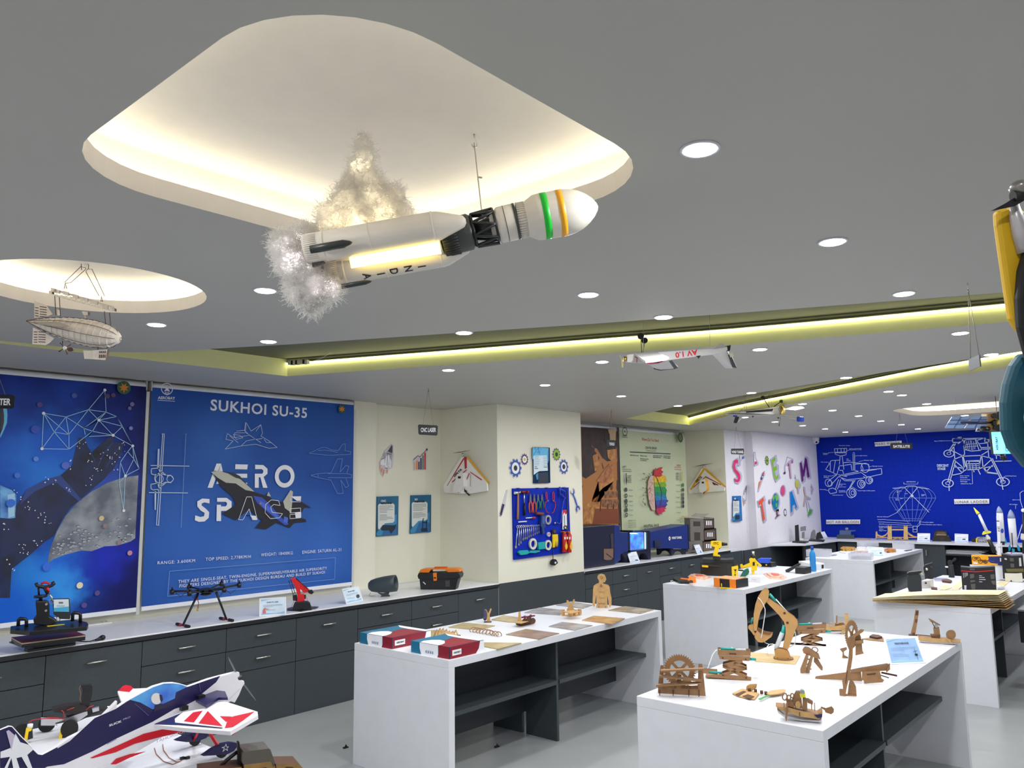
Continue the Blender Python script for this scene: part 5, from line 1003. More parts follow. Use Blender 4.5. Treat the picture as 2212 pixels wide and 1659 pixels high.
for p,e,c,s in (*[(Rz(x,y,o),.1,(1,.93,1),.04) for x,y,o in ((145,720,.04),(190,800,.04),(250,870,.02),(240,955,.02),(320,960,.03),(395,950,.03),(225,700,0))],(Rz(450,560,-.03),.2,(1,.84,.5),.02),(Rz(560,590,-.04),.25,(1,.84,.5),.02),(Rz(700,520,-.04),.25,(1,.84,.5),.02),(Rz(610,420,-.02),.2,(1,.87,.58),.02),(Rz(585,280,-.02),.1,(1,.88,.6),.02)):
    l = bpy.data.lights.new('rocket_lamp','POINT');l.energy = e*(16 if c[2] > .9 else 2.6);l.color = c;l.shadow_soft_size = s;o = bpy.data.objects.new('rocket_lamp',l);COL.objects.link(o);o.location = p
# --- the wooden airship
hk = onZ(183,570,HCEIL+.17);DA = dep(hk);Az = lambda x,y,o=0: at(x*.217,540+y*.217,DA-o);ka = .217*DA/F
AP = IP(hk);fA = lambda pts: [(x*.217,540+y*.217) for x,y in pts]
ar = thing('model_airship','laser-cut wooden airship model hanging under the round ceiling recess','model airship',Az(730,800))
aw = M('airship_board',(222,214,204),.65,var=.08,scale=40);ad = M('airship_edge',(96,72,66),.7)
A,C = Az(262,706),Az(1205,888);ax = (C-A).normalized();L = (C-A).length
prof = [(0,2),(.06,22),(.15,52),(.28,84),(.42,110),(.56,126),(.70,132),(.80,126),(.88,108),(.94,82),(.98,48),(1,10)]
b = B(aw);b.lathe([(r*ka*.94,f*L) for f,r in prof],A,ax,14,smooth=False);ob('envelope',b,ar)
def rad(f):
    for (a,p),(c,q) in zip(prof,prof[1:]):
        if a <= f <= c: return p+(q-p)*(f-a)/(c-a)
    return 5
b = B(aw);
for i in range(13):
    f = .12+i*.065;R = rad(f)*ka;b.lathe([(R*.9,-.0012),(R*1.03,-.0012),(R*1.03,.0012),(R*.9,.0012)],A+ax*f*L,ax,28,smooth=False)
ob('rib',b,ar)
b = B(ad);u = ax.orthogonal().normalized();w = ax.cross(u)
for k in range(8):
    a = 2*PI*k/8+.3;b.tube([A+ax*f*L+(u*math.cos(a)+w*math.sin(a))*rad(f)*ka*1.03 for f in [i/16 for i in range(17)]],.0017,4)
ob('stringer',b,ar)
def fin(L_,slots,off):
    b = B(aw);b.plate(AP,fA(L_),t=.003,off=off,edge=ad);b.use(ad)
    for s in slots: b.plate(AP,fA(s),t=.0005,off=off+.0031)
    return b
sl = lambda x0,x1,ys,s=.12: [[(x0,y),(x1,y+(x1-x0)*s),(x1,y+(x1-x0)*s+9),(x0,y+8)] for y in ys]
ob('tail_fin',fin([(345,510),(470,553),(530,640),(470,662),(345,678)],sl(352,388,(570,598,624,650))+sl(400,468,(560,585,610,635,656)),0),ar)
ob('tail_fin',fin([(332,770),(460,830),(545,880),(500,925),(460,948),(325,936)],sl(340,376,(812,838,864,890,914),.0)+sl(386,458,(812,838,862,886,910),.05),0),ar)
b = B(M('airship_under',(150,146,140),.6));b.ext([Az(330,716,.02),Az(590,722,.05),Az(690,762,.09),Az(620,772,.09),Az(400,745,.04)],V((0,0,.003)));ob('tail_plane',b,ar)
b = B(aw);b.plate(AP,fA([(840,1000),(940,1005),(945,1088),(850,1084)]),t=.02,off=-.01,edge=ad);b.plate(AP,fA([(945,1000),(1090,992),(1070,1098),(948,1088)]),t=.02,off=0,edge=ad);b.use(ad)
for x in (1012,1030,1048,1066): b.plate(AP,fA([(x,1008),(x+11,1006),(x+9,1028),(x-2,1030)]),t=.001,off=.021);b.plate(AP,fA([(x-3,1044),(x+8,1042),(x+5,1076),(x-6,1076)]),t=.001,off=.021)
b.cyl(Az(975,945),Az(975,1000),.002,6);ob('gondola',b,ar)
b = B(ad);c = Az(648,975,.03)
for a in (.4,2.2,3.6,5.0): b.ext([c,c+(AP.u*math.cos(a)+AP.v*math.sin(a))*.035+AP.n*.004,c+(AP.u*math.cos(a+.22)+AP.v*math.sin(a+.22))*.034],AP.n*.002)
b.use(pwhite).ell(c+AP.n*.004,.009,10,8);b.use(ad).ell(Az(700,990,.0),(.016,.016,.01),10,8);b.cyl(Az(622,905),Az(628,985),.003,6);ob('propeller',b,ar)
b = B(aw)
def lattice(b,P,Q,h,n,dirn):
    e = [P+(Q-P)*i/n for i in range(n+1)];b.cyl(P,Q,.0014,5);b.cyl(P+dirn*h,Q+dirn*h,.0014,5)
    for i in range(n): b.cyl(e[i],e[i+1]+dirn*h,.001,4);b.cyl(e[i]+dirn*h,e[i+1],.001,4)
for o in (-.014,.014): lattice(b,Az(540,455,o),Az(1130,610,o),-.0001+48*ka,12,AP.v)
b.plate(AP,fA([(535,385),(1125,560),(1125,575),(535,400)]),t=.03,off=-.015)
for x0,y0 in ((530,380),(560,390),(650,410),(745,440),(840,470),(940,500),(1040,545)): b.plate(AP,fA([(x0,y0),(x0+55,y0+14),(x0+55,y0+50),(x0,y0+36)]),t=.004,off=.016,edge=ad)
b.plate(AP,fA([(497,410),(530,405),(530,440),(497,435)]),t=.02,off=-.01,edge=ad);b.plate(AP,fA([(1125,575),(1150,585),(1150,612),(1125,605)]),t=.02,off=-.01,edge=ad);ob('gantry',b,ar)
b = B(aw)
for xa,ya,yb in ((545,455,650),(590,465,660),(1040,610,740),(1090,625,750)):
    for o in (-.012,.012): b.use(ad);b.cyl(Az(xa,ya,o),Az(xa+12,yb,o),.002,5)
ob('gantry_post',b,ar);b = B(aw);b.plate(AP,fA([(570,590),(590,600),(590,650),(560,650)]),t=.02,off=-.01);b.cyl(Az(848,690),Az(845,640),.003,6);b.plate(AP,fA([(825,612),(885,618),(885,652),(840,648)]),t=.02,off=-.01,edge=ad);ob('gantry_post',b,ar)
b = B(ad)
for L_ in ([(650,330),(705,325),(850,195),(855,180),(805,165),(645,320)],[(870,190),(915,190),(1042,460),(985,455),(855,215)]): b.tube([Az(x,y) for x,y in L_],.0016,5,closed=True)
b.tube([Az(640,385),Az(650,330),Az(665,385)],.002,5);b.tube([Az(1005,515),Az(1010,460),Az(1022,515)],.002,5);b.tube([Az(812,200),Az(808,150),Az(812,125)],.0018,5);b.tube([Az(880,190),Az(882,150),Az(872,140)],.0018,5);b.use(aw);b.ell(Az(853,158),.008,8,6);b.use(ad);b.tube([Az(853,158),hk],.001,4);ob('hanger',b,ar)
# --- model plane AV 1.0,hanging upside down
DV = dep(onZ(1390,700,2.88));Vz = lambda x,y,o=0: at(1300+x*.22604,640+y*.22604,DV-o);fV = lambda pts: zz(1300,640,.22604,pts)
VPn = IP(Vz(600,590));foam = M('foam_white',(214,212,212),.6)
t = thing('model_plane','white model plane lettered AV 1.0 hanging upside down below the nearer yellow channel','model plane',Vz(600,590),'model planes hanging from the ceiling')
b = B(foam);b.plate(VPn,fV([(235,560),(330,548),(1030,500),(1060,505),(1185,482),(1190,520),(1050,560),(720,600),(430,640),(235,632)]),t=.07,off=-.035);ob('fuselage',b,t,bevel=.004)
b = B(M('letter_red',(226,30,50)));q = Pl(VPn.O+VPn.n*.036,VPn.u,VPn.n);b.text(q,'AV 1.0',*fV([(912,510),(700,540)]),h=11.5,bold=.03,off=0);ob('lettering',b,t)
b = B(M('canopy_grey',(196,192,186)));b.plate(VPn,fV([(237,562),(325,553),(325,633),(237,630)]),t=.001,off=.0355);b.use(M('trim_pink',(214,60,90)));b.plate(VPn,fV([(323,550),(331,549),(331,636),(323,636)]),t=.0015,off=.0355);ob('nose_panel',b,t)
wg = M('wing_grey',(60,66,78))
def wing(P,col_edge,m):
    b = B(foam);b.ext([Vz(*p) for p in P],V((0,0,.012)));ob('wing',b,t)
wing([(310,562,.04),(525,547,.04),(640,600,.40),(620,612,.40),(420,638,.40),(360,600,.2)],None,None)
wing([(430,640,-.04),(640,612,-.04),(728,682,-.40),(690,692,-.40),(535,706,-.40),(480,672,-.2)],None,None)
b = B(wg);b.ext([Vz(525,552,.045),Vz(575,556,.045),Vz(642,600,.41),Vz(622,612,.41)],-V((0,0,.002)));b.ext([Vz(640,616,-.04),Vz(672,612,-.04),Vz(730,684,-.41),Vz(692,692,-.41)],-V((0,0,.002)));b.tube([Vz(320,580,.1),Vz(380,602,.2),Vz(460,578,.2),Vz(530,560,.1)],.004,4);b.tube([Vz(500,690,-.3),Vz(560,706,-.4),Vz(640,694,-.4),Vz(700,690,-.4)],.005,4);b.use(M('trim_pink',(214,60,90)));b.tube([Vz(410,632,.3),Vz(470,644,.2),Vz(540,634,.1),Vz(625,604,.38)],.005,4);ob('wing_trim',b,t)
b = B(foam);b.ext([Vz(1060,560,0),Vz(1150,520,0),Vz(1200,525,-.05),Vz(1285,680,-.3),Vz(1250,690,-.3),Vz(1180,688,-.3)],V((0,0,.01)));b.plate(VPn,fV([(1080,500),(1125,455),(1150,448),(1172,470),(1180,500)]),t=.01,off=-.005);ob('tail',b,t)
b = B(pblack);b.ext([Vz(1205,560,-.05),Vz(1235,555,-.05),Vz(1290,680,-.31),Vz(1252,688,-.31)],V((0,0,-.003)));b.plate(VPn,fV([(1180,478),(1228,466),(1220,520),(1190,528)]),t=.012,off=0);b.use(M('servo_cream',(200,200,170)));b.plate(VPn,fV([(1205,545),(1240,538),(1250,575),(1220,585)]),t=.012,off=.02);b.use(pblack);b.plate(VPn,fV([(885,572),(935,565),(912,600),(905,585)]),t=.005,off=.03);ob('rudder',b,t)
for x,y in ((372,382),(408,422)):
    b = B(M('tyre_black',(24,22,22),.7));c = Vz(x,y,.05 if x < 400 else -.05);b.cyl(c-CF*.012,c+CF*.012,29*.22604*DV/F,20);ob('wheel',b,t)
b = B(M('wire_brown',(90,80,66),.4,.5));b.tube([Vz(372,382,.05),Vz(382,545)],.0025,5);b.tube([Vz(408,422,-.05),Vz(395,545)],.0025,5);ob('undercarriage',b,t)
b = B(M('motor_gold',(190,160,80),.3,.8));b.cyl(Vz(205,600),Vz(238,600),.016);ob('motor',b,t)
b = B(M('prop_gold',(170,150,90),.4));c = Vz(198,602);b.ext([c+VPn.u*a+VPn.v*d for a,d in ((-.022,.03),(-.004,.004),(.006,-.03),(.002,-.055),(-.006,-.05),(-.008,-.01))],VPn.n*.004);ob('propeller',b,t)
b = B(cord)
for x0,y0,yt in ((400,545,285),(1035,550,225)):
    pt = onZ(1300+x0*.22604,640+(yt-8)*.22604,HCEIL);pt = Vz(x0-3,yt+10);b.tube([Vz(x0,y0),V((pt.x,pt.y,HCEIL+.155))],.0015,4)
ob('cord',b,t)
# --- second model plane
D2 = dep(onZ(1620,868,2.85));Wz = lambda x,y,o=0: at(1300+x*.22604,640+y*.22604,D2-o);WP = IP(Wz(1550,1090))
t = thing('model_plane','white and black model plane with blue wing tips hanging near the farther yellow channel','model plane',Wz(1550,1090),'model planes hanging from the ceiling')
b = B(foam);b.plate(WP,fV([(1320,1100),(1365,1092),(1640,1060),(1725,1055),(1728,1115),(1620,1130),(1360,1115)]),t=.1,off=-.05);ob('fuselage',b,t,bevel=.006)
b = B(pblack);b.plate(WP,fV([(1365,1098),(1640,1072),(1620,1098),(1368,1112)]),t=.002,off=.051);b.use(pwhite)
for x in (1628,1645,1660): b.plate(WP,fV([(x,1072),(x+8,1072),(x-4,1096),(x-12,1096)]),t=.001,off=.0535)
ob('stripe',b,t)
b = B(foam);b.ext([Wz(1170,1128,-.3),Wz(1250,1122,-.3),Wz(1640,1130,.0),Wz(1700,1142,.0),Wz(1890,1165,.5),Wz(1920,1176,.5),Wz(1880,1182,.5),Wz(1620,1142,.0),Wz(1400,1138,-.1),Wz(1200,1136,-.3)],V((0,0,.012)));ob('wing',b,t)
b = B(M('tip_blue',(40,70,190)));b.cyl(Wz(1870,1174,.5),Wz(1925,1176,.5),.03,12);b.cyl(Wz(1258,1137,-.3),Wz(1292,1138,-.3),.02,10);ob('wing_tip',b,t)
b = B(foam);b.plate(WP,fV([(1205,1103),(1300,1106),(1310,1112),(1215,1108)]),t=.2,off=-.1);b.plate(WP,fV([(1322,1095),(1335,1078),(1358,1090),(1365,1118),(1320,1118)]),t=.02);b.plate(WP,fV([(1290,1205),(1335,1150),(1350,1150),(1300,1205)]),t=.01);ob('tail',b,t)
b = B(pblack);b.plate(WP,fV([(1272,1150),(1308,1150),(1290,1205),(1278,1214),(1256,1208)]),t=.015,off=.01);b.plate(WP,fV([(1428,1142),(1448,1142),(1436,1158)]),t=.01,off=.02);b.plate(WP,fV([(1665,1155),(1690,1155),(1678,1172)]),t=.01,off=.03);ob('rudder',b,t)
for x,y in ((1538,966),(1715,1003)):
    b = B(M('tyre_black',(24,22,22),.7));c = Wz(x,y);b.cyl(c-CF*.015,c+CF*.015,15*.22604*D2/F,16);ob('wheel',b,t)
b = B(M('wire_brown',(90,80,66),.4,.5));b.tube([Wz(1538,966),Wz(1600,1062)],.005,5);b.tube([Wz(1715,1003),Wz(1645,1055)],.005,5);b.tube([Wz(1705,1110),Wz(1712,1160),Wz(1700,1215),Wz(1692,1240)],.006,5);ob('undercarriage',b,t)
b = B(M('motor_gold',(190,160,80),.3,.8));b.cyl(Wz(1705,1085,.05),Wz(1740,1085,.05),.05);ob('motor',b,t)
b = B(M('prop_gold2',(205,190,140),.4));c = Wz(1735,1080,.06);b.ext([c,c+WP.u*.12+WP.v*.035,c+WP.u*.22+WP.v*.035,c+WP.u*.25+WP.v*.015,c+WP.u*.14+WP.v*-.01],WP.n*.01);ob('propeller',b,t)
b = B(cord)
for x0,y0 in ((1372,1090),(1390,1090),(1605,1065),(1630,1060)): p = Wz(x0-8,y0);b.tube([p,V((p.x,p.y,HCEIL+.16))],.002,4)
ob('cord',b,t)
# --- big blurred plane at the picture edge
DE = 1.5;Ez = lambda x,y,o=0: at(x,y,DE-o);EP = IP(Ez(2200,700))
t = thing('foam_plane','yellow, black and blue foam plane hanging nose up at the right picture edge','model plane',Ez(2200,700))
ey = M('foam_yellow',(226,180,24),.6);eb = M('foam_black',(20,18,18),.6);eu = M('foam_blue',(24,70,150),.5);et = M('foam_teal',(24,84,104),.5)
b = B(ey);b.plate(EP,[(2141,460),(2160,452),(2185,450),(2215,470),(2240,520),(2215,560),(2198,620),(2190,720),(2172,690),(2160,610),(2150,540),(2143,490)],t=.02);ob('wing_panel',b,t,bevel=.006)
b = B(eb);b.plate(EP,[(2212,500),(2190,540),(2176,590),(2171,650),(2174,710),(2190,770),(2240,800),(2280,700),(2260,520)],t=.02,off=.022);ob('wing_panel',b,t,bevel=.006)
b = B(et);b.plate(EP,[(2185,790),(2172,830),(2166,870),(2168,930),(2182,970),(2215,1010),(2260,1020),(2290,900),(2250,770),(2205,762)],t=.03,off=-.02);ob('tail_panel',b,t,bevel=.01)
b = B(eu);b.plate(EP,[(2212,700),(2199,730),(2197,770),(2205,810),(2240,830),(2280,770),(2250,690)],t=.03,off=.03);ob('tail_panel',b,t,bevel=.01)
b = B(ey);b.plate(EP,[(2215,845),(2196,862),(2190,900),(2198,960),(2215,1000),(2260,1010),(2280,900),(2240,840)],t=.02,off=.022);ob('tail_panel',b,t,bevel=.008)
b = B(M('cowl_silver',(190,186,186),.35,.3));b.tube([Ez(2190,440,.03),Ez(2196,470,.03),Ez(2206,500,.03),Ez(2222,540,.03)],[.008,.012,.016,.02],12);ob('cowl',b,t)
b = B(M('prop_black',(34,34,40),.3));b.ext([Ez(2138,457,.05),Ez(2170,440,.05),Ez(2192,426,.05),Ez(2214,432,.05),Ez(2190,446,.05)],-CF*.003);b.ext([Ez(2195,432,.05),Ez(2214,428,.05),Ez(2260,410,.05),Ez(2300,400,.05),Ez(2240,430,.05)],-CF*.003);ob('propeller',b,t)
b = B(M('spinner_grey',(150,146,140),.3,.6));b.ell(Ez(2206,405,.05),(.02,.02,.014),14,10);b.use(eb).cyl(Ez(2188,425,.05),Ez(2222,418,.05),.011,12);ob('spinner',b,t)
b = B(cord);p = Ez(2300,520);b.tube([p,V((p.x,p.y,HCEIL))],.0015,5);p = Ez(2310,800);b.tube([p,V((p.x,p.y,HCEIL))],.0015,5);ob('cord',b,t)
# --- satellite and its glowing display
DS = 9.0;DS2 = 8.9;Sz = lambda x,y,o=0: at(1740+x*.22306,860+y*.22306,DS-o);fS2 = lambda pts: zz(1740,860,.22306,pts);SPn = IP(Sz(1800,240))
t = thing('model_satellite','model satellite with pale blue solar panels hanging before the blueprint wall','model satellite',Sz(1750,240))
sp = M('solar_blue',(150,178,222),.2,.2);sf = M('solar_frame',(70,96,150),.4)
for L_ in ([(1415,180),(1590,178),(1520,292),(1345,290)],[(1620,178),(1775,175),(1740,285),(1535,290)]):
    b = B(sp);b.plate(SPn,fS2(L_),t=.01,edge=sf);b.use(sf);(x0,y0),(x1,y1),(x2,y2),(x3,y3) = L_
    for a,c in (((x0+x1)/2,(x2+x3)/2),): b.plate(SPn,fS2([(a-4,y0),(a+4,y0),(c+4,y2),(c-4,y2)]),t=.004,off=.011)
    for f in (.3,.65): b.plate(SPn,fS2([(x0+(x3-x0)*f,y0+(y3-y0)*f-4),(x1+(x2-x1)*f,y1+(y2-y1)*f-4),(x1+(x2-x1)*f,y1+(y2-y1)*f+4),(x0+(x3-x0)*f,y0+(y3-y0)*f+4)]),t=.004,off=.011)
    ob('solar_panel',b,t)
b = B(M('boom_dark',(40,44,70),.4));b.cyl(Sz(1508,236,.02),Sz(1800,236,.02),.012,8);b.use(pwhite);b.tube([Sz(1720,280),Sz(1665,290),Sz(1650,320),Sz(1690,318)],.008,5);ob('boom',b,t)
b = B(M('satellite_tan',(186,150,100),.4));b.plate(SPn,fS2([(1750,150),(1905,138),(1905,325),(1765,325),(1745,240)]),t=.12,off=-.1);ob('body',b,t,bevel=.01)
for x,y,r in ((1825,172,.03),(1840,285,.034),(1880,170,.05),(1885,290,.05)):
    b = B(black);c = Sz(x,y,.04);b.cyl(c,c-CF*.03,r,18);ob('disc',b,t)
b = B(M('sat_yellow',(235,200,40)));b.plate(SPn,fS2([(1822,198),(1872,196),(1874,262),(1826,264)]),t=.03,off=.02);b.use(black);b.plate(SPn,fS2([(1780,225),(1818,205),(1818,262),(1790,262)]),t=.05,off=.02);b.plate(SPn,fS2([(1880,200),(1935,195),(1940,275),(1880,265)]),t=.03,off=.02);b.cyl(Sz(1700,298,.02),Sz(1775,300,.02),.03,12);ob('equipment',b,t)
b = B(cord);
for x,y in ((1470,182),(1700,178),(1850,142)): p = Sz(x,y);b.tube([p,V((p.x,p.y,HCEIL))],.0015,4)
ob('cord',b,t)
DS = 8.7;SPn = IP(Sz(1800,240))
t = thing('display_screen','glowing cyan display lettered AEROBAY CSPV-1.0 turned on its side under the satellite','screen',Sz(1900,430))
b = B(M('screen_case',(30,34,40),.4));b.plate(SPn,fS2([(1790,322),(1950,318),(2012,400),(2000,545),(1815,547)]),t=.03,off=-.03);ob('case',b,t)
b = B(M('screen_cyan',(40,205,235),em=1.6,c2=(150,240,250),scale=2));b.poly(SPn,fS2([(1797,328),(1945,325),(2003,400),(1992,538),(1822,541)]),off=.001);ob('display',b,t)
b = B(M('screen_ink',(20,90,150)));b.text(SPn,'AEROBAY',*fS2([(1866,505),(1856,370)]),bold=.04,off=.004);b.text(SPn,'CSPV-1.0',*fS2([(1964,515),(1952,365)]),bold=.03,off=.004);ob('lettering',b,t)
b = B(black);b.tube([Sz(1912,545,-.02),Sz(1912,575,-.02),Sz(1930,590,-.02)],.03,8);p = Sz(1870,325,-.02);b.tube([p,V((p.x,p.y,HCEIL))],.003,5);ob('cord',b,t);b = B(black);p = Sz(1930,325,-.02);b.tube([p,V((p.x,p.y,HCEIL))],.003,5);ob('mount',b,t)
# ================================================================= helpers for table things
def slab(b,pts,z,h): return b.ext([onZ(x,y,z) for x,y in pts],(0,0,h))
def slabt(b,pts,zt,th): return b.ext([onZ(x,y,zt) for x,y in pts],(0,0,-th))
def screws(b,pl,pts,r,off,h=.002):
    for x,y in pts: p = pl.px(x,y,off);b.cyl(p,p+pl.n*h,r,10)
def placard(lab,BL,BR,TR,TL,z,head,texts=None,lean=20,icon=None,frame=None,group='printed info cards in clear stands',paper=(206,224,240)):
    """BL, BR bottom picture points on height z; the card leans back"""
    a,c = onZ(*BL,z),onZ(*BR,z);u = (c-a).normalized();nh = u.cross(V((0,0,1)));th = math.radians(lean)
    n = nh*math.cos(th)+V((0,0,1))*math.sin(th);pl = Pl(a+n*.0,u,n)
    t = thing('info_card',lab,'card',(a+c)/2,group)
    Q = [BL,BR,TR,TL];b = B(frame or M('card_acrylic',(232,236,242),.15));b.plate(pl,Q,t=.003,off=.0)
    top = (pl.px(*TL)+pl.px(*TR))/2;f = (a+c)/2-nh*(.055+.0*z);b.ext([top-u*.02,top+u*.02,V((f.x,f.y,z))+u*.02,V((f.x,f.y,z))-u*.02],-nh*.002);ob('stand',b,t)
    def g(p,q):
        x0 = BL[0]+(BR[0]-BL[0])*p;y0 = BL[1]+(BR[1]-BL[1])*p;x1 = TL[0]+(TR[0]-TL[0])*p;y1 = TL[1]+(TR[1]-TL[1])*p
        return (x0+(x1-x0)*q,y0+(y1-y0)*q)
    b = B(M('card_%d_%d_%d' % paper,paper,.4,c2=tuple(min(255,v+14) for v in paper),scale=14));b.lay = 0;q = Pl(pl.O+pl.n*.0032,pl.u,pl.n)
    b.poly(q,[g(.06,.07),g(.94,.07),g(.94,.93),g(.06,.93)]);b.use(M('card_wave',(150,196,232)));b.poly(q,[g(.06,.07),g(.94,.07),g(.94,.2),g(.6,.12),g(.3,.17),g(.06,.12)]);b.poly(q,[g(.06,.93),g(.06,.84),g(.3,.9),g(.5,.93)])
    b.use(M('card_ink',(70,86,110)));hh = abs(g(.5,.93)[1]-g(.5,.07)[1])
    if head: b.text(q,head,g(.28,.72),g(.7,.72),h=hh*.075,bold=.03)
    b.use(M('card_line',(130,150,175)));b.lines(q,[[g(.14,v),g(w_,v)] for v,w_ in ((.60,.86),(.55,.86),(.50,.5),(.38,.4),(.33,.6),(.28,.58))],hh*.012*mpp(a))
    if icon: icon(b,q,g)
    ob('print',b,t);return t
Z2 = lambda pts: zz(340,1230,.20796,pts)
Zh = lambda pts: zz(0,1240,.11452,pts)
zw = .832
# ---------------- heat press
t = thing('heat_press','black heat press with a red pad and blue control panel on the long worktop','heat press',onZ(110,1400,zw))
pm = M('press_black',(26,26,30),.35,var=.1)
b = B(pm);slab(b,Zh([(455,1445),(520,1480),(1425,1345),(1430,1290),(1200,1262),(480,1380)]),zw,.018);ob('base',b,t,bevel=.004)
b = B(pm);slab(b,Zh([(640,1400),(1150,1330),(1100,1300),(640,1350)]),zw+.018,.035);ob('pedestal',b,t)
zt = zw+.075
b = B(pm);slabt(b,Zh([(175,1275),(420,1365),(1608,1225),(1390,1090)]),zt-.025,.008);slabt(b,Zh([(215,1225),(412,1332),(1612,1178),(1390,1085)]),zt-.008,.016);ob('platen_tray',b,t)
b = B(M('platen_cream',(216,206,176),.6));slabt(b,Zh([(215,1200),(412,1310),(1615,1158),(1390,1068)]),zt-.002,.012);ob('silicone_pad',b,t)
b = B(M('platen_red',(140,34,30),.5));slabt(b,Zh([(215,1190),(412,1298),(1615,1146),(1385,1060)]),zt,.004);ob('red_pad',b,t)
zu = zw+.155
b = B(pm);slabt(b,Zh([(200,985),(195,1050),(470,1075),(560,1085),(1640,990),(1668,950),(1640,905),(1390,855),(560,930)]),zu,.026);b.use(M('platen_cream',(216,206,176),.6));slabt(b,Zh([(240,1050),(480,1140),(1560,1010),(1380,950)]),zu-.03,.004);ob('heating_head',b,t,bevel=.005)
b = B(M('label_yellow',(236,216,40)));slabt(b,Zh([(880,975),(900,992),(1225,952),(1205,940)]),zu+.0015,.001);ob('warning_label',b,t)
pv = VP(onZ(*Zh([(800,960)])[0],zu))
b = B(pm);
for x0,x1,y0,y1 in ((345,500,830,975),(1365,1515,722,880)):
    b.tube([pv.px(*p,.02) for p in Zh([(x0,y1),(x0+5,y0+25),(x0+30,y0),(x1-20,y0+12),(x1,y0+45),(x1,y1+20)])],.011,10);ob('lift_handle',b,t);b = B(pm)
b = B(pm);b.plate(pv,Zh([(670,500),(880,495),(930,540),(935,790),(1020,830),(1090,900),(900,960),(650,940),(630,850),(690,770)]),t=.08,off=-.04);ob('column',b,t,bevel=.006)
b = B(pm);p = pv.px(*Zh([(768,500)])[0]);b.cyl(p,pv.px(*Zh([(765,395)])[0]),.011,12);b.cyl(pv.px(*Zh([(768,440)])[0]),pv.px(*Zh([(768,398)])[0]),.04,20);b.cyl(pv.px(*Zh([(735,395)])[0]),pv.px(*Zh([(722,235)])[0]),.0065,8);ob('pressure_screw',b,t)
b = B(pm);b.tube([pv.px(*q,.03) for q in Zh([(680,160),(700,215),(820,240),(900,235),(985,205),(1020,185),(985,140)])],.011,10);b.tube([pv.px(*q,.03) for q in Zh([(840,240),(900,370)])],[.013,.009],10);ob('lever',b,t)
b = B(M('lever_red',(206,28,44),.35));b.tube([pv.px(*q,.035) for q in Zh([(770,180),(830,150),(900,155),(930,178)])],.008,8);b.tube([pv.px(*q,.04) for q in Zh([(890,240),(930,330)])],[.01,.006],8);b.use(steel).tube([pv.px(*q,.035) for q in Zh([(930,360),(980,440),(975,500)])],.0055,8);ob('red_grip',b,t)
b = B(M('chrome',(205,208,215),.25,.9));b.tube([pv.px(975+40*math.cos(a),0) if 0 else pv.px(*Zh([(970+42*math.cos(a),510+45*math.sin(a))])[0],.04) for a in [2*PI*i/14 for i in range(14)]],.002,5,closed=True)
for x,y in ((875,555),(868,675)): screws(b,pv,Zh([(x,y)]),.008,.042,.004)
ob('pin_chain',b,t)
for x,y0,y1 in ((785,840,930),(835,850,950),(1005,840,940),(1070,790,900),(1125,810,900)): b = B(M('chrome',(205,208,215),.25,.9));b.cyl(pv.px(*Zh([(x,y1)])[0],.03),pv.px(*Zh([(x,y0)])[0],.03),.005,10);ob('bolt',b,t)
b = B(M('panel_case',(44,48,52),.4));b.plate(pv,Zh([(985,465),(1310,455),(1335,720),(1320,840),(1150,835),(1010,745)]),t=.05,off=-.01);ob('control_box',b,t,bevel=.004)
b = B(M('panel_white',(222,234,240),.3));q = Pl(pv.O+pv.n*.0405,pv.u,pv.n);b.poly(q,Zh([(1015,480),(1295,474),(1305,712),(1015,708)]));b.use(M('panel_blue',(80,180,224))).poly(q,Zh([(1015,640),(1300,610),(1305,712),(1015,708)]));b.use(M('lcd',(110,116,120))).poly(q,Zh([(1108,524),(1190,524),(1190,556),(1108,556)]));b.use(M('panel_button',(150,196,214)));b.lines(q,[Zh([(1075,600),(1215,598)])],.006);ob('display_panel',b,t)
b = B(pm);b.tube([onZ(*p,zw+.012) for p in Zh([(1200,1270),(1450,1262),(1600,1275),(1700,1270),(1800,1240),(1900,1205)])],.004,8);p = onZ(*Zh([(1800,1245)])[0],zw+.014);q_ = onZ(*Zh([(1930,1200)])[0],zw+.018);b.cyl(p,q_,.006,10,.016);b.ell(q_,(.022,.02,.018),12,8);ob('plug_cord',b,t)
# ---------------- hexacopter
m1,m2 = onZ(395,1354,zw),onZ(489,1341,zw);mid = (m1+m2)/2;dv = VP(mid)
t = thing('hexacopter_drone','black six-armed drone standing on two skid legs before the blue blind','drone',mid)
cb_ = M('carbon_black',(24,26,30),.35);hub = dv.px(*Z2([(510,205)])[0]);hub0 = dv.px(*Z2([(505,240)])[0])
b = B(cb_);b.lathe([(.05,0),(.075,.004),(.075,.008),(.05,.01),(.05,.022),(.07,.024),(.07,.028),(.03,.036)],hub0,(0,0,1),6,smooth=False);b.ell(hub0-V((0,0,.012)),(.045,.03,.014),12,8);ob('frame_plate',b,t)
R_ = (dv.px(*Z2([(850,140)])[0])-dv.px(*Z2([(155,175)])[0])).length/2
ang0 = math.atan2(dv.u.y,dv.u.x)+.03
for k in range(6):
    a = ang0+k*PI/3;d = V((math.cos(a),math.sin(a),0));e = hub0+d*R_+V((0,0,.035+.012*math.cos(a-ang0)))
    arm = ob('arm',(lambda b: b.tube([hub0+V((0,0,.014)),e],.0075,8))(B(cb_)),t)
    b = B(cb_);b.cyl(e-V((0,0,.022)),e+V((0,0,.012)),.017,14);b.cyl(e+V((0,0,.012)),e+V((0,0,.034)),.007,8);ob('motor',b,arm)
    b = B(cb_);b.tube([hub0+d*R_*.55+V((0,0,.02)),hub0+d*R_*.75-V((0,0,.02)),hub0+d*R_*.9+V((0,0,.01))],.0025,5);ob('wire_loop',b,arm)
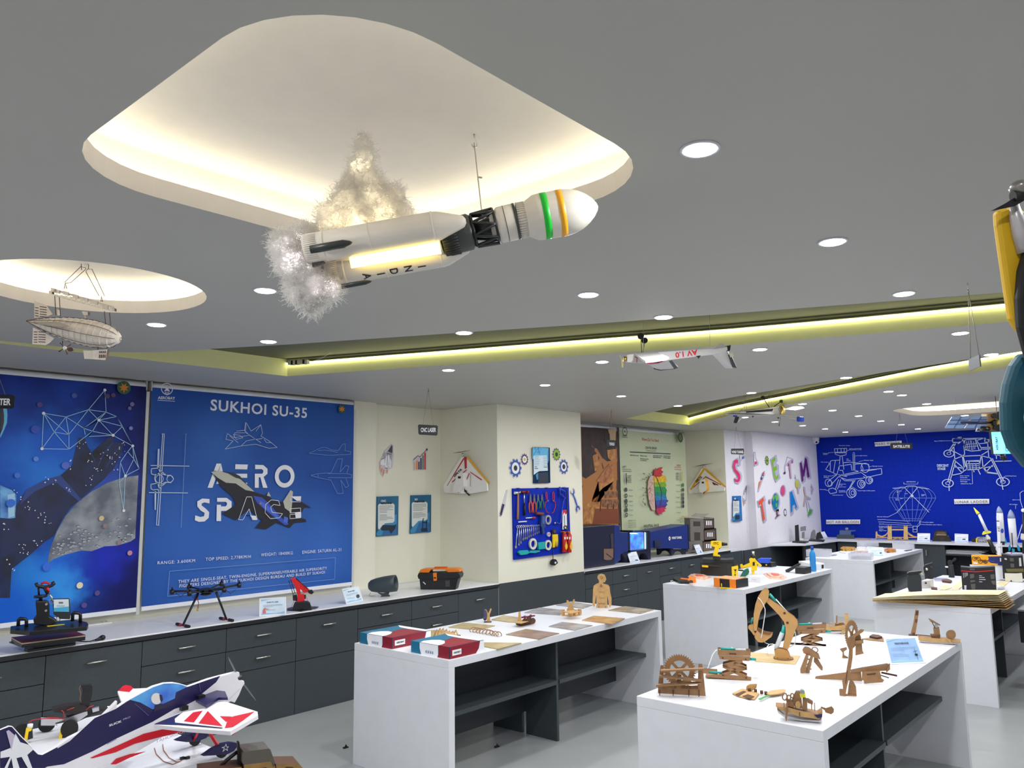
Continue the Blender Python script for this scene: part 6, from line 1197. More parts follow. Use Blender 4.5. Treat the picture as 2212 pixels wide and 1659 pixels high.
for m_,top_ in ((m1,(425,245)),(m2,(610,235))):
    p = dv.px(*Z2([top_])[0]);b = B(cb_);b.tube([p,m_+V((0,0,.012))],.0085,10);lg = ob('leg',b,t)
    sd = (onZ(*Z2([(330,606)])[0],zw)-onZ(*Z2([(200,578)])[0],zw)).normalized()
    b = B(cb_);b.cyl(m_-sd*.10+V((0,0,.009)),m_+sd*.10+V((0,0,.009)),.004,8)
    for s_ in (-1,1): b.use(M('skid_foam',(34,22,28),.7));b.cyl(m_+sd*.035*s_+V((0,0,.012)),m_+sd*.10*s_+V((0,0,.012)),.011,12);b.use(M('skid_pink',(190,50,90),.6)).cyl(m_+sd*.033*s_+V((0,0,.012)),m_+sd*.042*s_+V((0,0,.012)),.0115,12)
    ob('skid',b,lg)
b = B(M('wire_red2',(180,40,50)));b.tube([dv.px(*q) for q in Z2([(430,250),(415,300),(428,350),(420,405)])],.003,6);b.use(M('xt_plug',(206,160,70)));b.tube([dv.px(*q) for q in Z2([(420,408),(417,432)])],.007,6);ob('battery_lead',b,t)
# ---------------- cards,robot arm,blower,toolbox
def ic_red(b,q,g): b.use(M('icon_coral',(214,120,110)));b.poly(q,[g(.12,.14),g(.25,.14),g(.24,.26),g(.2,.4),g(.13,.36)]);b.poly(q,[g(.15,.42),g(.2,.46),g(.34,.36),g(.33,.33)])
def ic_blower(b,q,g): b.use(M('icon_dark',(50,60,72)));b.poly(q,[g(.7,.26),g(.78,.22),g(.88,.3),g(.87,.44),g(.76,.48),g(.68,.38)])
placard('framed white card headed ROBOTIC ARM beside the red robotic arm',*Z2([(1058,487),(1340,470),(1336,285),(1060,302)]),zw,'ROBOTIC ARM',lean=12,icon=ic_red)
placard('white info card with a small fan picture, beside the grey air blower',*Z2([(1960,362),(2135,325),(2088,172),(1915,205)]),zw,'AIR BLOWER',lean=22,icon=ic_blower)
p0 = onZ(*Z2([(1500,425)])[0],zw);ra = VP(p0)
t = thing('robotic_arm','small red jointed robotic arm on a black base on the long worktop','robotic arm',p0)
rr = M('robot_red',(226,24,34),.4)
b = B(cb_);slab(b,Z2([(1345,412),(1350,428),(1500,440),(1660,405),(1675,395),(1560,392),(1400,398)]),zw,.008);b.plate(ra,Z2([(1400,410),(1425,345),(1440,335),(1560,330),(1585,345),(1605,415)]),t=.07,off=-.035);ob('base',b,t,bevel=.003)
b = B(cb_);b.plate(ra,Z2([(1405,270),(1450,262),(1455,328),(1408,322)]),t=.03,off=-.02);b.plate(ra,Z2([(1520,265),(1542,263),(1542,305),(1522,308)]),t=.03,off=-.02);ob('servo',b,t)
b = B(rr);b.plate(ra,Z2([(1455,262),(1525,255),(1530,325),(1450,342)]),t=.04,off=-.02);ob('turret',b,t,bevel=.003)
b = B(rr);b.plate(ra,Z2([(1385,95),(1420,85),(1480,160),(1490,262),(1458,270),(1430,180)]),t=.014,off=.006);b.plate(ra,Z2([(1385,95),(1420,85),(1480,160),(1490,262),(1458,270),(1430,180)]),t=.008,off=-.018);ob('lower_arm',b,t,bevel=.002)
b = B(rr);b.plate(ra,Z2([(1378,100),(1425,82),(1455,105),(1580,210),(1560,235),(1520,240),(1420,135)]),t=.018,off=-.008);ob('upper_arm',b,t,bevel=.002)
b = B(cb_);b.cyl(ra.px(*Z2([(1365,115)])[0],.012),ra.px(*Z2([(1412,262)])[0],.012),.003,6);b.cyl(ra.px(*Z2([(1385,110)])[0],-.012),ra.px(*Z2([(1430,250)])[0],-.012),.003,6);b.cyl(ra.px(*Z2([(1440,90)])[0],.02),ra.px(*Z2([(1565,200)])[0],.02),.003,6);ob('link_rod',b,t)
b = B(cb_);b.plate(ra,Z2([(1560,215),(1605,210),(1625,240),(1600,258),(1570,245)]),t=.03,off=-.015);ob('gripper',b,t,bevel=.002)
b = B(M('wire_red2',(180,40,50)));b.tube([ra.px(*q,.03) for q in Z2([(1545,270),(1560,320),(1600,380),(1640,412)])],.0015,5);b.tube([ra.px(*q,.035) for q in Z2([(1430,300),(1400,370),(1370,420)])],.0015,5);ob('wire',b,t)
Zt = lambda pts: zz(740,1150,.25316,pts)
t = thing('air_blower','dark grey bullet-shaped air blower with an open round mouth on the worktop','blower',onZ(*Zt([(365,545)])[0],zw))
pv = VP(onZ(*Zt([(365,545)])[0],zw));gm = M('blower_grey',(62,74,78),.5)
A,C = pv.px(*Zt([(222,462)])[0],-.03),pv.px(*Zt([(455,428)])[0],.05);ax = (C-A).normalized();L = (C-A).length;k_ = mpp(pv.O)*.25316
b = B(gm);b.lathe([(2*k_,0),(30*k_,.004),(48*k_,L*.1),(60*k_,L*.3),(68*k_,L*.6),(70*k_,L*.85),(69*k_,L),(60*k_,L),(58*k_,L*.85),(50*k_,L*.5),(1*k_,L*.48)],A,ax,32);ob('shell',b,t)
b = B(M('blower_inner',(24,28,30)));
for k in range(7):
    a = 2*PI*k/7;u = ax.orthogonal().normalized();w = ax.cross(u);c = A+ax*L*.62;d = u*math.cos(a)+w*math.sin(a);e_ = u*math.cos(a+.5)+w*math.sin(a+.5);b.add([c,c+d*56*k_+ax*.01,c+e_*56*k_],[(0,1,2)])
b.lathe([(12*k_,0),(12*k_,.01)],A+ax*L*.6,ax,14);ob('fan_blade',b,t)
b = B(gm);b.plate(pv,Zt([(300,515),(345,520),(400,508),(392,530),(405,540),(405,551),(325,553),(325,545),(335,535)]),t=.05,off=-.025);ob('foot',b,t,bevel=.003)
b = B(M('wire_brown',(90,80,66)));b.tube([pv.px(*q,-.02) for q in Zt([(240,515),(225,540),(245,545),(275,548),(285,552)])],.0018,5);ob('wire',b,t);clampz(t,zw)
# toolbox
p0 = onZ(*Zt([(810,490)])[0],zw);pv = VP(p0,math.degrees(math.atan2(*((onZ(*Zt([(960,489)])[0],zw)-onZ(*Zt([(662,487)])[0],zw)).yx))))
t = thing('toolbox','black toolbox with an orange lid, latch and handle in the cream recess','toolbox',p0,None)
tb = M('toolbox_black',(26,28,32),.45)
b = B(tb);D_ = .16;U = [pv.px(*q) for q in Zt([(655,395),(985,392)])];Lw = [pv.px(*q) for q in Zt([(662,484),(960,487)])]
top4 = [U[0],U[1],U[1]-pv.n*D_,U[0]-pv.n*D_];bot4 = [Lw[0]-pv.n*.01,Lw[1]-pv.n*.01,Lw[1]-pv.n*(D_-.01),Lw[0]-pv.n*(D_-.01)]
for p in bot4: p.z = zw
b.add(bot4+top4,[(3,2,1,0),(4,5,6,7),(0,1,5,4),(1,2,6,5),(2,3,7,6),(3,0,4,7)]);rim = [pv.px(*q) for q in Zt([(640,370),(648,398),(998,394),(1005,365),(990,340),(650,345)])]
b.ext([p+pv.n*.008 for p in rim],-pv.n*(D_+.016));ob('body',b,t,bevel=.006)
b = B(orange);lid = [pv.px(*q,.0) for q in Zt([(648,343),(665,318),(690,313),(970,310),(995,318),(1002,338),(900,342),(870,318),(755,318),(735,345)])];b.ext(lid,-pv.n*D_);ob('lid',b,t,bevel=.004)
b = B(M('handle_orange',(216,96,30),.4));b.plate(pv,Zt([(768,300),(880,297),(882,318),(770,321)]),t=.03,off=-D_/2-.015);ob('handle',b,t,bevel=.003)
b = B(orange);b.plate(pv,Zt([(775,345),(806,343),(808,410),(780,413)]),t=.012,off=.008);b.use(tb).plate(pv,Zt([(783,380),(802,380),(802,392),(783,392)]),t=.003,off=.0205);ob('latch',b,t,bevel=.002)
b = B(M('label_grey',(70,62,66)));b.plate(pv,Zt([(876,412),(915,408),(915,462),(878,465)]),t=.001,off=.001);b.use(pwhite).plate(pv,Zt([(683,422),(692,422),(710,440),(706,446)]),t=.001,off=.001);ob('label',b,t)
# ================================================================= bench one: kit boxes,sheets,small models
Zk = lambda pts: zz(600,1360,.22604,pts);Z9 = lambda pts: zz(880,1270,.24412,pts);zb = .80
def kit(lab,x0,y0,W,D):
    t = thing('kit_box',lab,'box',(x0+W/2,y0+D/2,zb),'teal, white and maroon kit boxes');h = .072
    b = B(M('kit_teal',(26,110,146),.4));b.box(x0,x0+W,y0,y0+D,zb+.0005,zb+h);ob('carton',b,t)
    b = B(pwhite);b.lay = 0;e = .0006
    def top(c,L): b.use(c);b.lay += 1;b.add([(x0+W*u,y0+D*v,zb+h+b.lay*e) for u,v in L],[tuple(range(len(L)))])
    def end(c,L): b.use(c);b.lay += 1;b.add([(x0-b.lay*e,y0+D*v,zb+h*s) for v,s in L],[tuple(range(len(L)))])
    def side(c,L): b.use(c);b.lay += 1;b.add([(x0+W*u,y0-b.lay*e,zb+h*s) for u,s in L],[tuple(range(len(L)))])
    mar = M('kit_maroon',(138,28,46),.4)
    top(M('kit_teal',(26,110,146),.4),[(0,1),(1,1),(1,0),(0,0)]);top(mar,[(0,.28),(.15,.4),(.5,.55),(.8,.62),(.84,.3),(.84,0),(0,0)]);top(pwhite,[(.0,.75),(.0,.28),(.1,.28),(.25,.34),(.4,.48),(.42,.62),(.32,.74),(.15,.8)]);top(pwhite,[(.86,0),(1,0),(1,1),(.86,.8),(.83,.5)])
    end(pwhite,[(.28,0),(.28,1),(.76,1),(.76,.5),(.72,0)]);end(mar,[(0,0),(0,1),(.28,1),(.25,.5),(.3,0)])
    side(mar,[(0,0),(1,0),(1,1),(0,1)]);side(pwhite,[(.75,0),(.84,.4),(.88,1),(1,1),(1,0)]);side(pwhite,[(.06,.25),(.32,.25),(.32,.72),(.06,.72)])
    b.use(M('card_line',(130,150,175)));b.lay += 1
    for k in range(4): v = .4+.055*k;b.add([(x0-b.lay*e,y0+D*(v+du),zb+h*s) for du,s in ((0,.2),(.03,.2),(.03,.42),(0,.42))],[(0,1,2,3)])
    b.use(pblack);vs,fs,g0,g1 = glyphs('AEROBAY',.03);sc = W*.2/(g1-g0);b.lay += 1;b.add([(x0+W*.1+x*sc,y0-b.lay*e,zb+h*.42+y*sc) for x,y in vs],fs)
    ob('print',b,t)
kit('teal, white and maroon kit box at the far corner of the bench, behind the other',3.59,4.225,.35,.34)
kit('teal, white and maroon kit box at the near corner of the bench',3.60,3.685,.31,.36)
shm = lambda n,c,c2: M(n,c,.25,c2=c2,scale=7,detail=6)
amber = shm('sheet_birch',(186,168,124),(166,146,102));tan = shm('sheet_tan',(164,140,118),(140,116,96));grey = shm('sheet_grey',(168,166,164),(134,128,124));brn = shm('sheet_brown',(196,160,110),(164,124,80))
for i,(mt,pts,lab) in enumerate([
    (amber,[(440,440),(620,455),(640,480),(1010,485),(800,538),(620,505),(640,460),(700,445)][2:6]+[],'pale birch board sheet lying next to the nearer kit box'),
    (amber,[(95,380),(240,372),(330,385),(240,440),(130,435)],'birch board sheet under the wooden skeleton hand'),
    (amber,[(365,345),(500,305),(775,332),(640,370)],'birch board sheet behind the wooden chain'),
    (tan,[(872,408),(1050,362),(1345,400),(1160,450)],'tan acrylic-covered sheet in the middle of the near edge of the bench'),
    (amber,[(745,278),(850,240),(1000,262),(990,300),(905,300)],'birch board sheet behind the small wedge car'),
    (grey,[(1250,338),(1370,300),(1640,330),(1480,372)],'grey bagged sheet with parts on it, between two other sheets'),
    (grey,[(1035,215),(1170,172),(1385,195),(1350,238)],'greyish clear sheet at the back edge of the bench'),
    (grey,[(1315,150),(1450,118),(1640,150),(1560,178)],'thin sheet on the back corner behind the Y-shaped figure'),
    (brn,[(1545,282),(1650,245),(1925,268),(1810,318)],'brown board in clear film overhanging the near edge of the bench'),
    (shm('sheet_olive',(176,160,132),(130,112,92)),[(1778,195),(1920,160),(2180,190),(2060,224)],'mottled sheet at the far end of the bench beside the torso')]):
    L = Z9(pts);b = B(mt);b.ext([onZ(x,y,zb+.006) for x,y in L],(0,0,-.0055));ob('board_sheet',b,label=lab,cat='sheet',group='flat sheets laid out on the bench')
# small wooden figures
ch = mdfd
def standing(name,lab,cat,base,z,parts,deg=None,group=None):
    p0 = onZ(*base,z);pl = VP(p0,deg);t = thing(name,lab,cat,p0,group)
    for n,mt,fn in parts: b = B(mt);fn(b,pl);ob(n,b,t)
    clampz(t,z);return t
pb = M('pale_ply',(196,156,100),.6,var=.12,scale=30)
W8 = lambda pts: zz(1100,1200,.18083,pts)
def torso(b,pl):
    L = [(1040,628),(1042,520),(1040,470),(1028,560),(1025,600),(1012,612),(995,590),(998,500),(1002,400),(1008,360),(1040,338),(1072,325),(1072,300),(1055,270),(1055,245),(1075,222),(1105,216),(1140,228),(1152,255),(1160,288),(1150,300),(1145,318),(1120,322),(1125,335),(1180,348),(1198,370),(1205,430),(1222,510),(1222,590),(1205,620),(1190,600),(1185,550),(1170,470),(1172,560),(1178,628)]
    b.plate(pl,W8(L),t=.004,edge=ch)
def organs(b,pl):
    o = .0045;b.plate(pl,W8([(1075,268),(1085,245),(1110,235),(1132,250),(1130,275),(1105,288),(1085,290)]),t=.002,off=o,edge=ch);b.plate(pl,W8([(1060,400),(1078,372),(1095,380),(1110,372),(1138,400),(1140,430),(1110,436),(1095,420),(1062,432)]),t=.003,off=o,edge=ch)
    b.plate(pl,W8([(1070,445),(1110,438),(1135,455),(1148,490),(1130,508),(1090,500),(1068,480)]),t=.003,off=o,edge=ch);b.plate(pl,W8([(1070,515),(1142,515),(1148,560),(1152,580),(1062,580),(1066,550)]),t=.002,off=o,edge=ch)
    b.use(ch);q = Pl(pl.O+pl.n*.0065,pl.u,pl.n);b.lay = 0;b.eps = .0003
    b.lines(q,[W8(l) for l in ([(1098,340),(1098,400)],[(1085,350),(1090,385)],[(1112,355),(1105,385)],[(1080,260),(1100,250),(1120,262),(1105,278),(1090,270)],[(1070,400),(1090,390)],[(1110,385),(1130,410)],[(1080,460),(1100,470),(1085,485)],[(1110,460),(1130,480),(1115,495)],[(1065,570),(1080,578),(1098,570)],[(1100,570),(1120,578),(1145,570)],[(1072,600),(1072,628)],[(1150,605),(1150,628)])],.0035)
standing('torso_model','flat wooden human torso figure with brain and organs standing on the bench','model',(1301,1313),zb,[('outline',pb,torso),('organs',pb,organs),('foot',pb,lambda b,pl: (b.ext([pl.px(*W8([(1072,629)])[0]),pl.px(*W8([(1072,600)])[0]),pl.px(*W8([(1072,629)])[0])-pl.n*.06],pl.u*.004),b.ext([pl.px(*W8([(1150,629)])[0]),pl.px(*W8([(1150,600)])[0]),pl.px(*W8([(1150,629)])[0])-pl.n*.06],pl.u*.004)))])
def ybox(b,pl):
    f = Z9([(1370,215),(1440,252),(1530,240),(1460,205)]);b.ext([onZ(x,y,zb+.055) for x,y in Z9([(1368,208),(1442,222),(1532,208),(1460,196)])],(0,0,-.006));b.ext([onZ(x,y,zb) for x,y in Z9([(1372,247),(1442,256),(1530,243),(1462,232)])],(0,0,.006))
    for (x,y) in Z9([(1376,246),(1440,253),(1485,248),(1525,242)]): p = onZ(x,y,zb);b.box(p.x-.012,p.x+.012,p.y-.012,p.y+.012,zb+.006,zb+.05)
def yfig(b,pl):
    L = Z9([(1412,212),(1410,190),(1422,172),(1428,155),(1408,118),(1410,106),(1424,108),(1440,138),(1455,142),(1468,100),(1480,98),(1482,112),(1465,152),(1464,172),(1478,190),(1486,210)]);b.plate(pl,L,t=.01,off=-.0,edge=ch)
standing('y_figure','small Y-shaped wooden figure on a square slatted plinth','model',Z9([(1450,250)])[0],zb,[('plinth',pb,ybox),('body',pb,yfig)])
def bino(b,pl): b.plate(pl,Z9([(702,300),(705,235),(682,202),(686,188),(700,192),(715,225),(728,195),(732,182),(746,182),(742,202),(728,235),(735,298)]),t=.016,off=-.01,edge=ch);b.use(ch).plate(pl,Z9([(678,298),(745,296),(740,304),(682,304)]),t=.05,off=-.02)
standing('lever_toy','tiny two-pronged wooden toy with a clear dark bulb at the back edge of the bench','model',Z9([(710,302)])[0],zb,[('body',pb,bino),('bulb',M('bulb_dark',(70,70,100),.1),lambda b,pl: b.ell(pl.px(*Z9([(686,240)])[0]),(.02,.02,.045),12,8))])
def wed(b,pl): b.plate(pl,Z9([(975,308),(985,215),(992,207),(1000,212),(1010,305)]),t=.02,off=-.02,edge=ch);slab(b,Z9([(935,308),(1005,318),(1125,285),(1060,280)]),zb+.03,.006);b.use(ch);slab(b,Z9([(960,325),(1010,335),(1130,310),(1060,300)]),zb+.004,.014)
def rods(b,pl):
    b.cyl(pl.px(*Z9([(1008,262)])[0]),pl.px(*Z9([(1130,245)])[0]),.006,8)
    for x,y in ((1040,258),(1092,248)): b.ell(pl.px(*Z9([(x,y)])[0]),.012,10,8)
standing('wedge_car','small wooden wedge-fronted car with maroon rods','model',Z9([(1020,335)])[0],zb,[('body',pb,wed),('rod',M('maroon_rod',(110,20,50)),rods),('wheel',ch,lambda b,pl: [b.cyl(pl.px(*Z9([(x,y)])[0],.0),pl.px(*Z9([(x,y)])[0],.006),.022,14) for x,y in ((1040,295),(1075,280),(1110,290))])])
r = random.Random(4)
b = B(mdf)
for k in range(9):
    x = 585+k*28;y = 372+k*5;c = onZ(*Z9([(x,y)])[0],zb+.012);a = r.uniform(-.6,.6);d = V((math.cos(a),math.sin(a),.3)).normalized();u = d.orthogonal().normalized();w = d.cross(u)
    b.tube([c+(u*math.cos(q)*.022+d*math.sin(q)*.03) for q in [2*PI*i/10 for i in range(10)]],.0035,5,closed=True)
ob('wooden_chain',b,label='wooden link chain curled on the white bench top',cat='model');clampz(bpy.data.objects['wooden_chain'],zb)
b = B(pb);c0 = onZ(*Z9([(350,430)])[0],zb)
P = [Z9([(x,y)])[0] for x,y in ((250,430),(300,395),(340,388),(380,395),(430,405),(465,430))]
for k in range(7):
    x = 265+k*28;A_ = onZ(*Z9([(x-30,436)])[0],zb+.003);C_ = onZ(*Z9([(x+22,440)])[0],zb+.003);m_ = (A_+C_)/2+V((0,0,.055+.01*math.sin(k)));b.tube([A_,m_-V((.01,0,.01)),m_,C_],.0055,6)
b.tube([onZ(*Z9([(240,430)])[0],zb+.03),onZ(*Z9([(340,395)])[0],zb+.05),onZ(*Z9([(460,425)])[0],zb+.03)],.006,6);b.use(ch);b.cyl(onZ(*Z9([(440,440)])[0],zb+.02),onZ(*Z9([(468,440)])[0],zb+.02),.02,12)
ob('skeleton_hand',b,label='ribbed wooden skeleton model lying behind the nearer kit box',cat='model')
# ================================================================= bench two: laser-cut machines
Zq = lambda pts: zz(1400,1370,.20344,pts);Zr = lambda pts: zz(1700,1300,.23146,pts);Ze = lambda pts: zz(1380,1180,.20344,pts);Zx = lambda pts: zz(1540,1260,.11452,pts)
def holes(b,pl,pts,r,off):
    b.use(mdfd);screws(b,pl,pts,r,off,.0012);b.use(mdf)
def gearplate(b,pl,c,R,T,off,th=.004,r0=.6):
    O = pl.px(*c,off);o = [];n = T*2
    for i in range(n):
        a0 = 2*PI*i/n;k = 1 if i % 2 == 0 else .9
        for d in (-.18,.18): a = 2*PI*(i+d)/n;o.append((R*k,a))
    inn = [(R*r0,q[1]) for q in o];f = lambda L,h: [O+pl.u*math.cos(a)*r+pl.v*math.sin(a)*r+pl.n*h for r,a in L];m = len(o)
    vs = f(o,0)+f(inn,0)+f(o,th)+f(inn,th);fs = []
    for i in range(m): j = (i+1) % m;fs += [(i,j,m+j,m+i),(2*m+i,3*m+i,3*m+j,2*m+j),(i,2*m+i,2*m+j,j),(m+i,m+j,3*m+j,3*m+i)]
    b.add(vs,fs)
    for k in range(4):
        a = PI/4+k*PI/2;d = pl.u*math.cos(a)+pl.v*math.sin(a);w = pl.n.cross(d)*R*.09;b.ext([O-w+d*R*.15,O+w+d*R*.15,O+w+d*R*r0*1.03,O-w+d*R*r0*1.03],pl.n*th)
    p = O;b.cyl(p,p+pl.n*th,R*.2,20)
# marble wheel
def mw_frame(b,pl):
    for off in (-.0,-.07):
        for L in ([(105,560),(130,360),(165,362),(160,560),(200,568),(300,572),(310,455),(355,460),(350,575),(470,582),(530,578),(540,345),(580,345),(612,655),(105,625)],): b.plate(pl,Zq(L),t=.004,off=off,edge=mdfd)
    b.use(mdfd)
    for x in (123,266,433,540): b.plate(pl,Zq([(x-4,590),(x+4,590),(x+4,662),(x-4,660)]),t=.004,off=.004);b.ext([onZ(*Zq([(x-4,640)])[0],.8),onZ(*Zq([(x+4,640)])[0],.8),onZ(*Zq([(x+4,600)])[0],.8),onZ(*Zq([(x-4,600)])[0],.8)],(0,0,.03))
def mw_rails(b,pl):
    for y0,y1,x0,x1 in ((365,345,135,590),(420,470,120,570),(520,492,85,560)):
        for o in (.012,.045): b.plate(pl,Zq([(x0,y0),(x1,y1),(x1,y1+13),(x0,y0+15)]),t=.004,off=o,edge=mdfd)
        b.plate(pl,Zq([(x0,y0),(x1,y1),(x1,y1+3),(x0,y0+3)]),t=.03,off=.013)
standing('marble_wheel','wooden marble machine with a big toothed wheel and three sloping rails','mechanism',Zq([(350,655)])[0],.8,[('frame',mdf,mw_frame),('toothed_wheel',mdf,lambda b,pl: gearplate(b,pl,Zq([(335,400)])[0],172*.20344*mpp(pl.O),40,-.035)),('rail',mdf,mw_rails)])
# scissor lifts
def scissor(lab,f,base,dx,dy,sx=1,flat=True):
    g = lambda L: f([(dx+x*sx,dy+y*sx+(0 if flat else -(x-900)*.10*sx)) for x,y in L])
    def boxp(b,pl):
        b.plate(pl,g([(738,150),(1088,168),(1085,218),(742,208)]),t=.004,off=.03,edge=mdfd);b.plate(pl,g([(750,212),(1085,222),(1075,272),(900,265),(760,250)]),t=.004,off=.03,edge=mdfd);b.plate(pl,g([(745,190),(1085,205),(1085,215),(745,203)]),t=.06,off=-.03);b.plate(pl,g([(738,150),(1088,168),(1085,218),(742,208)]),t=.004,off=-.035,edge=mdfd)
        holes(b,pl,g([(793,238),(1035,252)]),.0045,.034);b.use(mdfd).plate(pl,g([(862,185),(935,190),(935,205),(862,200)]),t=.0006,off=.0341)
    def bars(b,pl):
        for o in (.03,-.03):
            for p,q in (((800,320),(1045,350)),((915,292),(1045,350)),((800,320),(1000,270)),((790,420),(1045,345)),((915,385),(1050,445)),((795,325),(925,385))):
                A,C = pl.px(*g([p])[0],o),pl.px(*g([q])[0],o);w = pl.n.cross((C-A).normalized())*.0085*sx/.75 if sx < 1 else pl.n.cross((C-A).normalized())*.0085;b.ext([A-w,A+w,C+w,C-w],pl.n*.004)
            b.use(mdfd);screws(b,pl,g([(800,320),(1038,348),(918,293),(918,385),(793,420)]),.0045,o+.004,.001);b.use(mdf)
    def basep(b,pl):
        b.plate(pl,g([(770,408),(1095,440),(1090,475),(1060,478),(610,440),(612,428)]),t=.004,off=.03,edge=mdfd);b.plate(pl,g([(610,434),(1090,470),(1090,478),(610,442)]),t=.07,off=-.035);b.plate(pl,g([(575,350),(735,362),(738,418),(580,405)]),t=.004,off=.02,edge=mdfd);holes(b,pl,g([(1038,448)]),.0045,.034)
    def syr(b,pl):
        b.cyl(pl.px(*g([(770,148)])[0],.01),pl.px(*g([(925,158)])[0],.01),.0075,12);b.cyl(pl.px(*g([(1062,258)])[0],.01),pl.px(*g([(1145,264)])[0],.01),.0075,12);b.cyl(pl.px(*g([(650,388)])[0],.022),pl.px(*g([(790,402)])[0],.022),.006,12)
    def plunger(b,pl): b.cyl(pl.px(*g([(925,158)])[0],.01),pl.px(*g([(1040,162)])[0],.01),.006,12);b.ell(pl.px(*g([(890,145)])[0],.01),.006)
    return standing('scissor_lift',lab,'mechanism',base,.8,[('tray',mdf,boxp),('scissor_bar',mdf,bars),('base',mdf,basep),('syringe',teal,syr),('plunger',M('syringe_clear',(225,232,238),.2,alpha=.7),plunger)],None,'syringe-driven wooden scissor lifts')
s1 = scissor('wooden scissor lift with a teal syringe, beside the marble wheel',Zq,Zq([(900,470)])[0],0,0)
fE = lambda pts: zz(1380,1260,.37613,pts)
s2 = scissor('tilted wooden scissor lift with a teal syringe, behind the excavator',fE,fE([(990,352)])[0],905-740*.49,222-150*.49+8,.49,flat=False)
tube_ = M('silicone_tube',(236,240,240),.3)
p1 = VP(onZ(*Zq([(900,470)])[0],.8));b = B(tube_);b.tube([p1.px(*q,.02) for q in Zq([(770,155),(720,165),(685,210),(650,310),(620,400),(612,435)])],.0028,6);ob('tube',b,s1)
# excavator
def ex_plates(L,offs=(.012,-.022),th=.006):
    def fn(b,pl):
        for o in offs: b.plate(pl,Zx(L),t=th,off=o,edge=mdfd)
    return fn
tanp = M('excavator_ply',(190,146,88),.6,var=.08,scale=20)
boom = [(1005,345),(1040,290),(1065,285),(1200,375),(1400,530),(1530,620),(1595,700),(1600,770),(1560,860),(1500,1030),(1420,1235),(1320,1215),(1350,1060),(1372,930),(1370,830),(1340,720),(1260,610),(1130,470)]
stick = [(985,95),(1030,105),(1060,150),(1050,230),(1045,290),(1005,345),(960,420),(900,530),(860,680),(840,820),(825,885),(785,885),(768,830),(765,700),(772,560),(800,400),(850,260),(920,150)]
bucket = [(835,880),(900,940),(1000,975),(1070,985),(1135,930),(1100,1000),(1050,1035),(990,1080),(930,1105),(860,1095),(810,1040),(785,1000),(800,940)]
link = [(680,790),(760,760),(770,880),(800,945),(780,980),(720,900),(672,850),(665,810)]
ext_ = VP(onZ(1690,1425,.8))
t = standing('excavator_arm','large wooden hydraulic excavator arm with teal syringes on a thin ply base','mechanism',(1690,1425),.8,[('boom',tanp,ex_plates(boom)),('stick',tanp,ex_plates(stick,(.02,-.03))),('bucket',tanp,lambda b,pl: (ex_plates(bucket,(.02,-.026))(b,pl),b.use(mdf),b.plate(pl,Zx([(835,880),(800,940),(785,1000),(810,1040),(860,1095),(930,1105),(990,1080),(985,1072),(930,1095),(865,1085),(818,1035),(795,998),(812,940),(845,890)]),t=.04,off=-.02),b.plate(pl,Zx([(850,845),(900,870),(980,915),(1100,935),(1130,935),(1070,985),(1000,975),(900,940),(835,880)]),t=.003,off=-.03))),
    ('bucket_link',tanp,ex_plates(link,(.012,-.014))),('turntable',tanp,lambda b,pl: (ex_plates([(1155,1255),(1215,1215),(1320,1225),(1400,1250),(1440,1320),(1465,1400),(1460,1425),(1185,1405)],(.022,-.028))(b,pl),b.use(mdf),b.lathe([(.058,0),(.058,.008)],onZ(*Zx([(1330,1420)])[0],.8045),(0,0,1),30))),
    ('base_sheet',M('pale_base',(206,180,128),.6),lambda b,pl: slab(b,Zx([(720,1310),(1645,1380),(1555,1535),(800,1480),(700,1350)]),.8,.004)),
    ('rivet',mdfd,lambda b,pl: (screws(b,pl,Zx([(985,150),(998,288),(842,415),(1350,555),(1405,735)]),.0075,.0185,.0015),b.use(tanp),screws(b,pl,Zx([(805,775),(797,862),(690,825)]),.007,.026,.0012),b.use(mdfd),screws(b,pl,Zx([(1215,1395),(1415,1405)]),.004,.0285,.001)))],None)
b = B(teal);b.cyl(ext_.px(*Zx([(1065,205)])[0],-.003),ext_.px(*Zx([(1190,345)])[0],-.003),.009,12);b.cyl(ext_.px(*Zx([(1350,800)])[0]),ext_.px(*Zx([(1290,1030)])[0]),.011,12);b.cyl(ext_.px(*Zx([(750,650)])[0],.0),ext_.px(*Zx([(725,760)])[0],.0),.005,10);ob('syringe',b,t)
b = B(M('syringe_clear',(225,232,238),.2,alpha=.7));b.cyl(ext_.px(*Zx([(1310,930)])[0],.002),ext_.px(*Zx([(1190,1230)])[0],.002),.0135,14);ob('syringe_barrel',b,t)
b = B(tube_);b.tube([ext_.px(*q,.034) for q in Zx([(850,255),(900,300),(950,380),(985,470),(985,560),(960,720),(925,950),(910,1010)])],.0024,6);b.tube([ext_.px(*q,.0) for q in Zx([(1185,300),(1290,420),(1400,540)])],.004,6)
b.tube([onZ(*q,.815) for q in Zx([(1060,1340),(1020,1270),(1020,1200),(1060,1150),(1130,1145),(1160,1160)])],.0024,6);b.tube([ext_.px(*q,-.02) for q in Zx([(945,1100),(1000,1140),(1060,1165)])],.0024,6);b.tube([ext_.px(*q,-.03) for q in Zx([(1550,930),(1570,1050),(1540,1170),(1440,1225)])],.0024,6);ob('tube',b,t)
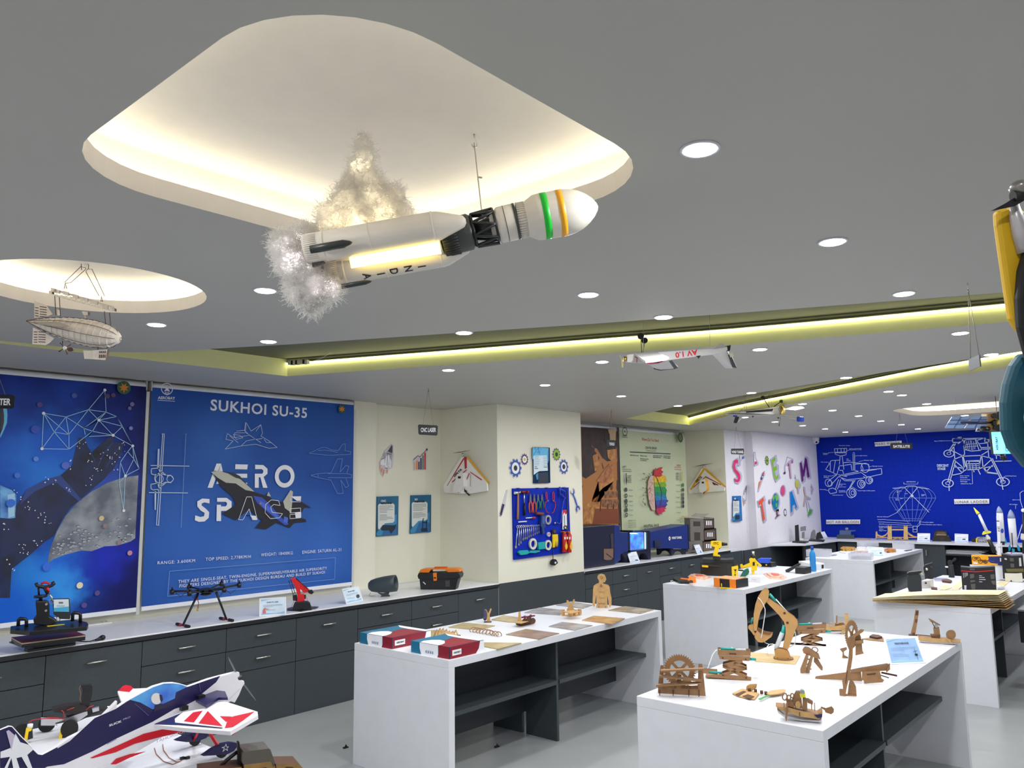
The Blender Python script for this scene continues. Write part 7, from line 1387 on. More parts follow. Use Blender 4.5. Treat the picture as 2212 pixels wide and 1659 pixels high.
# small walker / stool
def seat(b,pl): b.plate(pl,Zq([(1640,165),(1665,135),(1700,140),(1810,210),(1828,262),(1770,245),(1690,212),(1650,195)]),t=.03,off=-.015,edge=mdfd);b.tube([pl.px(*q) for q in Zq(ellpx(1772,165,32,26,14,rot=.5))],.0025,5,closed=True)
def legs(b,pl):
    for o in (.012,-.016): b.plate(pl,Zq([(1680,205),(1705,210),(1668,400),(1645,418),(1618,405),(1615,370)]),t=.004,off=o+.01,edge=mdfd);b.plate(pl,Zq([(1730,225),(1752,232),(1712,415),(1688,430),(1672,410),(1680,360)]),t=.004,off=o,edge=mdfd);b.plate(pl,Zq([(1765,245),(1790,250),(1855,360),(1855,385),(1835,385),(1760,295)]),t=.004,off=o-.02,edge=mdfd)
    for y in (255,310,355): b.plate(pl,Zq([(1672,y),(1735,y+10),(1732,y+18),(1670,y+8)]),t=.02,off=-.005)
standing('walker_toy','small wooden three-legged stool toy with a ring on its seat','model',Zq([(1740,410)])[0],.8,[('seat',mdf,seat),('leg',mdf,legs),('band',M('band_red',(190,60,50)),lambda b,pl: b.plate(pl,Zq([(1668,195),(1715,205),(1714,212),(1668,202)]),t=.002,off=.016))])
# rubber band pistol lying flat
b = B(pb);slab(b,Zq([(895,638),(1000,590),(1060,600),(1180,640),(1130,700),(990,675)]),.802,.006);b.use(mdfd);slab(b,Zq([(925,640),(1010,605),(1040,612),(965,655)]),.8085,.002);slab(b,Zq([(1000,660),(1060,640),(1130,665),(1080,688)]),.8085,.002);b.use(pb)
slab(b,Zq([(1255,632),(1300,605),(1440,590),(1462,600),(1440,625),(1380,640),(1290,650)]),.812,.004);pv = VP(onZ(*Zq([(1110,620)])[0],.8));b.plate(pv,Zq([(1040,590),(1045,550),(1080,528),(1158,527),(1150,570),(1105,600)]),t=.005);b.use(mdfd)
for x,y in ((1075,590),(1140,597),(1205,612),(1250,622)): p = onZ(x*.20344+1400,y*.20344+1370,.815);b.cyl(p-V((0,0,.01)),p+V((0,0,.006)),.008,8)
b.use(M('band_green',(50,150,60)));slab(b,Zq([(1170,690),(1290,640),(1310,640),(1190,700)]),.81,.003);ob('toy_pistol',b,label='flat wooden rubber-band pistol with a green band lying on the bench',cat='toy')
# boats
def boat(lab,f,base,hull,deck,bits,z=.8):
    p0 = onZ(*base,z);pl = VP(p0);t = thing('motor_boat',lab,'model boat',p0,'wooden motor boats with foam hulls')
    b = B(M('hull_foam',(228,228,232),.6));b.plate(pl,f(hull),t=.06,off=-.045);ob('hull',b,t,bevel=.004)
    b = B(pb);b.plate(pl,f(deck),t=.07,off=-.045,edge=mdf);ob('deck',b,t)
    clampz(t,z)
    for n,mt,L,th,off in bits: b = B(mt);[b.plate(pl,f(q),t=th,off=off,edge=mdfd if mt in (mdf,pb) else None) for q in L];ob(n,b,t)
    return t,pl
t,pl = boat('wooden motor boat with a yellow-banded bulb and two paddles, nearest the bench edge',Zq,Zq([(1640,925)])[0],[(1365,785),(1440,850),(1620,895),(1815,905),(1845,880),(1840,930),(1640,915),(1450,880),(1380,830)],[(1355,750),(1475,762),(1620,800),(1800,835),(1850,800),(1848,850),(1815,890),(1620,858),(1480,812),(1400,785)],
  [('rib',mdfd,[[(1605,810),(1612,810),(1612,855),(1605,852)],[(1480,790),(1486,790),(1486,815),(1480,812)]],.002,.0255),('rail_post',mdf,[[(1438,715),(1446,715),(1450,770),(1442,768)],[(1728,700),(1738,700),(1740,790),(1730,790)],[(1760,712),(1770,714),(1772,800),(1762,798)]],.004,.02),
   ('superstructure',mdf,[[(1465,690),(1530,700),(1560,735),(1545,770),(1475,755)],[(1530,680),(1570,605),(1620,605),(1640,780),(1560,768)],[(1640,660),(1690,690),(1690,795),(1640,790)],[(1690,680),(1750,715),(1745,740),(1692,720)]],.03,-.015),('gear',pb,[ellpx(1590,735,28,40,16)],.005,.018),
   ('bulb',M('bulb_glass',(150,160,160),.1),[[(1612,600),(1625,582),(1650,582),(1663,600),(1662,622),(1612,622)]],.03,-.01),('yellow_band',M('band_yellow',(226,220,30)),[[(1608,622),(1668,622),(1672,658),(1615,662)]],.034,-.012),('paddle',mdf,[[(1835,748),(1885,765),(1945,745),(1970,775),(1965,810),(1940,828),(1880,810),(1870,785),(1830,758)],[(1468,700),(1482,700),(1488,800),(1475,880),(1466,905),(1456,870),(1465,790)]],.005,.03),('motor',M('motor_navy',(30,34,80)),[[(1760,840),(1845,830),(1845,865),(1800,872)]],.03,.0)])
b = B(mdf);
for c in ((1450,650,24,38),(1530,640,16,24),(1495,660,18,26)): b.tube([pl.px(*q,.02) for q in Zq(ellpx(*c,12))],.003,5,closed=True)
ob('ring',b,t)
boat('wooden motor boat with a fan wheel by the clear info card',Zr,Zr([(1430,390)])[0],[(1230,350),(1400,370),(1620,372),(1620,395),(1420,392),(1240,372)],[(1225,320),(1330,330),(1520,345),(1620,360),(1618,375),(1400,372),(1228,352)],
  [('tower',mdf,[[(1365,240),(1420,235),(1432,320),(1372,318)],[(1335,300),(1430,300),(1430,340),(1350,335)],[(1320,155),(1345,165),(1432,215),(1425,222),(1335,180)]],.02,-.01),('fan_wheel',mdf,[ellpx(1530,305,46,44,18)],.02,.0),('rod',mdfd,[[(1205,298),(1430,318),(1430,325),(1205,305)],[(1345,175),(1352,172),(1385,240),(1378,242)]],.006,.02),('bulb',M('bulb_glass',(150,160,160),.1),[ellpx(1392,222,18,16,12)],.02,.0),('paddle',pb,[[(1480,330),(1520,340),(1542,375),(1538,392),(1515,370)]],.005,.03)])
boat('wooden motor boat half hidden behind the tilted scissor lift',Zr,Zr([(430,292)])[0],[(345,265),(430,272),(520,268),(545,250),(545,290),(440,295),(350,290)],[(340,232),(345,215),(430,225),(540,210),(548,245),(520,262),(430,262),(345,255)],
  [('mast',mdf,[[(458,130),(470,128),(472,215),(458,218)],[(445,200),(530,195),(545,235),(450,232)]],.02,-.01),('rod',pb,[[(395,182),(400,178),(450,198),(446,204)],[(460,195),(525,170),(525,180),(462,205)]],.005,.015),('paddle',pb,[[(510,262),(535,240),(540,255),(520,296),(505,294)]],.005,.03)])
def posts(name,lab,base,L,cat='model',t=.018,extra=None,mt=mdf):
    p0 = onZ(*base,.8);pl = VP(p0);b = B(mt)
    for q in L: b.plate(pl,q,t=t,off=-t/2,edge=mdfd)
    if extra: extra(b,pl)
    return ob(name,b,label=lab,cat=cat)
posts('wooden_post','upright wooden post with slots standing behind the tilted scissor lift',Zr([(530,298)])[0],[Zr([(535,112),(572,112),(578,200),(565,215),(545,215)]),Zr([(545,215),(560,215),(530,298),(505,296)])],mt=pb)
def sl_(b,pl):
    b.use(mdfd)
    for q in ([(1198,158),(1206,158),(1204,192),(1196,192)],[(1210,160),(1218,160),(1215,192),(1208,192)],[(1172,285),(1180,285),(1178,310),(1170,310)],[(1185,287),(1193,287),(1190,312),(1183,312)],[(1203,82),(1228,84),(1225,122),(1200,122)]): b.plate(pl,Zr(q),t=.001,off=.0095)
    slab(b,Zr([(1135,305),(1215,312),(1215,320),(1135,314)]),.8,.006)
posts('wooden_post','leaning slotted wooden post behind the clear info card',Zr([(1180,315)])[0],[Zr([(1200,76),(1230,80),(1225,130),(1215,200),(1195,315),(1152,310),(1180,200),(1192,120)])],extra=sl_)
b = B(mdf);slab(b,Zr([(700,352),(780,340),(900,342),(905,375),(780,362)]),.8,.006);b.use(mdfd);slab(b,Zr([(770,335),(800,318),(860,325),(890,340),(840,350)]),.806,.012);ob('flat_assembly',b,label='low wooden assembly lying behind the tall curved lever',cat='model')
# crossbow machine lying across
def cb1(b,pl): b.plate(pl,Zr([(262,712),(268,695),(560,655),(690,640),(700,738),(640,735),(265,722)]),t=.006,off=.0,edge=mdfd);b.plate(pl,Zr([(590,640),(700,618),(935,580),(955,590),(958,620),(920,640),(700,650),(600,655)]),t=.03,off=-.02,edge=mdfd)
def cb2(b,pl): b.plate(pl,Zr([(700,640),(865,628),(880,700),(905,718),(890,738),(720,752),(715,720),(697,718)]),t=.005,off=.03,edge=mdfd);b.plate(pl,Zr([(930,610),(958,570),(960,620),(925,650)]),t=.03,off=-.0,edge=mdfd);b.use(mdfd);b.plate(pl,Zr([(740,660),(830,650),(820,665),(750,672)]),t=.001,off=.0352)
def cb3(b,pl): b.cyl(pl.px(*Zr([(880,660)])[0]),pl.px(*Zr([(1028,690)])[0]),.005,8);b.cyl(pl.px(*Zr([(870,680)])[0],.01),pl.px(*Zr([(950,706)])[0],.01),.003,8)
standing('crossbow_toy','long wooden catapult lying across the bench behind the tall curved lever','toy',Zr([(700,748)])[0],.8,[('stock',mdf,cb1),('bracket',mdf,cb2),('rod',mdfd,cb3)])
def lv1(b,pl): b.plate(pl,Zr([(520,775),(515,740),(545,700),(560,610),(572,540),(580,450),(560,400),(555,350),(600,320),(635,340),(638,385),(615,430),(612,520),(600,600),(580,700),(560,790),(545,882),(528,880)]),t=.012,off=-.006,edge=mdfd);b.use(mdfd);b.plate(pl,Zr([(560,640),(566,640),(550,760),(544,760)]),t=.001,off=.0065)
def lv2(b,pl): b.plate(pl,Zr([(565,880),(575,790),(590,725),(620,750),(645,800),(652,882)]),t=.005,off=-.02,edge=mdfd);b.plate(pl,Zr([(487,812),(528,812),(530,880),(490,870)]),t=.005,off=.0,edge=mdfd);slab(b,Zr([(490,872),(650,882),(640,872),(500,862)]),.8,.005)
standing('lever_machine','tall curved wooden lever standing on a quarter-round foot','mechanism',Zr([(560,880)])[0],.8,[('lever',mdf,lv1),('foot',mdf,lv2)])
gp0 = onZ(*Zr([(620,525)])[0],.8);gpl = VP(gp0,-8);gp2 = VP(gp0)
t = thing('gear_stand','wooden toothed wheel seen nearly edge-on, mounted on a slotted stand','mechanism',gp0)
b = B(mdf);R_ = 130*.23146*mpp(gp0);gearplate(b,gpl,Zr([(600,300)])[0],R_,34,.0);ob('toothed_wheel',b,t)
b = B(mdf);b.plate(gp2,Zr([(640,300),(672,290),(690,330),(700,400),(705,460),(718,488),(640,505),(640,450)]),t=.005,off=-.02,edge=mdfd);b.plate(gp2,Zr([(495,440),(555,425),(560,440),(530,460),(535,500),(570,520),(515,528),(520,470)]),t=.03,off=-.01,edge=mdfd);b.plate(gp2,Zr([(575,330),(690,255),(718,258),(712,275),(600,345)]),t=.02,off=.0,edge=mdfd);b.plate(gp2,Zr([(640,360),(712,355),(715,385),(640,392)]),t=.04,off=-.03,edge=mdfd);ob('stand',b,t)
placard('clear card headed WEATHERVANE leaning back among the wooden models',*Zr([(960,588),(1300,572),(1205,320),(900,335)]),.8,'WEATHERVANE',lean=40,icon=lambda b,q,g: (b.use(pblack),b.poly(q,[g(.76,.28),g(.84,.28),g(.84,.35),g(.76,.35)]),b.lines(q,[[g(.8,.12),g(.8,.52)],[g(.74,.42),g(.86,.46)]],.002)),paper=(136,172,218))
# ================================================================= wind tunnel,house,cards beyond the pier
Zw = lambda pts: zz(1250,1120,.14014,pts);zc = .832
t = thing('wind_tunnel','dark blue wind tunnel with a glowing window and a tapered duct on the worktop','wind tunnel',onZ(*Zw([(700,690)])[0],zc))
nv = M('tunnel_blue',(18,44,120),.4);nvd = M('tunnel_navy',(12,20,48),.4)
Yf = onZ(*Zw([(1100,632)])[0],zc).y;WT = PY(Yf)
def wpl(mt,L,th,off=0,z0=None): b = B(mt);b.plate(WT,Zw(L),t=th,off=off-th);return b
x0,x1 = 8.17,WT.px(*Zw([(545,700)])[0]).x
b = B(nvd);ztop = onY(*Zw([(545,92)])[0],Yf-.02).z;b.box(x0,x1,Yf-.02,Yf+.4,zc+.005,ztop);ob('fan_housing',b,t,bevel=.01)
b = B(nv);Lq = [onY(*p,Yf-.015) for p in Zw([(548,95),(640,110),(648,640),(548,712)])];b.ext(Lq,(0,.38,0));Lq = [onY(*p,Yf) for p in Zw([(636,210),(760,215),(765,500),(640,560)])];b.ext(Lq,(0,.3,0));ob('contraction',b,t,bevel=.006)
b = B(M('hatch_brown',(130,100,84),.3));b.plate(PY(Yf-.022),Zw([(385,470),(530,465),(528,600),(500,635),(440,642),(385,632)]),t=.004);b.use(M('hatch_dark',(60,56,66),.3)).plate(PY(Yf-.022),Zw([(485,240),(530,235),(535,460),(500,462)]),t=.003);b.use(black).line(PY(Yf-.022),Zw([(420,540),(500,600)]),.01,off=.006);ob('hatch',b,t)
b = B(nvd);b.plate(WT,Zw([(760,205),(790,205),(795,500),(762,520)]),t=.3,off=-.3);b.plate(WT,Zw([(855,186),(1088,190),(1108,215),(1112,632),(1075,634),(1050,560),(1000,532),(950,545),(930,600),(905,620),(900,505),(1050,495),(1048,215),(860,205)]),t=.3,off=-.3);b.plate(WT,Zw([(665,560),(690,520),(800,500),(905,505),(905,520),(780,680),(745,680),(720,610),(690,575)]),t=.3,off=-.3);b.plate(WT,Zw([(760,496),(1060,488),(1062,500),(760,512)]),t=.3,off=-.3);ob('frame',b,t)
b = B(M('window_glow',(40,130,240),em=2.2,c2=(6,20,150),scale=9,detail=4));b.plate(WT,Zw([(795,222),(1040,205),(1045,465),(808,492)]),t=.004,off=-.05);ob('lit_back_panel',b,t)
b = B(M('window_led',(180,230,255),em=8));b.plate(WT,Zw([(798,234),(940,240),(900,226),(800,224)]),t=.01,off=-.03);b.plate(WT,Zw([(1034,210),(1042,208),(1046,465),(1038,468)]),t=.004,off=-.02);ob('led',b,t)
b = B(M('window_acrylic',(170,210,255),.05,alpha=.15));b.plate(WT,Zw([(790,215),(1046,203),(1050,475),(798,505)]),t=.003,off=-.004);ob('window',b,t)
A1 = [onY(*p,Yf) for p in Zw([(1100,208),(1680,96),(1698,470),(1112,455)])];b = B(nv);dpt = .3;b.add(A1+[p+V((0,dpt,0)) for p in A1],[(0,1,2,3),(7,6,5,4),(0,4,5,1),(1,5,6,2),(2,6,7,3),(3,7,4,0)]);ob('duct',b,t)
b = B(nvd);Lq = [onY(*p,Yf-.003) for p in Zw([(1680,94),(1692,94),(1706,470),(1696,472)])];b.ext(Lq,(0,.31,0));Lq = [onY(*p,Yf+.02) for p in Zw([(1422,470),(1655,472),(1652,560),(1622,562),(1590,520),(1540,502),(1490,515),(1460,558),(1430,570)])];b.ext(Lq,(0,.03,0));b.ext([p+V((0,.22,0)) for p in Lq],(0,.03,0));ob('stand',b,t)
b = B(pwhite);q = PY(Yf-.002);b.text(q,'WIND TUNNEL',*Zw([(1432,318),(1588,308)]),h=5,bold=.03,off=.003);b.poly(q,Zw(ellpx(1400,308,15,32,14)),off=.002);b.use(red).poly(q,Zw([(1400,290),(1410,325),(1400,318),(1390,325)]),off=.003);ob('lettering',b,t)
b = B(M('mirror_box',(26,40,70),.2));b.plate(PY(Yf-.002),Zw([(1155,340),(1240,345),(1260,400),(1240,440),(1155,440)]),t=.02,off=0);ob('control_box',b,t)
H = lambda pts: zz(1250,880,.24864,pts)
p0 = onZ(*H([(1060,1258)])[0],zc);hp = PY(p0.y);clampz(t,zc);t = thing('model_house','grey laser-cut model house of three storeys beside the wind tunnel','model house',p0)
hg = M('house_grey',(112,108,100),.6,var=.15,scale=14,stretch=(1,1,8));hd = M('house_dark',(60,52,46),.6);hr = M('house_brown',(104,88,78),.6,var=.1)
for L,d in (([(968,962),(1085,968),(1090,1060),(970,1060)],.1),([(970,1060),(1085,1060),(1088,1160),(972,1162)],.11),([(950,1165),(1075,1160),(1078,1258),(952,1258)],.12)):
    b = B(hg);b.ext([onY(*p,p0.y) for p in H(L)],(0,d,0));ob('storey',b,t)
for L in ([(1088,962),(1172,968),(1174,1048),(1092,1056)],[(1090,1062),(1190,1056),(1194,1150),(1092,1158)],[(1078,1165),(1180,1152),(1182,1245),(1082,1256)]):
    b = B(hr);b.ext([onY(*p,p0.y+.02) for p in H(L)],(0,.1,0));b.use(hd);(a,c),(e,f_),(g_,h_),(i_,j) = L
    for (p,r_) in (((a,c),(e,f_)),((e,f_),(g_,h_)),((g_,h_),(i_,j)),((i_,j),(a,c))): b.line(PY(p0.y+.016),H([p,r_]),.03,off=.002)
    b.use(pwhite);cx_ = (a+e)/2;cy2 = (c+h_)/2
    for k in (-1,0,1): b.poly(PY(p0.y+.016),H([(cx_-6+k*18,cy2-18),(cx_+5+k*18,cy2-19),(cx_+5+k*18,cy2+17),(cx_-6+k*18,cy2+18)]),off=.003)
    ob('wing_room',b,t)
b = B(hd)
for L in ([(998,990),(1055,992),(1056,1032),(998,1032)],[(1005,1085),(1055,1085),(1055,1155),(1005,1155)],[(990,1190),(1050,1188),(1050,1235),(990,1238)]): b.poly(PY(p0.y-.001),H(L),off=.003)
ob('opening',b,t)
b = B(M('roof_panel',(150,142,130),.5));b.ext([onY(*p,p0.y+.02) for p in H([(985,945),(1025,922),(1132,924),(1088,956)])],(0,.02,.0));b.ext([onY(*p,p0.y) for p in H([(965,958),(1170,962),(1170,968),(965,966)])],(0,.1,0));ob('roof',b,t)
clampz(t,zc)
placard('white card before the wind tunnel window',*H([(447,1350),(532,1340),(500,1252),(420,1262)]),zc,'',lean=20,icon=lambda b,q,g: (b.use(M('icon_navy',(30,50,110))),b.poly(q,[g(.55,.15),g(.85,.13),g(.85,.22),g(.6,.24)])),paper=(222,228,240))
placard('white card before the grey model house',*H([(1030,1276),(1082,1268),(1048,1190),(998,1196)]),zc,'',lean=20,icon=lambda b,q,g: (b.use(M('icon_navy',(30,50,110))),b.poly(q,[g(.6,.12),g(.75,.12),g(.72,.35),g(.66,.35)])),paper=(222,228,240))
# ================================================================= bench three: power tools
Z3 = lambda pts: zz(1480,1160,.14467,pts)
def solo(name,lab,cat,base,parts,z=.8,deg=None,group=None):
    t = standing(name,lab,cat,base,z,parts,deg,group);return t
def plt(f,L,t,off=None,edge=None):
    off = -t/2 if off is None else off
    return lambda b,pl: [b.plate(pl,f(q),t=t,off=off,edge=edge) for q in L]
tanb = M('case_black',(40,38,34),.5,var=.1);dwy = M('tool_yellow',(246,206,10),.4)
solo('storage_box','large black storage box with a yellow front holding the drill case','box',Z3([(450,580)])[0],[
    ('body',tanb,lambda b,pl: slab(b,Z3([(232,570),(640,590),(775,585),(420,560)]),.8,.145)),
    ('front',dwy,plt(Z3,[[(640,440),(655,425),(785,405),(792,450),(780,585),(655,588),(650,500)]],.012,.02)),('lid_edge',tanb,plt(Z3,[[(238,400),(640,428),(785,400),(790,420),(640,450),(238,425)]],.02,.012)),
    ('badge',dwy,plt(Z3,[[(252,415),(345,422),(345,450),(252,444)]],.003,.034)),('print',pblack,lambda b,pl: [b.plate(pl,Z3(q),t=.002,off=.033) for q in ([(725,480),(768,478),(760,500),(750,500),(748,540),(742,540),(740,500)],[(735,550),(755,548),(750,575),(738,575)])])])
solo('drill_case','flat black case stacked on the yellow-fronted storage box','case',Z3([(450,580)])[0],[('shell',M('case_black2',(34,36,38),.5),lambda b,pl: b.ext([pl.px(*q,-.01) for q in Z3([(262,330),(620,345),(728,335),(730,400),(615,418),(262,398)])],-pl.n*.26))],z=.8)
zc_ = .8
solo('cordless_drill','yellow cordless drill standing on the black case','drill',Z3([(450,580)])[0],[('body',dwy,plt(Z3,[[(380,70),(400,58),(530,62),(545,80),(545,130),(520,160),(500,175),(485,260),(520,270),(525,290),(418,280),(420,245),(445,150),(385,130)]],.05)),('chuck',black,lambda b,pl: b.cyl(pl.px(*Z3([(540,106)])[0]),pl.px(*Z3([(632,108)])[0]),.022,14,.015)),
    ('trigger',black,plt(Z3,[[(505,140),(525,150),(520,180),(508,180)]],.02)),('battery',black,plt(Z3,[[(418,280),(525,290),(535,310),(525,332),(430,335),(412,310)]],.07)),('print',pblack,lambda b,pl: b.text(Pl(pl.O+pl.n*.026,pl.u,pl.n),'ITC',*Z3([(425,112),(500,115)]),h=5,off=0,bold=.03))])
solo('multimeter','black and orange handheld meter lying at the near corner of the bench','meter',Ze([(480,400)])[0],[('body',black,lambda b,pl: slab(b,Ze([(362,365),(440,398),(535,400),(545,385),(450,345),(380,345)]),.8,.025)),('front',orange,lambda b,pl: (slab(b,Ze([(520,392),(605,390),(605,365),(540,350)]),.8,.035),b.use(black),slab(b,Ze([(535,388),(575,388),(575,370),(545,360)]),.835,.004))),('lead',M('lead_orange',(226,110,50)),lambda b,pl: slab(b,Ze([(440,352),(545,362),(545,350),(450,340)]),.825,.006))])
for k,(L,lab) in enumerate((([(40,600),(130,635),(310,640),(400,615),(300,575),(90,560)],'orange bagged part lying behind the black and orange meter'),([(1165,555),(1260,625),(1480,640),(1525,610),(1440,560),(1230,545)],'orange tool in clear film lying near the white carton'))):
    b = B(M('bag_orange',(240,160,120),.2,c2=(250,225,210),scale=40));p = [onZ(*q,.8) for q in Z3(L)];c = sum(p,V())/6;b.ext(p,(0,0,.008));b.ext([c+(q-c)*.7+V((0,0,.008)) for q in p],(0,0,.014));b.use(M('bag_red',(200,90,60)));b.ext([c+(q-c)*.35+V((0,0,.022)) for q in p],(0,0,.006));ob('bagged_part',b,label=lab,cat='bag')
solo('parts_case','orange and black small parts case at the near edge of the bench','case',Z3([(600,762)])[0],[('body',M('case_black2',(34,36,38),.5),lambda b,pl: slab(b,Z3([(432,742),(755,768),(945,735),(700,700)]),.8,.085)),('latch',orange,plt(Z3,[[(428,605),(512,615),(520,742),(435,738)],[(660,630),(755,638),(760,768),(668,762)]],.02,.0)),('lid',M('lid_peach',(240,160,110)),lambda b,pl: slabt(b,Z3([(430,605),(745,635),(905,600),(600,575)]),.89,.006)),('handle',dwy,plt(Z3,[[(515,742),(700,755),(705,768),(525,760)],[(535,690),(550,690),(552,735),(538,735)]],.02,.02))])
solo('hot_air_gun','yellow hot air gun standing nose up with a metal nozzle','heat gun',Z3([(1025,560)])[0],[('body',dwy,plt(Z3,[[(955,330),(985,308),(1040,315),(1062,350),(1075,420),(1070,500),(990,505),(985,440),(830,465),(822,410),(850,405),(865,430),(965,385)],[(1040,350),(1060,350),(1145,425),(1120,445),(1065,390)],[(990,510),(1035,508),(1030,560),(1000,560)]],.05)),('nozzle',steel,lambda b,pl: b.cyl(pl.px(*Z3([(1015,275)])[0]),pl.px(*Z3([(1015,215)])[0]),.018,14)),('collar',black,lambda b,pl: (b.cyl(pl.px(*Z3([(1015,320)])[0]),pl.px(*Z3([(1015,270)])[0]),.026,14),b.plate(pl,Z3([(1008,370),(1040,370),(1040,425),(1008,425)]),t=.002,off=.026)))])
solo('glue_gun','dark green glue gun lying behind the orange and black case','glue gun',Z3([(880,590)])[0],[('x',M('gun_green',(20,100,80),.4),plt(Z3,[[(820,590),(870,500),(920,470),(945,470),(958,520),(940,560),(900,600)]],.03)),('nozzle',black,plt(Z3,[[(790,485),(870,490),(865,510),(795,505)]],.02))])
solo('white_carton','small white carton with pink lettering on the bench of power tools','box',Z3([(1060,680)])[0],[('carton',pwhite,lambda b,pl: slab(b,Z3([(950,665),(1130,685),(1205,665),(1030,650)]),.8,.06)),('lettering',M('pink_ink',(220,120,150)),lambda b,pl: b.text(pl,'PTFE',*Z3([(995,648),(1065,650)]),h=3,off=.012))])
solo('blue_case','blue box on a black yellow-dotted box at the back of the power tools','box',Z3([(1230,450)])[0],[('lower_box',black,lambda b,pl: slab(b,Z3([(1140,440),(1290,452),(1365,440),(1200,425)]),.8,.055)),('upper_box',M('box_blue',(30,80,210),.4),plt(Z3,[[(1080,345),(1125,322),(1290,325),(1240,360),(1275,362),(1270,380),(1240,392),(1110,385)]],.12,-.12)),('dot',dwy,plt(Z3,[ellpx(1212,415,12,12,10)],.003,.016))])
solo('black_carton','small black box in front of the blue water bottle','box',Z3([(1740,550)])[0],[('x',M('box_black3',(38,42,44),.5),lambda b,pl: slab(b,Z3([(1645,545),(1790,555),(1885,535),(1740,525)]),.8,.075)),('band',black,plt(Z3,[[(1645,480),(1790,490),(1790,494),(1645,484)]],.002,.004))])
b = B(M('box_black3',(38,42,44),.5));pv = VP(onZ(*Z3([(1530,525)])[0],.8));b.plate(pv,Z3([(1495,495),(1700,390),(1725,395),(1722,415),(1545,525),(1505,518)]),t=.05,off=-.02);o = ob('bit_holder',b,label='black tube case leaning against the small black box',cat='case');clampz(o,.8)
solo('water_bottle','translucent blue plastic water bottle standing on the bench','bottle',Z3([(1915,515)])[0],[('bottle',M('bottle_blue',(40,150,225),.15,alpha=.85),lambda b,pl: b.lathe([(.034,0),(.037,.01),(.035,.1),(.037,.13),(.035,.2),(.03,.225),(.016,.25),(.015,.27)],onZ(*Z3([(1915,512)])[0],.801),(0,0,1),24)),('cap',M('cap_blue',(30,80,190)),lambda b,pl: b.lathe([(.019,.262),(.019,.295),(.016,.3)],onZ(*Z3([(1915,512)])[0],.801),(0,0,1),18))])
solo('white_carton','white carton with a black square behind the blue water bottle','box',Z3([(2000,490)])[0],[('carton',pwhite,lambda b,pl: slab(b,Z3([(1700,440),(1890,485),(2030,494),(2080,478),(1860,430)]),.8,.07)),('square',black,plt(Z3,[[(2038,415),(2070,414),(2070,468),(2038,470)]],.003,.01))])
# ================================================================= bench four: sheets,jars,cartons
Z4 = lambda pts: zz(1970,1180,.10941,pts)
ply = M('sheet_cream',(226,214,176),.55,c2=(212,196,150),scale=8);plyd = M('sheet_tan2',(186,150,96),.6,var=.15,scale=40)
z4 = .8
for k in range(9):
    # stacked thin sheets with curled right ends fanning out
    b = B(ply if k > 3 else plyd);A = onZ(1885,1299,.8005);C = onZ(2160+(8-k)*2,1317,.8005);d = C-A
    P = [A+d*f+V((0,0,.0035*k+(.0 if k == 0 else (k/8)**.8*.095*max(0,f-.05)**.9)+(.012*math.sin(PI*f) if k > 3 else 0))) for f in [i/8 for i in range(9)]];W_ = V((.36+.01*(k%3),0,0))
    vs = P+[p+W_ for p in P];vs += [v+V((0,0,.003)) for v in vs];m_ = 9
    b.add(vs,[(i,i+1,m_+i+1,m_+i)[::-1] for i in range(8)]+[(2*m_+i,2*m_+i+1,3*m_+i+1,3*m_+i) for i in range(8)]+[(i,i+1,2*m_+i+1,2*m_+i) for i in range(8)]+[(m_+i,3*m_+i,3*m_+i+1,m_+i+1) for i in range(8)]+[(0,2*m_,3*m_,m_),(m_-1,2*m_-1,4*m_-1,3*m_-1)])
    ob('board_sheet',b,label='cream board sheet in the curled stack on the bench end, %s from the bottom' % ('first','second','third','fourth','fifth','sixth','seventh','eighth','ninth')[k],cat='sheet',group='curled board sheets stacked on the bench')
solo('filament_canister','black canister with a handle lid behind the curled board sheets','canister',Z4([(80,890)])[0],[('body',M('can_black',(34,40,42),.45),plt(Z4,[[(-90,590),(-60,560),(120,545),(170,580),(185,640),(195,895),(-10,885),(-60,870),(-90,800)]],.12,-.06)),('lid',black,plt(Z4,[[(-100,530),(-40,500),(170,480),(195,500),(150,530),(60,560),(-70,575)]],.1,-.05)),('latch',steel,plt(Z4,[[(160,510),(205,505),(225,570),(180,560)]],.03,.0))])
solo('clamp_tool','black clamp with a round lens behind the first canister','clamp',Z4([(320,640)])[0],[('x',black,plt(Z4,[[(225,420),(250,370),(400,320),(405,345),(360,400),(400,420),(405,540),(390,640),(330,650),(290,560),(240,520)]],.08)),('knob',steel,lambda b,pl: b.ell(pl.px(*Z4([(290,448)])[0],.045),.016,10,8))])
solo('white_block','white box with a black slot beside the black canister','box',Z4([(310,830)])[0],[('x',M('white_plastic',(226,224,220),.4),lambda b,pl: slab(b,Z4([(195,835),(345,825),(435,800),(300,790)]),.8,.075)),('slot',black,plt(Z4,[[(255,708),(292,706),(294,738),(257,740)]],.003,.012))])
solo('spray_gun','dark cylindrical spray bottle with an angled nozzle near the blueprint wall','spray bottle',Z4([(785,615)])[0],[('body',M('can_black',(34,40,42),.45),lambda b,pl: b.lathe([(.03,0),(.03,.01),(.028,.13),(.024,.14)],onZ(*Z4([(785,612)])[0],.801),(0,0,1),20)),('head',black,plt(Z4,[[(700,320),(720,280),(760,275),(790,285),(830,235),(870,230),(880,262),(800,320),(790,370),(710,370)]],.03)),('trigger',pwhite,plt(Z4,[[(650,395),(700,392),(720,410),(700,425),(655,415)]],.02))])
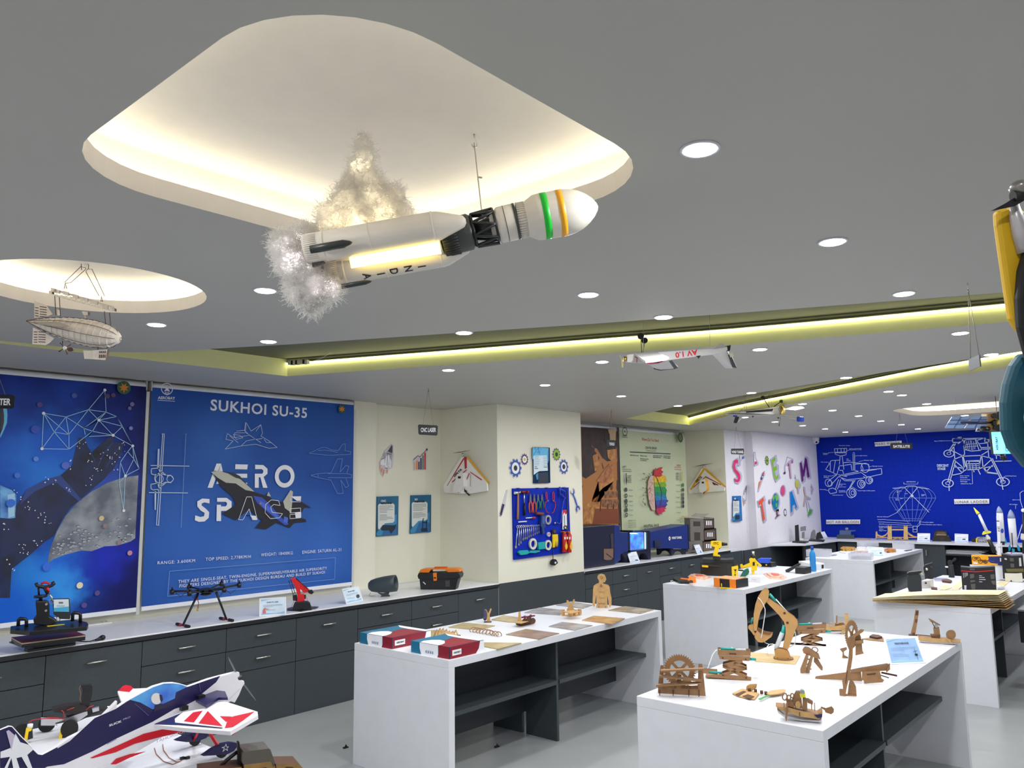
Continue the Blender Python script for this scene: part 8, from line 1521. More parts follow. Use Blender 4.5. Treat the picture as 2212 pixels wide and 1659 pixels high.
def prn(b,pl):
    q = Pl(pl.O+pl.n*.004,pl.u,pl.n);b.lay = 0;b.lines(q,[Z4([(1330,y),(1330+w_,y+3)]) for y,w_ in ((580,45),(615,100),(655,120),(700,55))],.006);b.lines(q,[Z4([(x,525),(x+8,620-k*15)]) for k,x in enumerate((1015,1045,1070,1090))],.004);b.plate(pl,Z4([(1030,770),(1075,768),(1078,895),(1040,897)]),t=.002,off=.006)
solo('printer_filament_box','large black carton with a red line and grey lettering on the bench','box',Z4([(1330,870)])[0],[('carton',black,lambda b,pl: b.ext([pl.px(*q,0) for q in Z4([(960,408),(1180,430),(1640,405),(1672,860),(1340,870),(1000,900)])],-pl.n*.16)),('red_line',red,plt(Z4,[[(965,475),(1240,497),(1610,472),(1612,484),(1240,512),(965,490)]],.003,.002)),('grey_lettering',M('box_letter',(84,84,80),.5),plt(Z4,[[(1145,550),(1225,545),(1228,620),(1150,640)],[(1150,670),(1245,668),(1245,700),(1155,715)],[(1160,745),(1250,740),(1250,850),(1175,850)],[(1545,560),(1630,550),(1635,640),(1560,650)],[(1560,680),(1640,675),(1650,760),(1590,750)],[(1140,440),(1240,445),(1240,475),(1140,470)]],.002,.003)),('print',M('label_white2',(200,204,210)),prn)])
solo('tall_white_box','tall white carton carrying the yellow motorbike kit box','box',Z4([(1720,670)])[0],[('x',pwhite,lambda b,pl: b.ext([pl.px(*q,0) for q in Z4([(1140,372),(1300,378),(1780,385),(1800,655),(1690,668),(1500,670),(1180,500)])],-pl.n*.08)),('edge',M('white_plastic',(226,224,220),.4),plt(Z4,[[(1140,362),(1780,372),(1780,384),(1142,378)]],.01,.0))])
def kitp(b,pl):
    q = Pl(pl.O+pl.n*.011,pl.u,pl.n);b.lay = 0;b.eps = .0008;b.use(M('kit_navy',(24,34,110)));b.poly(q,Z4([(1500,205),(1775,200),(1780,380),(1690,372),(1700,345),(1560,330),(1490,290),(1520,250)]));b.use(M('kit_ink',(90,60,20)))
    for x,y in ((1228,245),(1312,248),(1350,305),(1450,305)): b.circ(q,*Z4([(x,y)])[0],.022,.015,14)
    b.lines(q,[Z4([(1228,245),(1270,220),(1312,248)]),Z4([(1345,300),(1370,270),(1440,285),(1450,305)])],.008);b.poly(q,Z4([(1370,275),(1465,285),(1470,325),(1390,315)]));b.use(pwhite);b.poly(q,Z4([(1210,310),(1300,320),(1290,350),(1215,345)]));b.poly(q,Z4([(1735,230),(1760,230),(1762,300),(1737,300)]));b.use(M('kit_lilac',(120,124,190)));b.text(q,'METALLIC',*Z4([(1510,300),(1630,302)]),h=2)
solo('toy_kit_box','yellow and navy kit box with motorbike pictures lying on the tall white carton','box',Z4([(1720,670)])[0],[('carton',M('kit_yellow',(246,172,20),.4),lambda b,pl: b.ext([pl.px(*q,.01) for q in Z4([(1170,178),(1300,175),(1775,185),(1780,380),(1300,370),(1190,360)])],-pl.n*.08)),('print',M('kit_navy',(24,34,110)),kitp)])
solo('black_carton','tall black carton with an olive band behind the small white box','box',Z4([(2000,700)])[0],[('carton',black,lambda b,pl: b.ext([pl.px(*q,0) for q in Z4([(1765,155),(1960,190),(2190,180),(2240,640),(1960,655),(1800,640)])],-pl.n*.2)),('olive_band',M('olive_band',(104,98,50)),plt(Z4,[[(1850,445),(2200,440),(2205,505),(1880,505)]],.003,.002)),('print',M('label_white2',(200,204,210)),plt(Z4,[[(2110,230),(2150,228),(2165,390),(2120,395)],[(1825,230),(1870,240),(1875,270),(1830,262)]],.003,.004)),('grey_print',M('box_letter',(84,84,80),.5),plt(Z4,[[(1930,230),(2005,235),(2010,300),(1935,295)],[(1940,340),(2015,345),(2020,420),(1950,415)]],.003,.003))])
solo('white_block','cream white block on the right in front of the olive-banded carton','box',Z4([(2000,695)])[0],[('x',M('cream_plastic',(226,222,206),.5),lambda b,pl: b.ext([pl.px(*q,.05) for q in Z4([(1830,525),(2070,530),(2170,520),(2190,690),(2090,700),(1840,675)])],-pl.n*.048)),('hole',black,plt(Z4,[ellpx(1958,672,14,14,10)],.002,.053))])
i_ = 0
for L,mt,h,lab in (([(430,640),(700,650),(690,700),(450,690)],M('film_lilac',(206,206,226),.15,alpha=.8),.012,'crumpled clear film beside the spray bottle'),([(590,690),(720,680),(790,710),(760,735),(600,715)],mdfd,.02,'dark brown piece between the film and birch scraps'),([(520,840),(610,770),(790,780),(780,830),(640,870)],ply,.005,'birch offcut in the middle of the scraps'),([(800,810),(990,660),(990,800),(900,880),(790,860)],ply,.005,'large birch offcut reaching under the black carton'),([(380,820),(500,835),(500,865),(380,855)],mdfd,.012,'small dark block in front of the birch scraps'),([(450,900),(560,870),(960,870),(900,915),(640,920)],M('film_lilac',(206,206,226),.15,alpha=.8),.006,'thin clear film along the front of the scraps'),([(1670,740),(1760,690),(1930,700),(1800,810)],ply,.004,'birch sheet lying right of the large black carton'),([(1680,830),(1780,815),(1830,830),(1790,865),(1700,860)],M('film_lilac',(206,206,226),.15,alpha=.8),.012,'curl of clear film right of the black carton')):
    b = B(mt);slab(b,Z4(L),.8,h);ob('offcut',b,label=lab,cat='scrap',group='scraps on the bench of black cartons')
b = B(black);P = [onZ(x,y,.0) for x,y in ((2192,1388),(2240,1392))];b.box(8.7,9.1,.85,1.45,.40,.68)
b.use(M('stool_grey',(120,124,126),.4)).box(8.69,9.11,.84,1.46,.68,.695)
for x,y in ((8.73,.88),(9.07,.88),(8.73,1.42),(9.07,1.42)): b.use(steel).cyl((x,y,0),(x,y,.405),.012,8)
b.use(pwhite).box(8.696,8.70,1.3,1.33,.58,.62)
ob('storage_stool',b,label='black storage stool with a grey top at the picture edge',cat='stool')
# ================================================================= farthest bench
Z6 = lambda pts: zz(1740,1150,.11754,pts)
clr = M('clear_box',(228,230,240),.15,alpha=.55);stf = M('grey_parts',(70,74,84),.4,c2=(190,194,204),scale=60)
for L,h,lab in (([(15,445),(440,455),(490,430),(120,415)],.1,'clear parts box with grey tools at the near corner, behind the bottle'),([(790,500),(1200,515),(1255,490),(860,475)],.09,'clear parts box at the middle of the near edge of the farthest bench'),([(950,270),(1345,262),(1350,240),(990,235)],.09,'empty clear box at the back of the farthest bench'),([(1600,300),(2000,325),(2015,300),(1650,280)],.09,'clear box of silver parts at the far corner of the farthest bench')):
    t = thing('parts_box',lab,'box',onZ(*Z6([L[0]])[0],.8),'clear parts boxes')
    b = B(clr);slab(b,Z6(L),.8,h);ob('box',b,t);b = B(stf);p = [onZ(*q,.801) for q in Z6(L)];c = sum(p,V())/4;b.ext([c+(q-c)*.8 for q in p],(0,0,h*.45));ob('contents',b,t)
for L,mt,h,lab in (([(640,320),(690,290),(900,300),(920,325),(860,345),(690,345)],M('tool_mix',(40,30,20),.4,c2=(240,180,40),scale=40),.03,'yellow and black hand tool at the back of the farthest bench'),([(1450,345),(1520,320),(1665,340),(1660,365),(1500,380)],M('tool_mix2',(50,34,20),.4,c2=(244,160,50),scale=40),.03,'orange and black hand tool beside the info card of the farthest bench'),([(470,435),(520,410),(580,418),(560,430)],stf,.01,'small grey metal part beside the first clear box'),([(620,380),(650,360),(740,382),(720,392)],M('white_plastic',(226,224,220),.4),.02,'small white part in the middle of the farthest bench'),([(830,372),(900,376),(905,388),(835,384)],black,.01,'small black cable end on the farthest bench'),([(890,360),(1020,350),(1150,362),(1130,376),(900,370)],M('brown_bits',(150,110,70),.5,c2=(220,200,180),scale=50),.015,'row of brown wooden bits before the info card'),([(1810,340),(1960,322),(1960,330),(1850,348)],black,.008,'thin black tool near the box of silver parts'),([(940,290),(1000,282),(1100,288),(1095,330),(950,325)],M('white_plastic',(226,224,220),.4),.02,'white tray before the empty clear box')):
    b = B(mt);slab(b,Z6(L),.8,h);ob('loose_part',b,label=lab,cat='part',group='loose parts on the farthest bench')
placard('clear info card standing among the boxes of the farthest bench',*Z6([(1200,435),(1450,440),(1425,275),(1135,262)]),.8,'',lean=18,icon=lambda b,q,g: (b.use(M('icon_navy',(30,50,110))),b.poly(q,[g(.7,.28),g(.85,.3),g(.85,.42),g(.72,.42)])),paper=(206,222,246))
# ================================================================= things on the counter along the blueprint wall
zk = .825;G = ZB
solo('microscope_stand','black upright printer frame with a silver head on the corner counter','printer',(1742,1170),[('base',black,lambda b,pl: slab(b,zz(1480,1160,.14467,[(1600,85),(1800,97),(1845,80),(1700,68)]),zk,.025)),('column',black,lambda b,pl: b.plate(pl,[(1717,1135),(1725,1133),(1727,1169),(1718,1170)],t=.06)),('head',M('silver_dark',(130,132,138),.4,.4),lambda b,pl: (b.plate(pl,[(1729,1138),(1741,1136),(1741,1146),(1729,1147)],t=.06),b.plate(pl,[(1732,1150),(1738,1148),(1738,1162),(1732,1163)],t=.05),b.use(pwhite),b.plate(pl,[(1722,1163),(1735,1162),(1735,1170),(1723,1170)],t=.05)))],z=zk)
solo('plotter','small black and white desktop machine next to the upright printer frame','machine',(1765,1166),[('base',black,lambda b,pl: slab(b,[(1747,1169),(1779,1171),(1782,1168),(1751,1165)],zk,.02)),('body',M('silver_dark',(130,132,138),.4,.4),lambda b,pl: (b.plate(pl,[(1752,1150),(1757,1144),(1761,1145),(1763,1162),(1750,1163)],t=.08),b.use(black),b.plate(pl,[(1764,1152),(1772,1148),(1779,1163),(1762,1164)],t=.08)))],z=zk)
placard('white card in the corner before the blueprint wall',(1776,1161),(1788,1161),(1781,1148),(1770,1150),zk,'',paper=(222,226,240))
solo('laser_engraver','dark grey machine with a clear cover before the HOT AIR BALLOON plate','machine',G([(390,1360)])[0],[('base',M('machine_grey',(52,64,72),.5),plt(G,[[(302,1335),(308,1322),(470,1322),(474,1362),(304,1362)]],.2,-.1)),('cover',M('cover_grey',(90,110,150),.2,alpha=.7),plt(G,[[(330,1280),(485,1278),(486,1284),(440,1290),(440,1322),(330,1322)]],.2,-.1)),('knob',stf,lambda b,pl: b.ell(pl.px(*G([(400,1268)])[0]),.03,10,8))],z=zk)
bw = M('bridge_ply',(206,168,104),.6,var=.12,scale=20)
def tower(x): return [[(x-22,1370),(x-20,1330),(x-19,1250),(x-14,1228),(x-8,1244),(x,1235),(x+8,1244),(x+14,1228),(x+19,1250),(x+21,1330),(x+24,1370)]]
solo('bridge_model','wooden model of a twin-towered suspension bridge on the far counter','model',G([(890,1375)])[0],[('tower',bw,plt(G,tower(815),.12,edge=mdf)),('tower',bw,plt(G,tower(970),.12,edge=mdf)),('walkway',bw,plt(G,[[(835,1268),(950,1268),(950,1280),(835,1280)],[(680,1345),(1075,1345),(1075,1352),(680,1352)]],.08)),('chain',bw,plt(G,[[(680,1295),(692,1290),(700,1320),(740,1335),(775,1320),(800,1290),(800,1302),(780,1332),(740,1347),(695,1335),(685,1370),(678,1370)],[(985,1290),(1010,1310),(1050,1335),(1080,1340),(1080,1350),(1040,1346),(1000,1325),(985,1305)],[(835,1372),(860,1355),(893,1348),(925,1355),(950,1372),(940,1372),(893,1358),(850,1372)]],.05)),('pier_foot',M('pier_teal',(60,130,120)),plt(G,[[(680,1370),(700,1368),(702,1374),(682,1375)],[(1000,1372),(1030,1370),(1030,1378),(1002,1378)]],.1))],z=zk)
b = B(pb);slab(b,G([(475,1370),(620,1373),(640,1366),(500,1362)]),zk,.006);ob('board_sheet',b,label='small birch strip lying left of the wooden bridge',cat='sheet')
for L,lab in (([(1082,1385),(1205,1388),(1208,1310),(1084,1308)],'white card between the wooden bridge and the black truck'),([(1445,1392),(1576,1396),(1577,1318),(1445,1312)],'white card with a glare spot right of the black truck')): placard(lab,*G(L),zk,'',lean=10,icon=lambda b,q,g: (b.use(M('icon_navy',(30,50,110))),b.poly(q,[g(.55,.3),g(.8,.28),g(.8,.42),g(.6,.42)])),paper=(226,230,242))
solo('truck_model','black and brown model off-road truck on the far counter','model car',G([(1320,1385)])[0],[('body',M('truck_dark',(48,38,30),.5),plt(G,[[(1240,1335),(1250,1300),(1265,1285),(1360,1285),(1372,1320),(1392,1330),(1390,1385),(1245,1375)]],.2)),('windscreen',M('truck_glass',(96,90,84),.2),plt(G,[[(1278,1292),(1350,1294),(1362,1318),(1270,1316)]],.01,.1)),('hood_edge',M('truck_ply',(176,136,76)),plt(G,[[(1268,1316),(1362,1318),(1364,1326),(1266,1324)]],.02,.1)),('light_bar',black,plt(G,[[(1262,1275),(1330,1276),(1330,1285),(1262,1285)]],.04)),('wheel',black,lambda b,pl: b.cyl(pl.px(*G([(1262,1370)])[0],.11),pl.px(*G([(1262,1370)])[0],.05),.06,16)),('wheel',black,lambda b,pl: b.cyl(pl.px(*G([(1375,1378)])[0],.11),pl.px(*G([(1375,1378)])[0],.05),.06,16))],z=zk)
solo('robot_car','small wheeled robot with yellow motors beside the leaning toy rocket','robot',(2120,1171),[('chassis',stf,lambda b,pl: b.plate(pl,[(2110,1160),(2135,1160),(2135,1170),(2108,1170)],t=.14,off=-.07)),('wheel',black,lambda b,pl: b.cyl(pl.px(2105,1167,.08),pl.px(2105,1167,.03),.045,14)),('motor',dwy,lambda b,pl: (b.plate(pl,[(2108,1162),(2111,1162),(2111,1171),(2108,1171)],t=.03,off=.06),b.plate(pl,[(2132,1163),(2135,1163),(2135,1172),(2132,1172)],t=.03,off=.06)))],z=zk)
for k in range(5):
    b = B(pwhite if k % 2 else M('paper_grey',(190,192,196)));p = onX(2036,1180,15.7);q = onX(2130,1182,15.7);z0 = .646+k*.013;b.box(15.5+k*.01,15.9,q.y+.04*(k % 3),p.y-.02*k,z0,z0+.009);ob('paper_stack',b,label='white board in the open shelf under the counter, %s from the bottom' % ('first','second','third','fourth','fifth')[k],cat='sheet',group='boards in the open shelf')
# ================================================================= model rockets
Zf = lambda pts: zz(2000,1000,.15669,pts)
def rocket(lab,base,parts,z=.8): return solo('toy_rocket',lab,'model rocket',base,parts,z=z,group='upright model rockets')
def lth(f,p,q,prof):
    def fn(b,pl):
        A,C = pl.px(*f([p])[0]),pl.px(*f([q])[0]);k = mpp(pl.O)*.15669;L = (C-A).length;b.lathe([(r*k,s*L) for s,r in prof],A,C-A,24)
    return fn
og = [(0,46),(.35,40),(.7,24),(.92,9),(1,1)]
nose = M('nose_grey',(150,164,200),.3)
rocket('white rocket with a grey nose and blue logo, behind the launch tower',(2160,1200),[('body',pwhite,lth(Zf,(1050,1080),(1018,690),[(0,38),(1,40)])),('nose_cone',nose,lth(Zf,(1018,690),(1003,595),[(0,40),(.35,35),(.7,21),(.92,8),(1,1)])),('logo',M('logo_blue',(30,80,190)),lambda b,pl: b.plate(pl,Zf(ellpx(1052,935,22,32,16)),t=.003,off=mpp(pl.O)*.15669*40)),('fin',M('fin_teal',(20,150,190)),plt(Zf,[[(1070,1010),(1095,1030),(1118,1080),(1110,1110),(1075,1105)]],.006)),('skirt',black,lth(Zf,(1052,1130),(1050,1080),[(0,30),(1,32)])),('stand',pwhite,plt(Zf,[[(960,1110),(1050,1100),(1058,1270),(1000,1272),(965,1240)]],.04,.05)),('launch_tower',pwhite,plt(Zf,[[(970,730),(1010,690),(1015,780),(1028,1060),(1025,1270),(990,1265),(985,1060)]],.03,.1)),('print',pblack,plt(Zf,[[(970,790),(1012,792),(1012,803),(970,800)],[(985,875),(1018,878),(1018,884),(985,882)],[(988,895),(1020,900),(1020,908),(988,904)],[(992,925),(1022,928),(1022,936),(992,934)],[(1003,1145),(1010,1145),(1010,1158),(1003,1158)],[(1025,1145),(1032,1145),(1032,1158),(1025,1158)]],.002,.131))])
rocket('white rocket with a pale nose, black stripe and teal fins',(2186,1198),[('body',pwhite,lth(Zf,(1215,1125),(1180,765),[(0,46),(1,47)])),('nose_cone',nose,lth(Zf,(1180,765),(1167,640),[(0,47),(.35,42),(.7,26),(.92,9),(1,1)])),('stripe',black,plt(Zf,[[(1178,962),(1190,962),(1206,1180),(1194,1180)]],.004,.05)),('fin',M('fin_teal',(20,150,190)),plt(Zf,[[(1155,1120),(1175,1160),(1165,1210),(1140,1220),(1135,1160)]],.006)),('fin',M('fin_teal',(20,150,190)),plt(Zf,[[(1255,1120),(1290,1150),(1305,1220),(1270,1210),(1258,1170)]],.006)),('fin',M('fin_teal',(20,150,190)),plt(Zf,[[(1185,1180),(1225,1185),(1220,1235),(1190,1230)]],.006,.03)),('foot',M('foot_pink',(220,60,130)),plt(Zf,[[(1175,1230),(1188,1228),(1190,1250),(1172,1250)]],.04))])
t = rocket('slim leaning rocket with a yellow nose and fins on a black launch arm',(2161,1201),[('body',pwhite,lth(Zf,(840,945),(730,705),[(0,20),(1,18)])),('nose_cone',M('nose_yellow',(240,232,60),.4),lth(Zf,(722,700),(657,612),[(0,26),(.1,22),(1,2)])),('fin',M('nose_yellow',(240,232,60),.4),plt(Zf,[[(775,975),(790,945),(850,930),(900,945),(895,965),(850,975),(780,992)]],.02)),('joint',M('cream_plastic',(226,222,206),.5),plt(Zf,[[(825,1000),(850,985),(890,1030),(885,1065),(850,1060)]],.05)),('launch_arm',black,lambda b,pl: b.cyl(pl.px(*Zf([(865,1050)])[0],-.0),pl.px(*Zf([(955,1240)])[0],-.0),.028,12))])
rocket('black pole with a white collar and thin rod at the picture edge',(2210,1199),[('pole',black,lth(Zf,(1348,1250),(1345,680),[(0,17),(1,14)])),('tip',pwhite,lambda b,pl: b.ell(pl.px(*Zf([(1345,655)])[0]),.03,10,8)),('collar',M('cream_plastic',(226,222,206),.5),lth(Zf,(1345,1060),(1345,975),[(0,30),(.3,36),(1,30)])),('rod',pwhite,lambda b,pl: b.cyl(pl.px(*Zf([(1262,1060)])[0]),pl.px(*Zf([(1330,845)])[0]),.005,6))])
# ================================================================= bench in front: stunt plane,robot car,truck
Z0 = lambda pts: zz(0,1430,.13806,pts);Zb = lambda pts: zz(250,1400,.19892,pts)
YF = 3.20;FP = PY(YF);fw_ = M('stunt_white',(240,238,244),.35);fn_ = M('stunt_navy',(30,26,78),.3);fr = M('stunt_red',(216,24,44),.3);fsh = M('stunt_lilac',(200,190,214),.35)
t = thing('stunt_plane','red, white and navy foam stunt plane with a blue canopy and two-bladed propeller','model plane',onY(300,1600,YF))
top_ = Zb([(0,640),(100,570),(260,480),(400,410),(520,375),(620,370),(700,385),(780,410),(1000,330),(1150,290),(1290,255),(1330,258),(1335,300),(1310,320),(1330,345),(1380,350),(1388,380),(1360,425),(1330,500),(1280,590),(1240,575)])
bot_ = Zb([(1180,600),(960,660),(800,830),(700,900),(500,960),(200,1130),(0,1245),(-280,1302),(-700,1480)])
tail_ = Z0([(-600,1900),(-200,1300),(0,1060),(140,1000),(190,1005),(330,1160),(440,1270),(520,1360),(590,1430),(660,1440),(760,1390),(1060,1180),(1300,1060),(1500,930),(1820,600)])
b = B(fw_);b.plate(FP,tail_+top_+bot_,t=.022,off=-.011);ob('fuselage',b,t,bevel=.003)
Q = Pl(FP.O+FP.n*.0112,FP.u,FP.n);b = B(fn_);b.eps = .0004
b.poly(Q,Zb([(-230,760),(0,660),(120,580),(270,500),(400,430),(520,392),(620,388),(770,425),(1000,345),(1135,300),(1090,370),(930,500),(880,560),(760,620),(640,660),(400,800),(0,985),(-250,1120),(-560,1260),(-850,1302),(-700,1130),(-500,1010)]))
b.poly(Q,Z0([(-10,1070),(140,1012),(185,1015),(320,1165),(430,1270),(510,1365),(590,1445),(660,1455),(900,1330),(870,1560),(700,1659),(0,1659)]))
b.use(fr);b.poly(Q,Zb([(-280,1190),(0,1065),(300,930),(560,868),(820,868),(860,880),(700,920),(500,960),(200,1040),(0,1130),(-250,1195)]));b.poly(Q,Zb([(0,1200),(150,1150),(330,1120),(150,1190),(0,1262),(-60,1262)]))
b.use(M('canopy_blue',(30,90,210),.2,c2=(90,180,240),scale=6));b.poly(Q,Zb([(265,590),(150,560),(270,495),(400,425),(520,385),(620,382),(700,392),(775,420),(650,480),(640,545),(500,610),(400,665)]))
b.use(M('pilot_white',(226,226,222)));b.poly(Q,Zb(ellpx(440,548,58,62,20)));b.use(fn_).poly(Q,Zb([(470,500),(500,510),(510,560),(490,590),(478,560)]));b.use(M('pilot_suit',(40,34,70)));b.poly(Q,Zb([(420,615),(500,600),(560,640),(410,690)]))
b.use(pwhite);b.text(Q,'SLICK',*Zb([(-75,850),(62,800)]),h=4.5,bold=.03);b.use(fsh);b.text(Q,'PRO',*Zb([(78,782),(155,752)]),h=3.6);b.text(Q,'TAHORIZON',*Zb([(430,1030),(770,905)]),h=7)
star = [(235,1120),(300,1240),(520,1180),(380,1330),(540,1480),(330,1440),(240,1640),(210,1440),(-60,1450),(160,1340)]
b.use(pwhite);b.poly(Q,Z0([(235,1115),(310,1250),(440,1290),(510,1370),(420,1450),(500,1659),(430,1659),(330,1480),(250,1500),(300,1659),(200,1659),(170,1500),(110,1659),(60,1659),(150,1480),(0,1500),(0,1400),(160,1340)]));b.use(fsh);b.poly(Q,Z0([(90,1080),(130,1060),(220,1140),(170,1380),(150,1300)]))
b.use(M('panel_line',(90,86,140)));b.lines(Q,[Zb([(900,375),(915,470)]),Zb([(200,600),(350,730)]),Zb([(-100,1040),(0,985)])],.002);b.use(fsh);b.lines(Q,[Zb([(1340,440),(1220,560)])],.002)
ob('livery',b,t)
def off3(x,y,Y): return onY(250+x*.19892,1400+y*.19892,Y)
WR = Pl(off3(1120,570,3.10),(1,0,.14),(-.14,0,1));WL = Pl(off3(110,400,3.47),(1,0,.14),(-.14,0,1))
def wp(P,b,L,o,th=0):
    q = [P.px(*p,o) for p in Zb(L)];return b.ext(q,P.n*th) if th else b.add(q,[tuple(range(len(q)))])
b = B(fw_);wp(WR,b,[(960,655),(1120,570),(1175,575),(1540,690),(1545,730),(1245,905),(760,870),(410,830),(700,700)],-.014,.014);ob('wing',b,t)
b = B(fw_);wp(WL,b,[(20,470),(110,400),(200,440),(400,430),(300,560),(60,575)],-.012,.012);ob('wing',b,t)
b = B(fr)
for L in ([(740,795),(840,700),(945,682),(850,808)],[(900,818),(1000,685),(1160,850)],[(1130,740),(1260,745),(1200,805)],[(1185,870),(1225,760),(1290,740),(1510,690),(1380,790),(1270,860)]): wp(WR,b,L,.001)
wp(WL,b,[(30,465),(75,415),(110,402),(165,412),(190,440),(150,478)],.001);b.use(fn_);wp(WR,b,[(415,829),(700,712),(735,690),(640,770),(645,812),(1165,868),(1150,876),(690,838)],.0015);ob('wing_print',b,t)
b = B(fn_);wp(WR,b,[(870,595),(1010,520),(1100,495),(1190,505),(1220,575),(1120,575),(985,660)],.004,.01);ob('aileron',b,t)
b = B(fr);b.ext([off3(1190,905,2.90),off3(1245,900,2.90),off3(1480,790,2.94),off3(1360,880,2.94),off3(1270,948,2.92)],(0,.006,0));ob('side_force_generator',b,t);b = B(fr);b.ext([off3(22,480,3.50),off3(140,545,3.50),off3(60,580,3.50)],(0,.006,0));ob('side_force_generator',b,t)
hb_ = off3(1335,325,YF);b = B(M('prop_smoke',(110,112,124),.25));pdir = V((.93,0,.36)).normalized();s1_ = off3(1222,100,YF-.02)-hb_;s2_ = off3(1520,572,YF+.02)-hb_
for s_ in (s1_,s2_): w = s_.cross(pdir).normalized()*.011;b.ext([hb_+w*.35,hb_+s_*.35+w,hb_+s_*.8+w*.8,hb_+s_,hb_+s_*.7-w*.6,hb_-w*.35],pdir*.002)
ob('propeller',b,t)
b = B(black);b.cyl(hb_-pdir*.03,hb_+pdir*.012,.011,12);ob('motor',b,t)
b = B(black)
for x,y in ((925,530),(740,650)): p = off3(x,y,YF-.03);b.box(p.x-.014,p.x+.014,p.y-.01,p.y+.01,p.z-.008,p.z+.008)
ob('control_horn',b,t)
for wx,wy,Y,L in ((1160,1195,3.08,[(935,1165),(1040,1090),(1150,1035),(1240,1018),(1300,1025),(1305,1060),(1270,1110),(1190,1150)]),(870,1055,3.31,[(640,1000),(760,940),(880,895),(970,900),(990,930),(970,970),(870,1010),(750,1015)])):
    PP = PY(Y);b = B(M('tyre_black',(24,22,22),.7));c = off3(wx-10,wy-42,Y);c.z = .8+.0225;b.cyl(c-V((0,.008,0)),c+V((0,.008,0)),.022,20);ob('wheel',b,t)
    b = B(fn_);b.plate(PP,Zb(L),t=.024,off=-.012);b.use(pwhite)
    if wx > 1000: b.lay = 0;b.lines(Pl(PP.O+PP.n*.0125,PP.u,PP.n),[Zb([(1195,1040),(1205,1075),(1225,1070),(1208,1090),(1215,1115),(1192,1095),(1160,1125),(1180,1085),(1150,1080),(1185,1070),(1195,1040)])],.002)
    ob('wheel_pant',b,t)
b = B(fr);b.tube([off3(1010,900,3.17),off3(1060,990,3.12),off3(1110,1060,3.085)],.007,6);b.tube([off3(900,890,3.22),off3(870,960,3.28),off3(845,1000,3.30)],.005,6);ob('landing_gear',b,t)
clampz(t,.8)
b = B(M('servo_wire',(150,90,60)));b.tube([onZ(*q,.802) for q in Zb([(420,1085),(440,1150),(520,1230),(620,1262),(700,1230),(730,1205)])],.0016,5);b.tube([onZ(*q,.803) for q in Zb([(510,1045),(520,1110),(580,1190),(660,1235),(690,1232)])],.0016,5)
for x,y in ((722,1208),(778,1203)): p = onZ(*Zb([(x,y)])[0],.8);b.use(black).box(p.x-.008,p.x+.008,p.y-.006,p.y+.006,.8005,.809)
ob('servo_lead',b,label='thin servo leads with black plugs on the bench under the stunt plane',cat='wire')
# robot car with yellow motors
p0 = onZ(*Z0([(740,1180)])[0],.8);rp = VP(p0);t = thing('robot_car','four-wheeled robot car with yellow motors and a tall black sensor, behind the stunt plane','robot',p0)
b = B(M('chassis_steel',(200,200,204),.25,.7));b.plate(rp,Z0([(640,865),(1030,880),(1365,760),(1370,820),(1180,960),(1030,1010),(1015,900),(860,950),(900,990),(640,990)]),t=.006);b.plate(rp,Z0([(1440,720),(1545,690),(1550,745),(1450,775)]),t=.02);ob('chassis',b,t)
b = B(M('board_dark',(34,26,24),.5));b.plate(rp,Z0([(815,720),(1010,670),(1250,640),(1440,700),(1400,740),(1180,790),(1020,780),(850,760)]),t=.06,off=-.03);b.plate(rp,Z0([(1030,870),(1380,780),(1700,755),(1450,850),(1180,980),(1150,960)]),t=.03,off=-.06);ob('circuit_board',b,t)
b = B(black);b.plate(rp,Z0([(1265,350),(1430,342),(1446,370),(1440,480),(1395,670),(1270,665),(1290,430)]),t=.025);b.use(M('ribbon_tan',(150,110,80))).tube([rp.px(*q,.02) for q in Z0([(1265,355),(1240,400),(1265,480),(1250,560),(1275,620)])],.0018,5);ob('sensor_tower',b,t)
for x,y,r,o in ((360,1090,.034,-.02),(730,1020,.034,-.10),(1080,1120,.034,.04)): c = rp.px(*Z0([(x,y)])[0],o);c.z = .8+r+.0005;b = B(M('tyre_black',(24,22,22),.7));b.cyl(c-rp.n*.013,c+rp.n*.013,r,20);ob('wheel',b,t)
for x,y in ((450,1090),(980,1110)): b = B(dwy);b.plate(rp,Z0([(x-65,y+75),(x-35,y-95),(x+55,y-90),(x+45,y-60),(x+5,y-45),(x-15,y+85)]),t=.02,off=.03);b.use(black).plate(rp,Z0([(x+5,y-45),(x+60,y-80),(x+70,y+60),(x-10,y+85)]),t=.02,off=.025);b.use(pwhite);q = rp.px(*Z0([(x+28,y-150)])[0],.035);b.cyl(q,rp.px(*Z0([(x+22,y-90)])[0],.035),.011,12);ob('gear_motor',b,t)
b = B(M('wire_red2',(180,40,50)))
for L in ([(450,910),(520,870),(700,850),(990,850),(1000,760),(960,720)],[(740,830),(900,840),(1010,860),(1020,790)],[(1050,720),(1110,700),(1160,680)],[(1340,720),(1400,670),(1460,650)]): b.tube([rp.px(*q,.04) for q in Z0(L)],.0022,5)
ob('wire',b,t);clampz(t,.8)
b = B(pwhite);p = onZ(238,1533,.8);pv = VP(onZ(232,1552,.8));b.plate(pv,Z0([(1680,690),(1770,685),(1765,740),(1690,750)]),t=.02);b.plate(pv,Z0([(1690,750),(1765,740),(1760,900),(1700,900)]),t=.01);o = ob('small_bottle',b,label='small white-capped bottle peeking out behind the stunt plane',cat='bottle');clampz(o,.8)
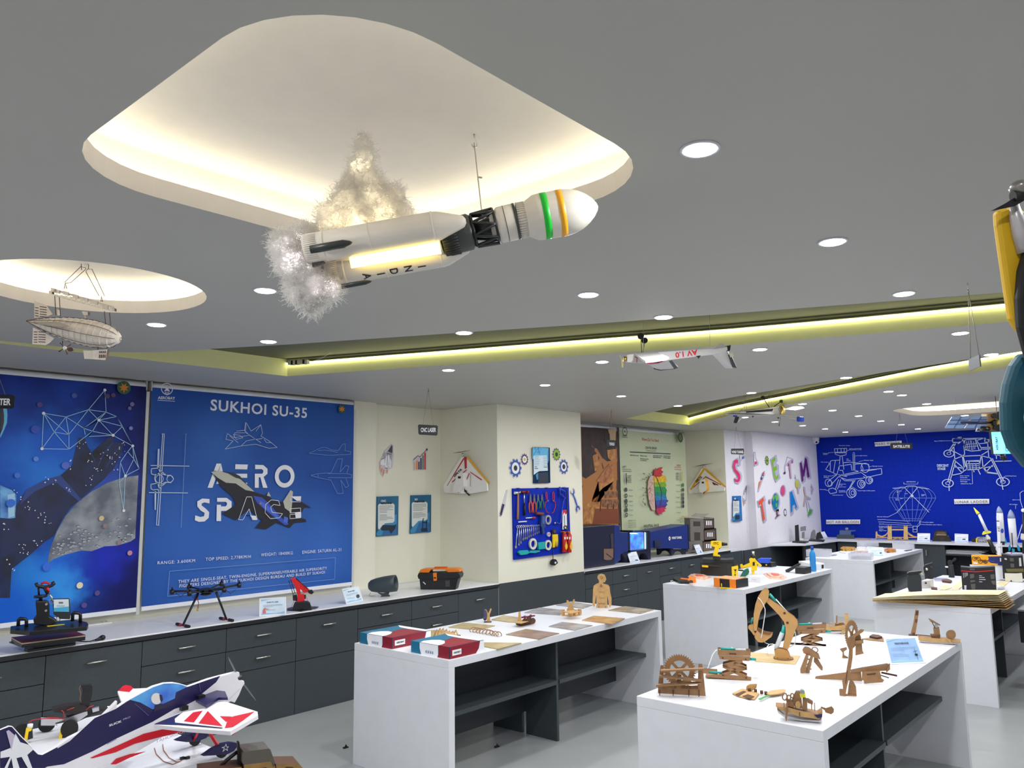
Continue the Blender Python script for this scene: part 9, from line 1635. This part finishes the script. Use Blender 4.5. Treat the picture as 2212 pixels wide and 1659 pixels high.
# wooden truck
p0 = onZ(575,1668,.8);tv = VP(p0,-20);wt_ = M('truck_wood',(150,116,62),.5,var=.2,scale=20)
t = thing('wooden_truck','laser-cut wooden pickup truck at the bottom of the picture','model truck',p0)
b = B(M('truck_roof',(92,86,78),.4));b.plate(tv,Zb([(1345,1110),(1360,1085),(1630,1052),(1650,1065),(1700,1210),(1680,1250),(1650,1190),(1365,1225),(1345,1200)]),t=.10,off=-.05);ob('roof',b,t)
b = B(wt_);b.plate(tv,Zb([(1365,1225),(1650,1190),(1700,1240),(1720,1330),(1700,1420),(1360,1430)]),t=.10,off=-.05,edge=mdfd);b.plate(tv,Zb([(1705,1218),(1955,1212),(2010,1310),(2000,1420),(1720,1420)]),t=.10,off=-.05,edge=mdfd);b.plate(tv,Zb([(900,1300),(1180,1262),(1340,1250),(1360,1420),(900,1420)]),t=.10,off=-.05,edge=mdfd);ob('body',b,t)
b = B(pblack);b.plate(tv,Zb([(1390,1270),(1430,1258),(1440,1302),(1400,1302)]),t=.003,off=.051);b.plate(tv,Zb([(1480,1275),(1600,1250),(1630,1302),(1500,1302)]),t=.003,off=.051);b.plate(tv,Zb([(1312,1010),(1332,1005),(1345,1100),(1340,1302),(1318,1302)]),t=.02,off=.0);b.tube([tv.px(*q,.0) for q in Zb([(1120,1302),(1200,1220),(1320,1125)])],.007,6);ob('rack',b,t)
b = B(mdfd)
for x,y in ((1850,1254),(1860,1296)): b.plate(tv,Zb(ellpx(x,y,45,8,16)),t=.002,off=.0505)
ob('slot',b,t);clampz(t,.8)
# scraps on the floor
for (x,y),lab in (((746,1616),'tiny crumpled dark scrap on the floor left of the first white bench'),((1073,1614),'small dark clip lying on the floor under the first white bench')):
    p = onZ(x,y,0);b = B(pblack);b.ext([p+V((-.02,-.01,.0005)),p+V((.02,-.012,.0005)),p+V((.012,.012,.0005)),p+V((-.015,.01,.0005))],(0,0,.008));b.ext([p+V((-.005,0,.0085)),p+V((.01,-.004,.0085)),p+V((.004,.006,.02))],(.003,0,.006));ob('floor_scrap',b,label=lab,cat='scrap')
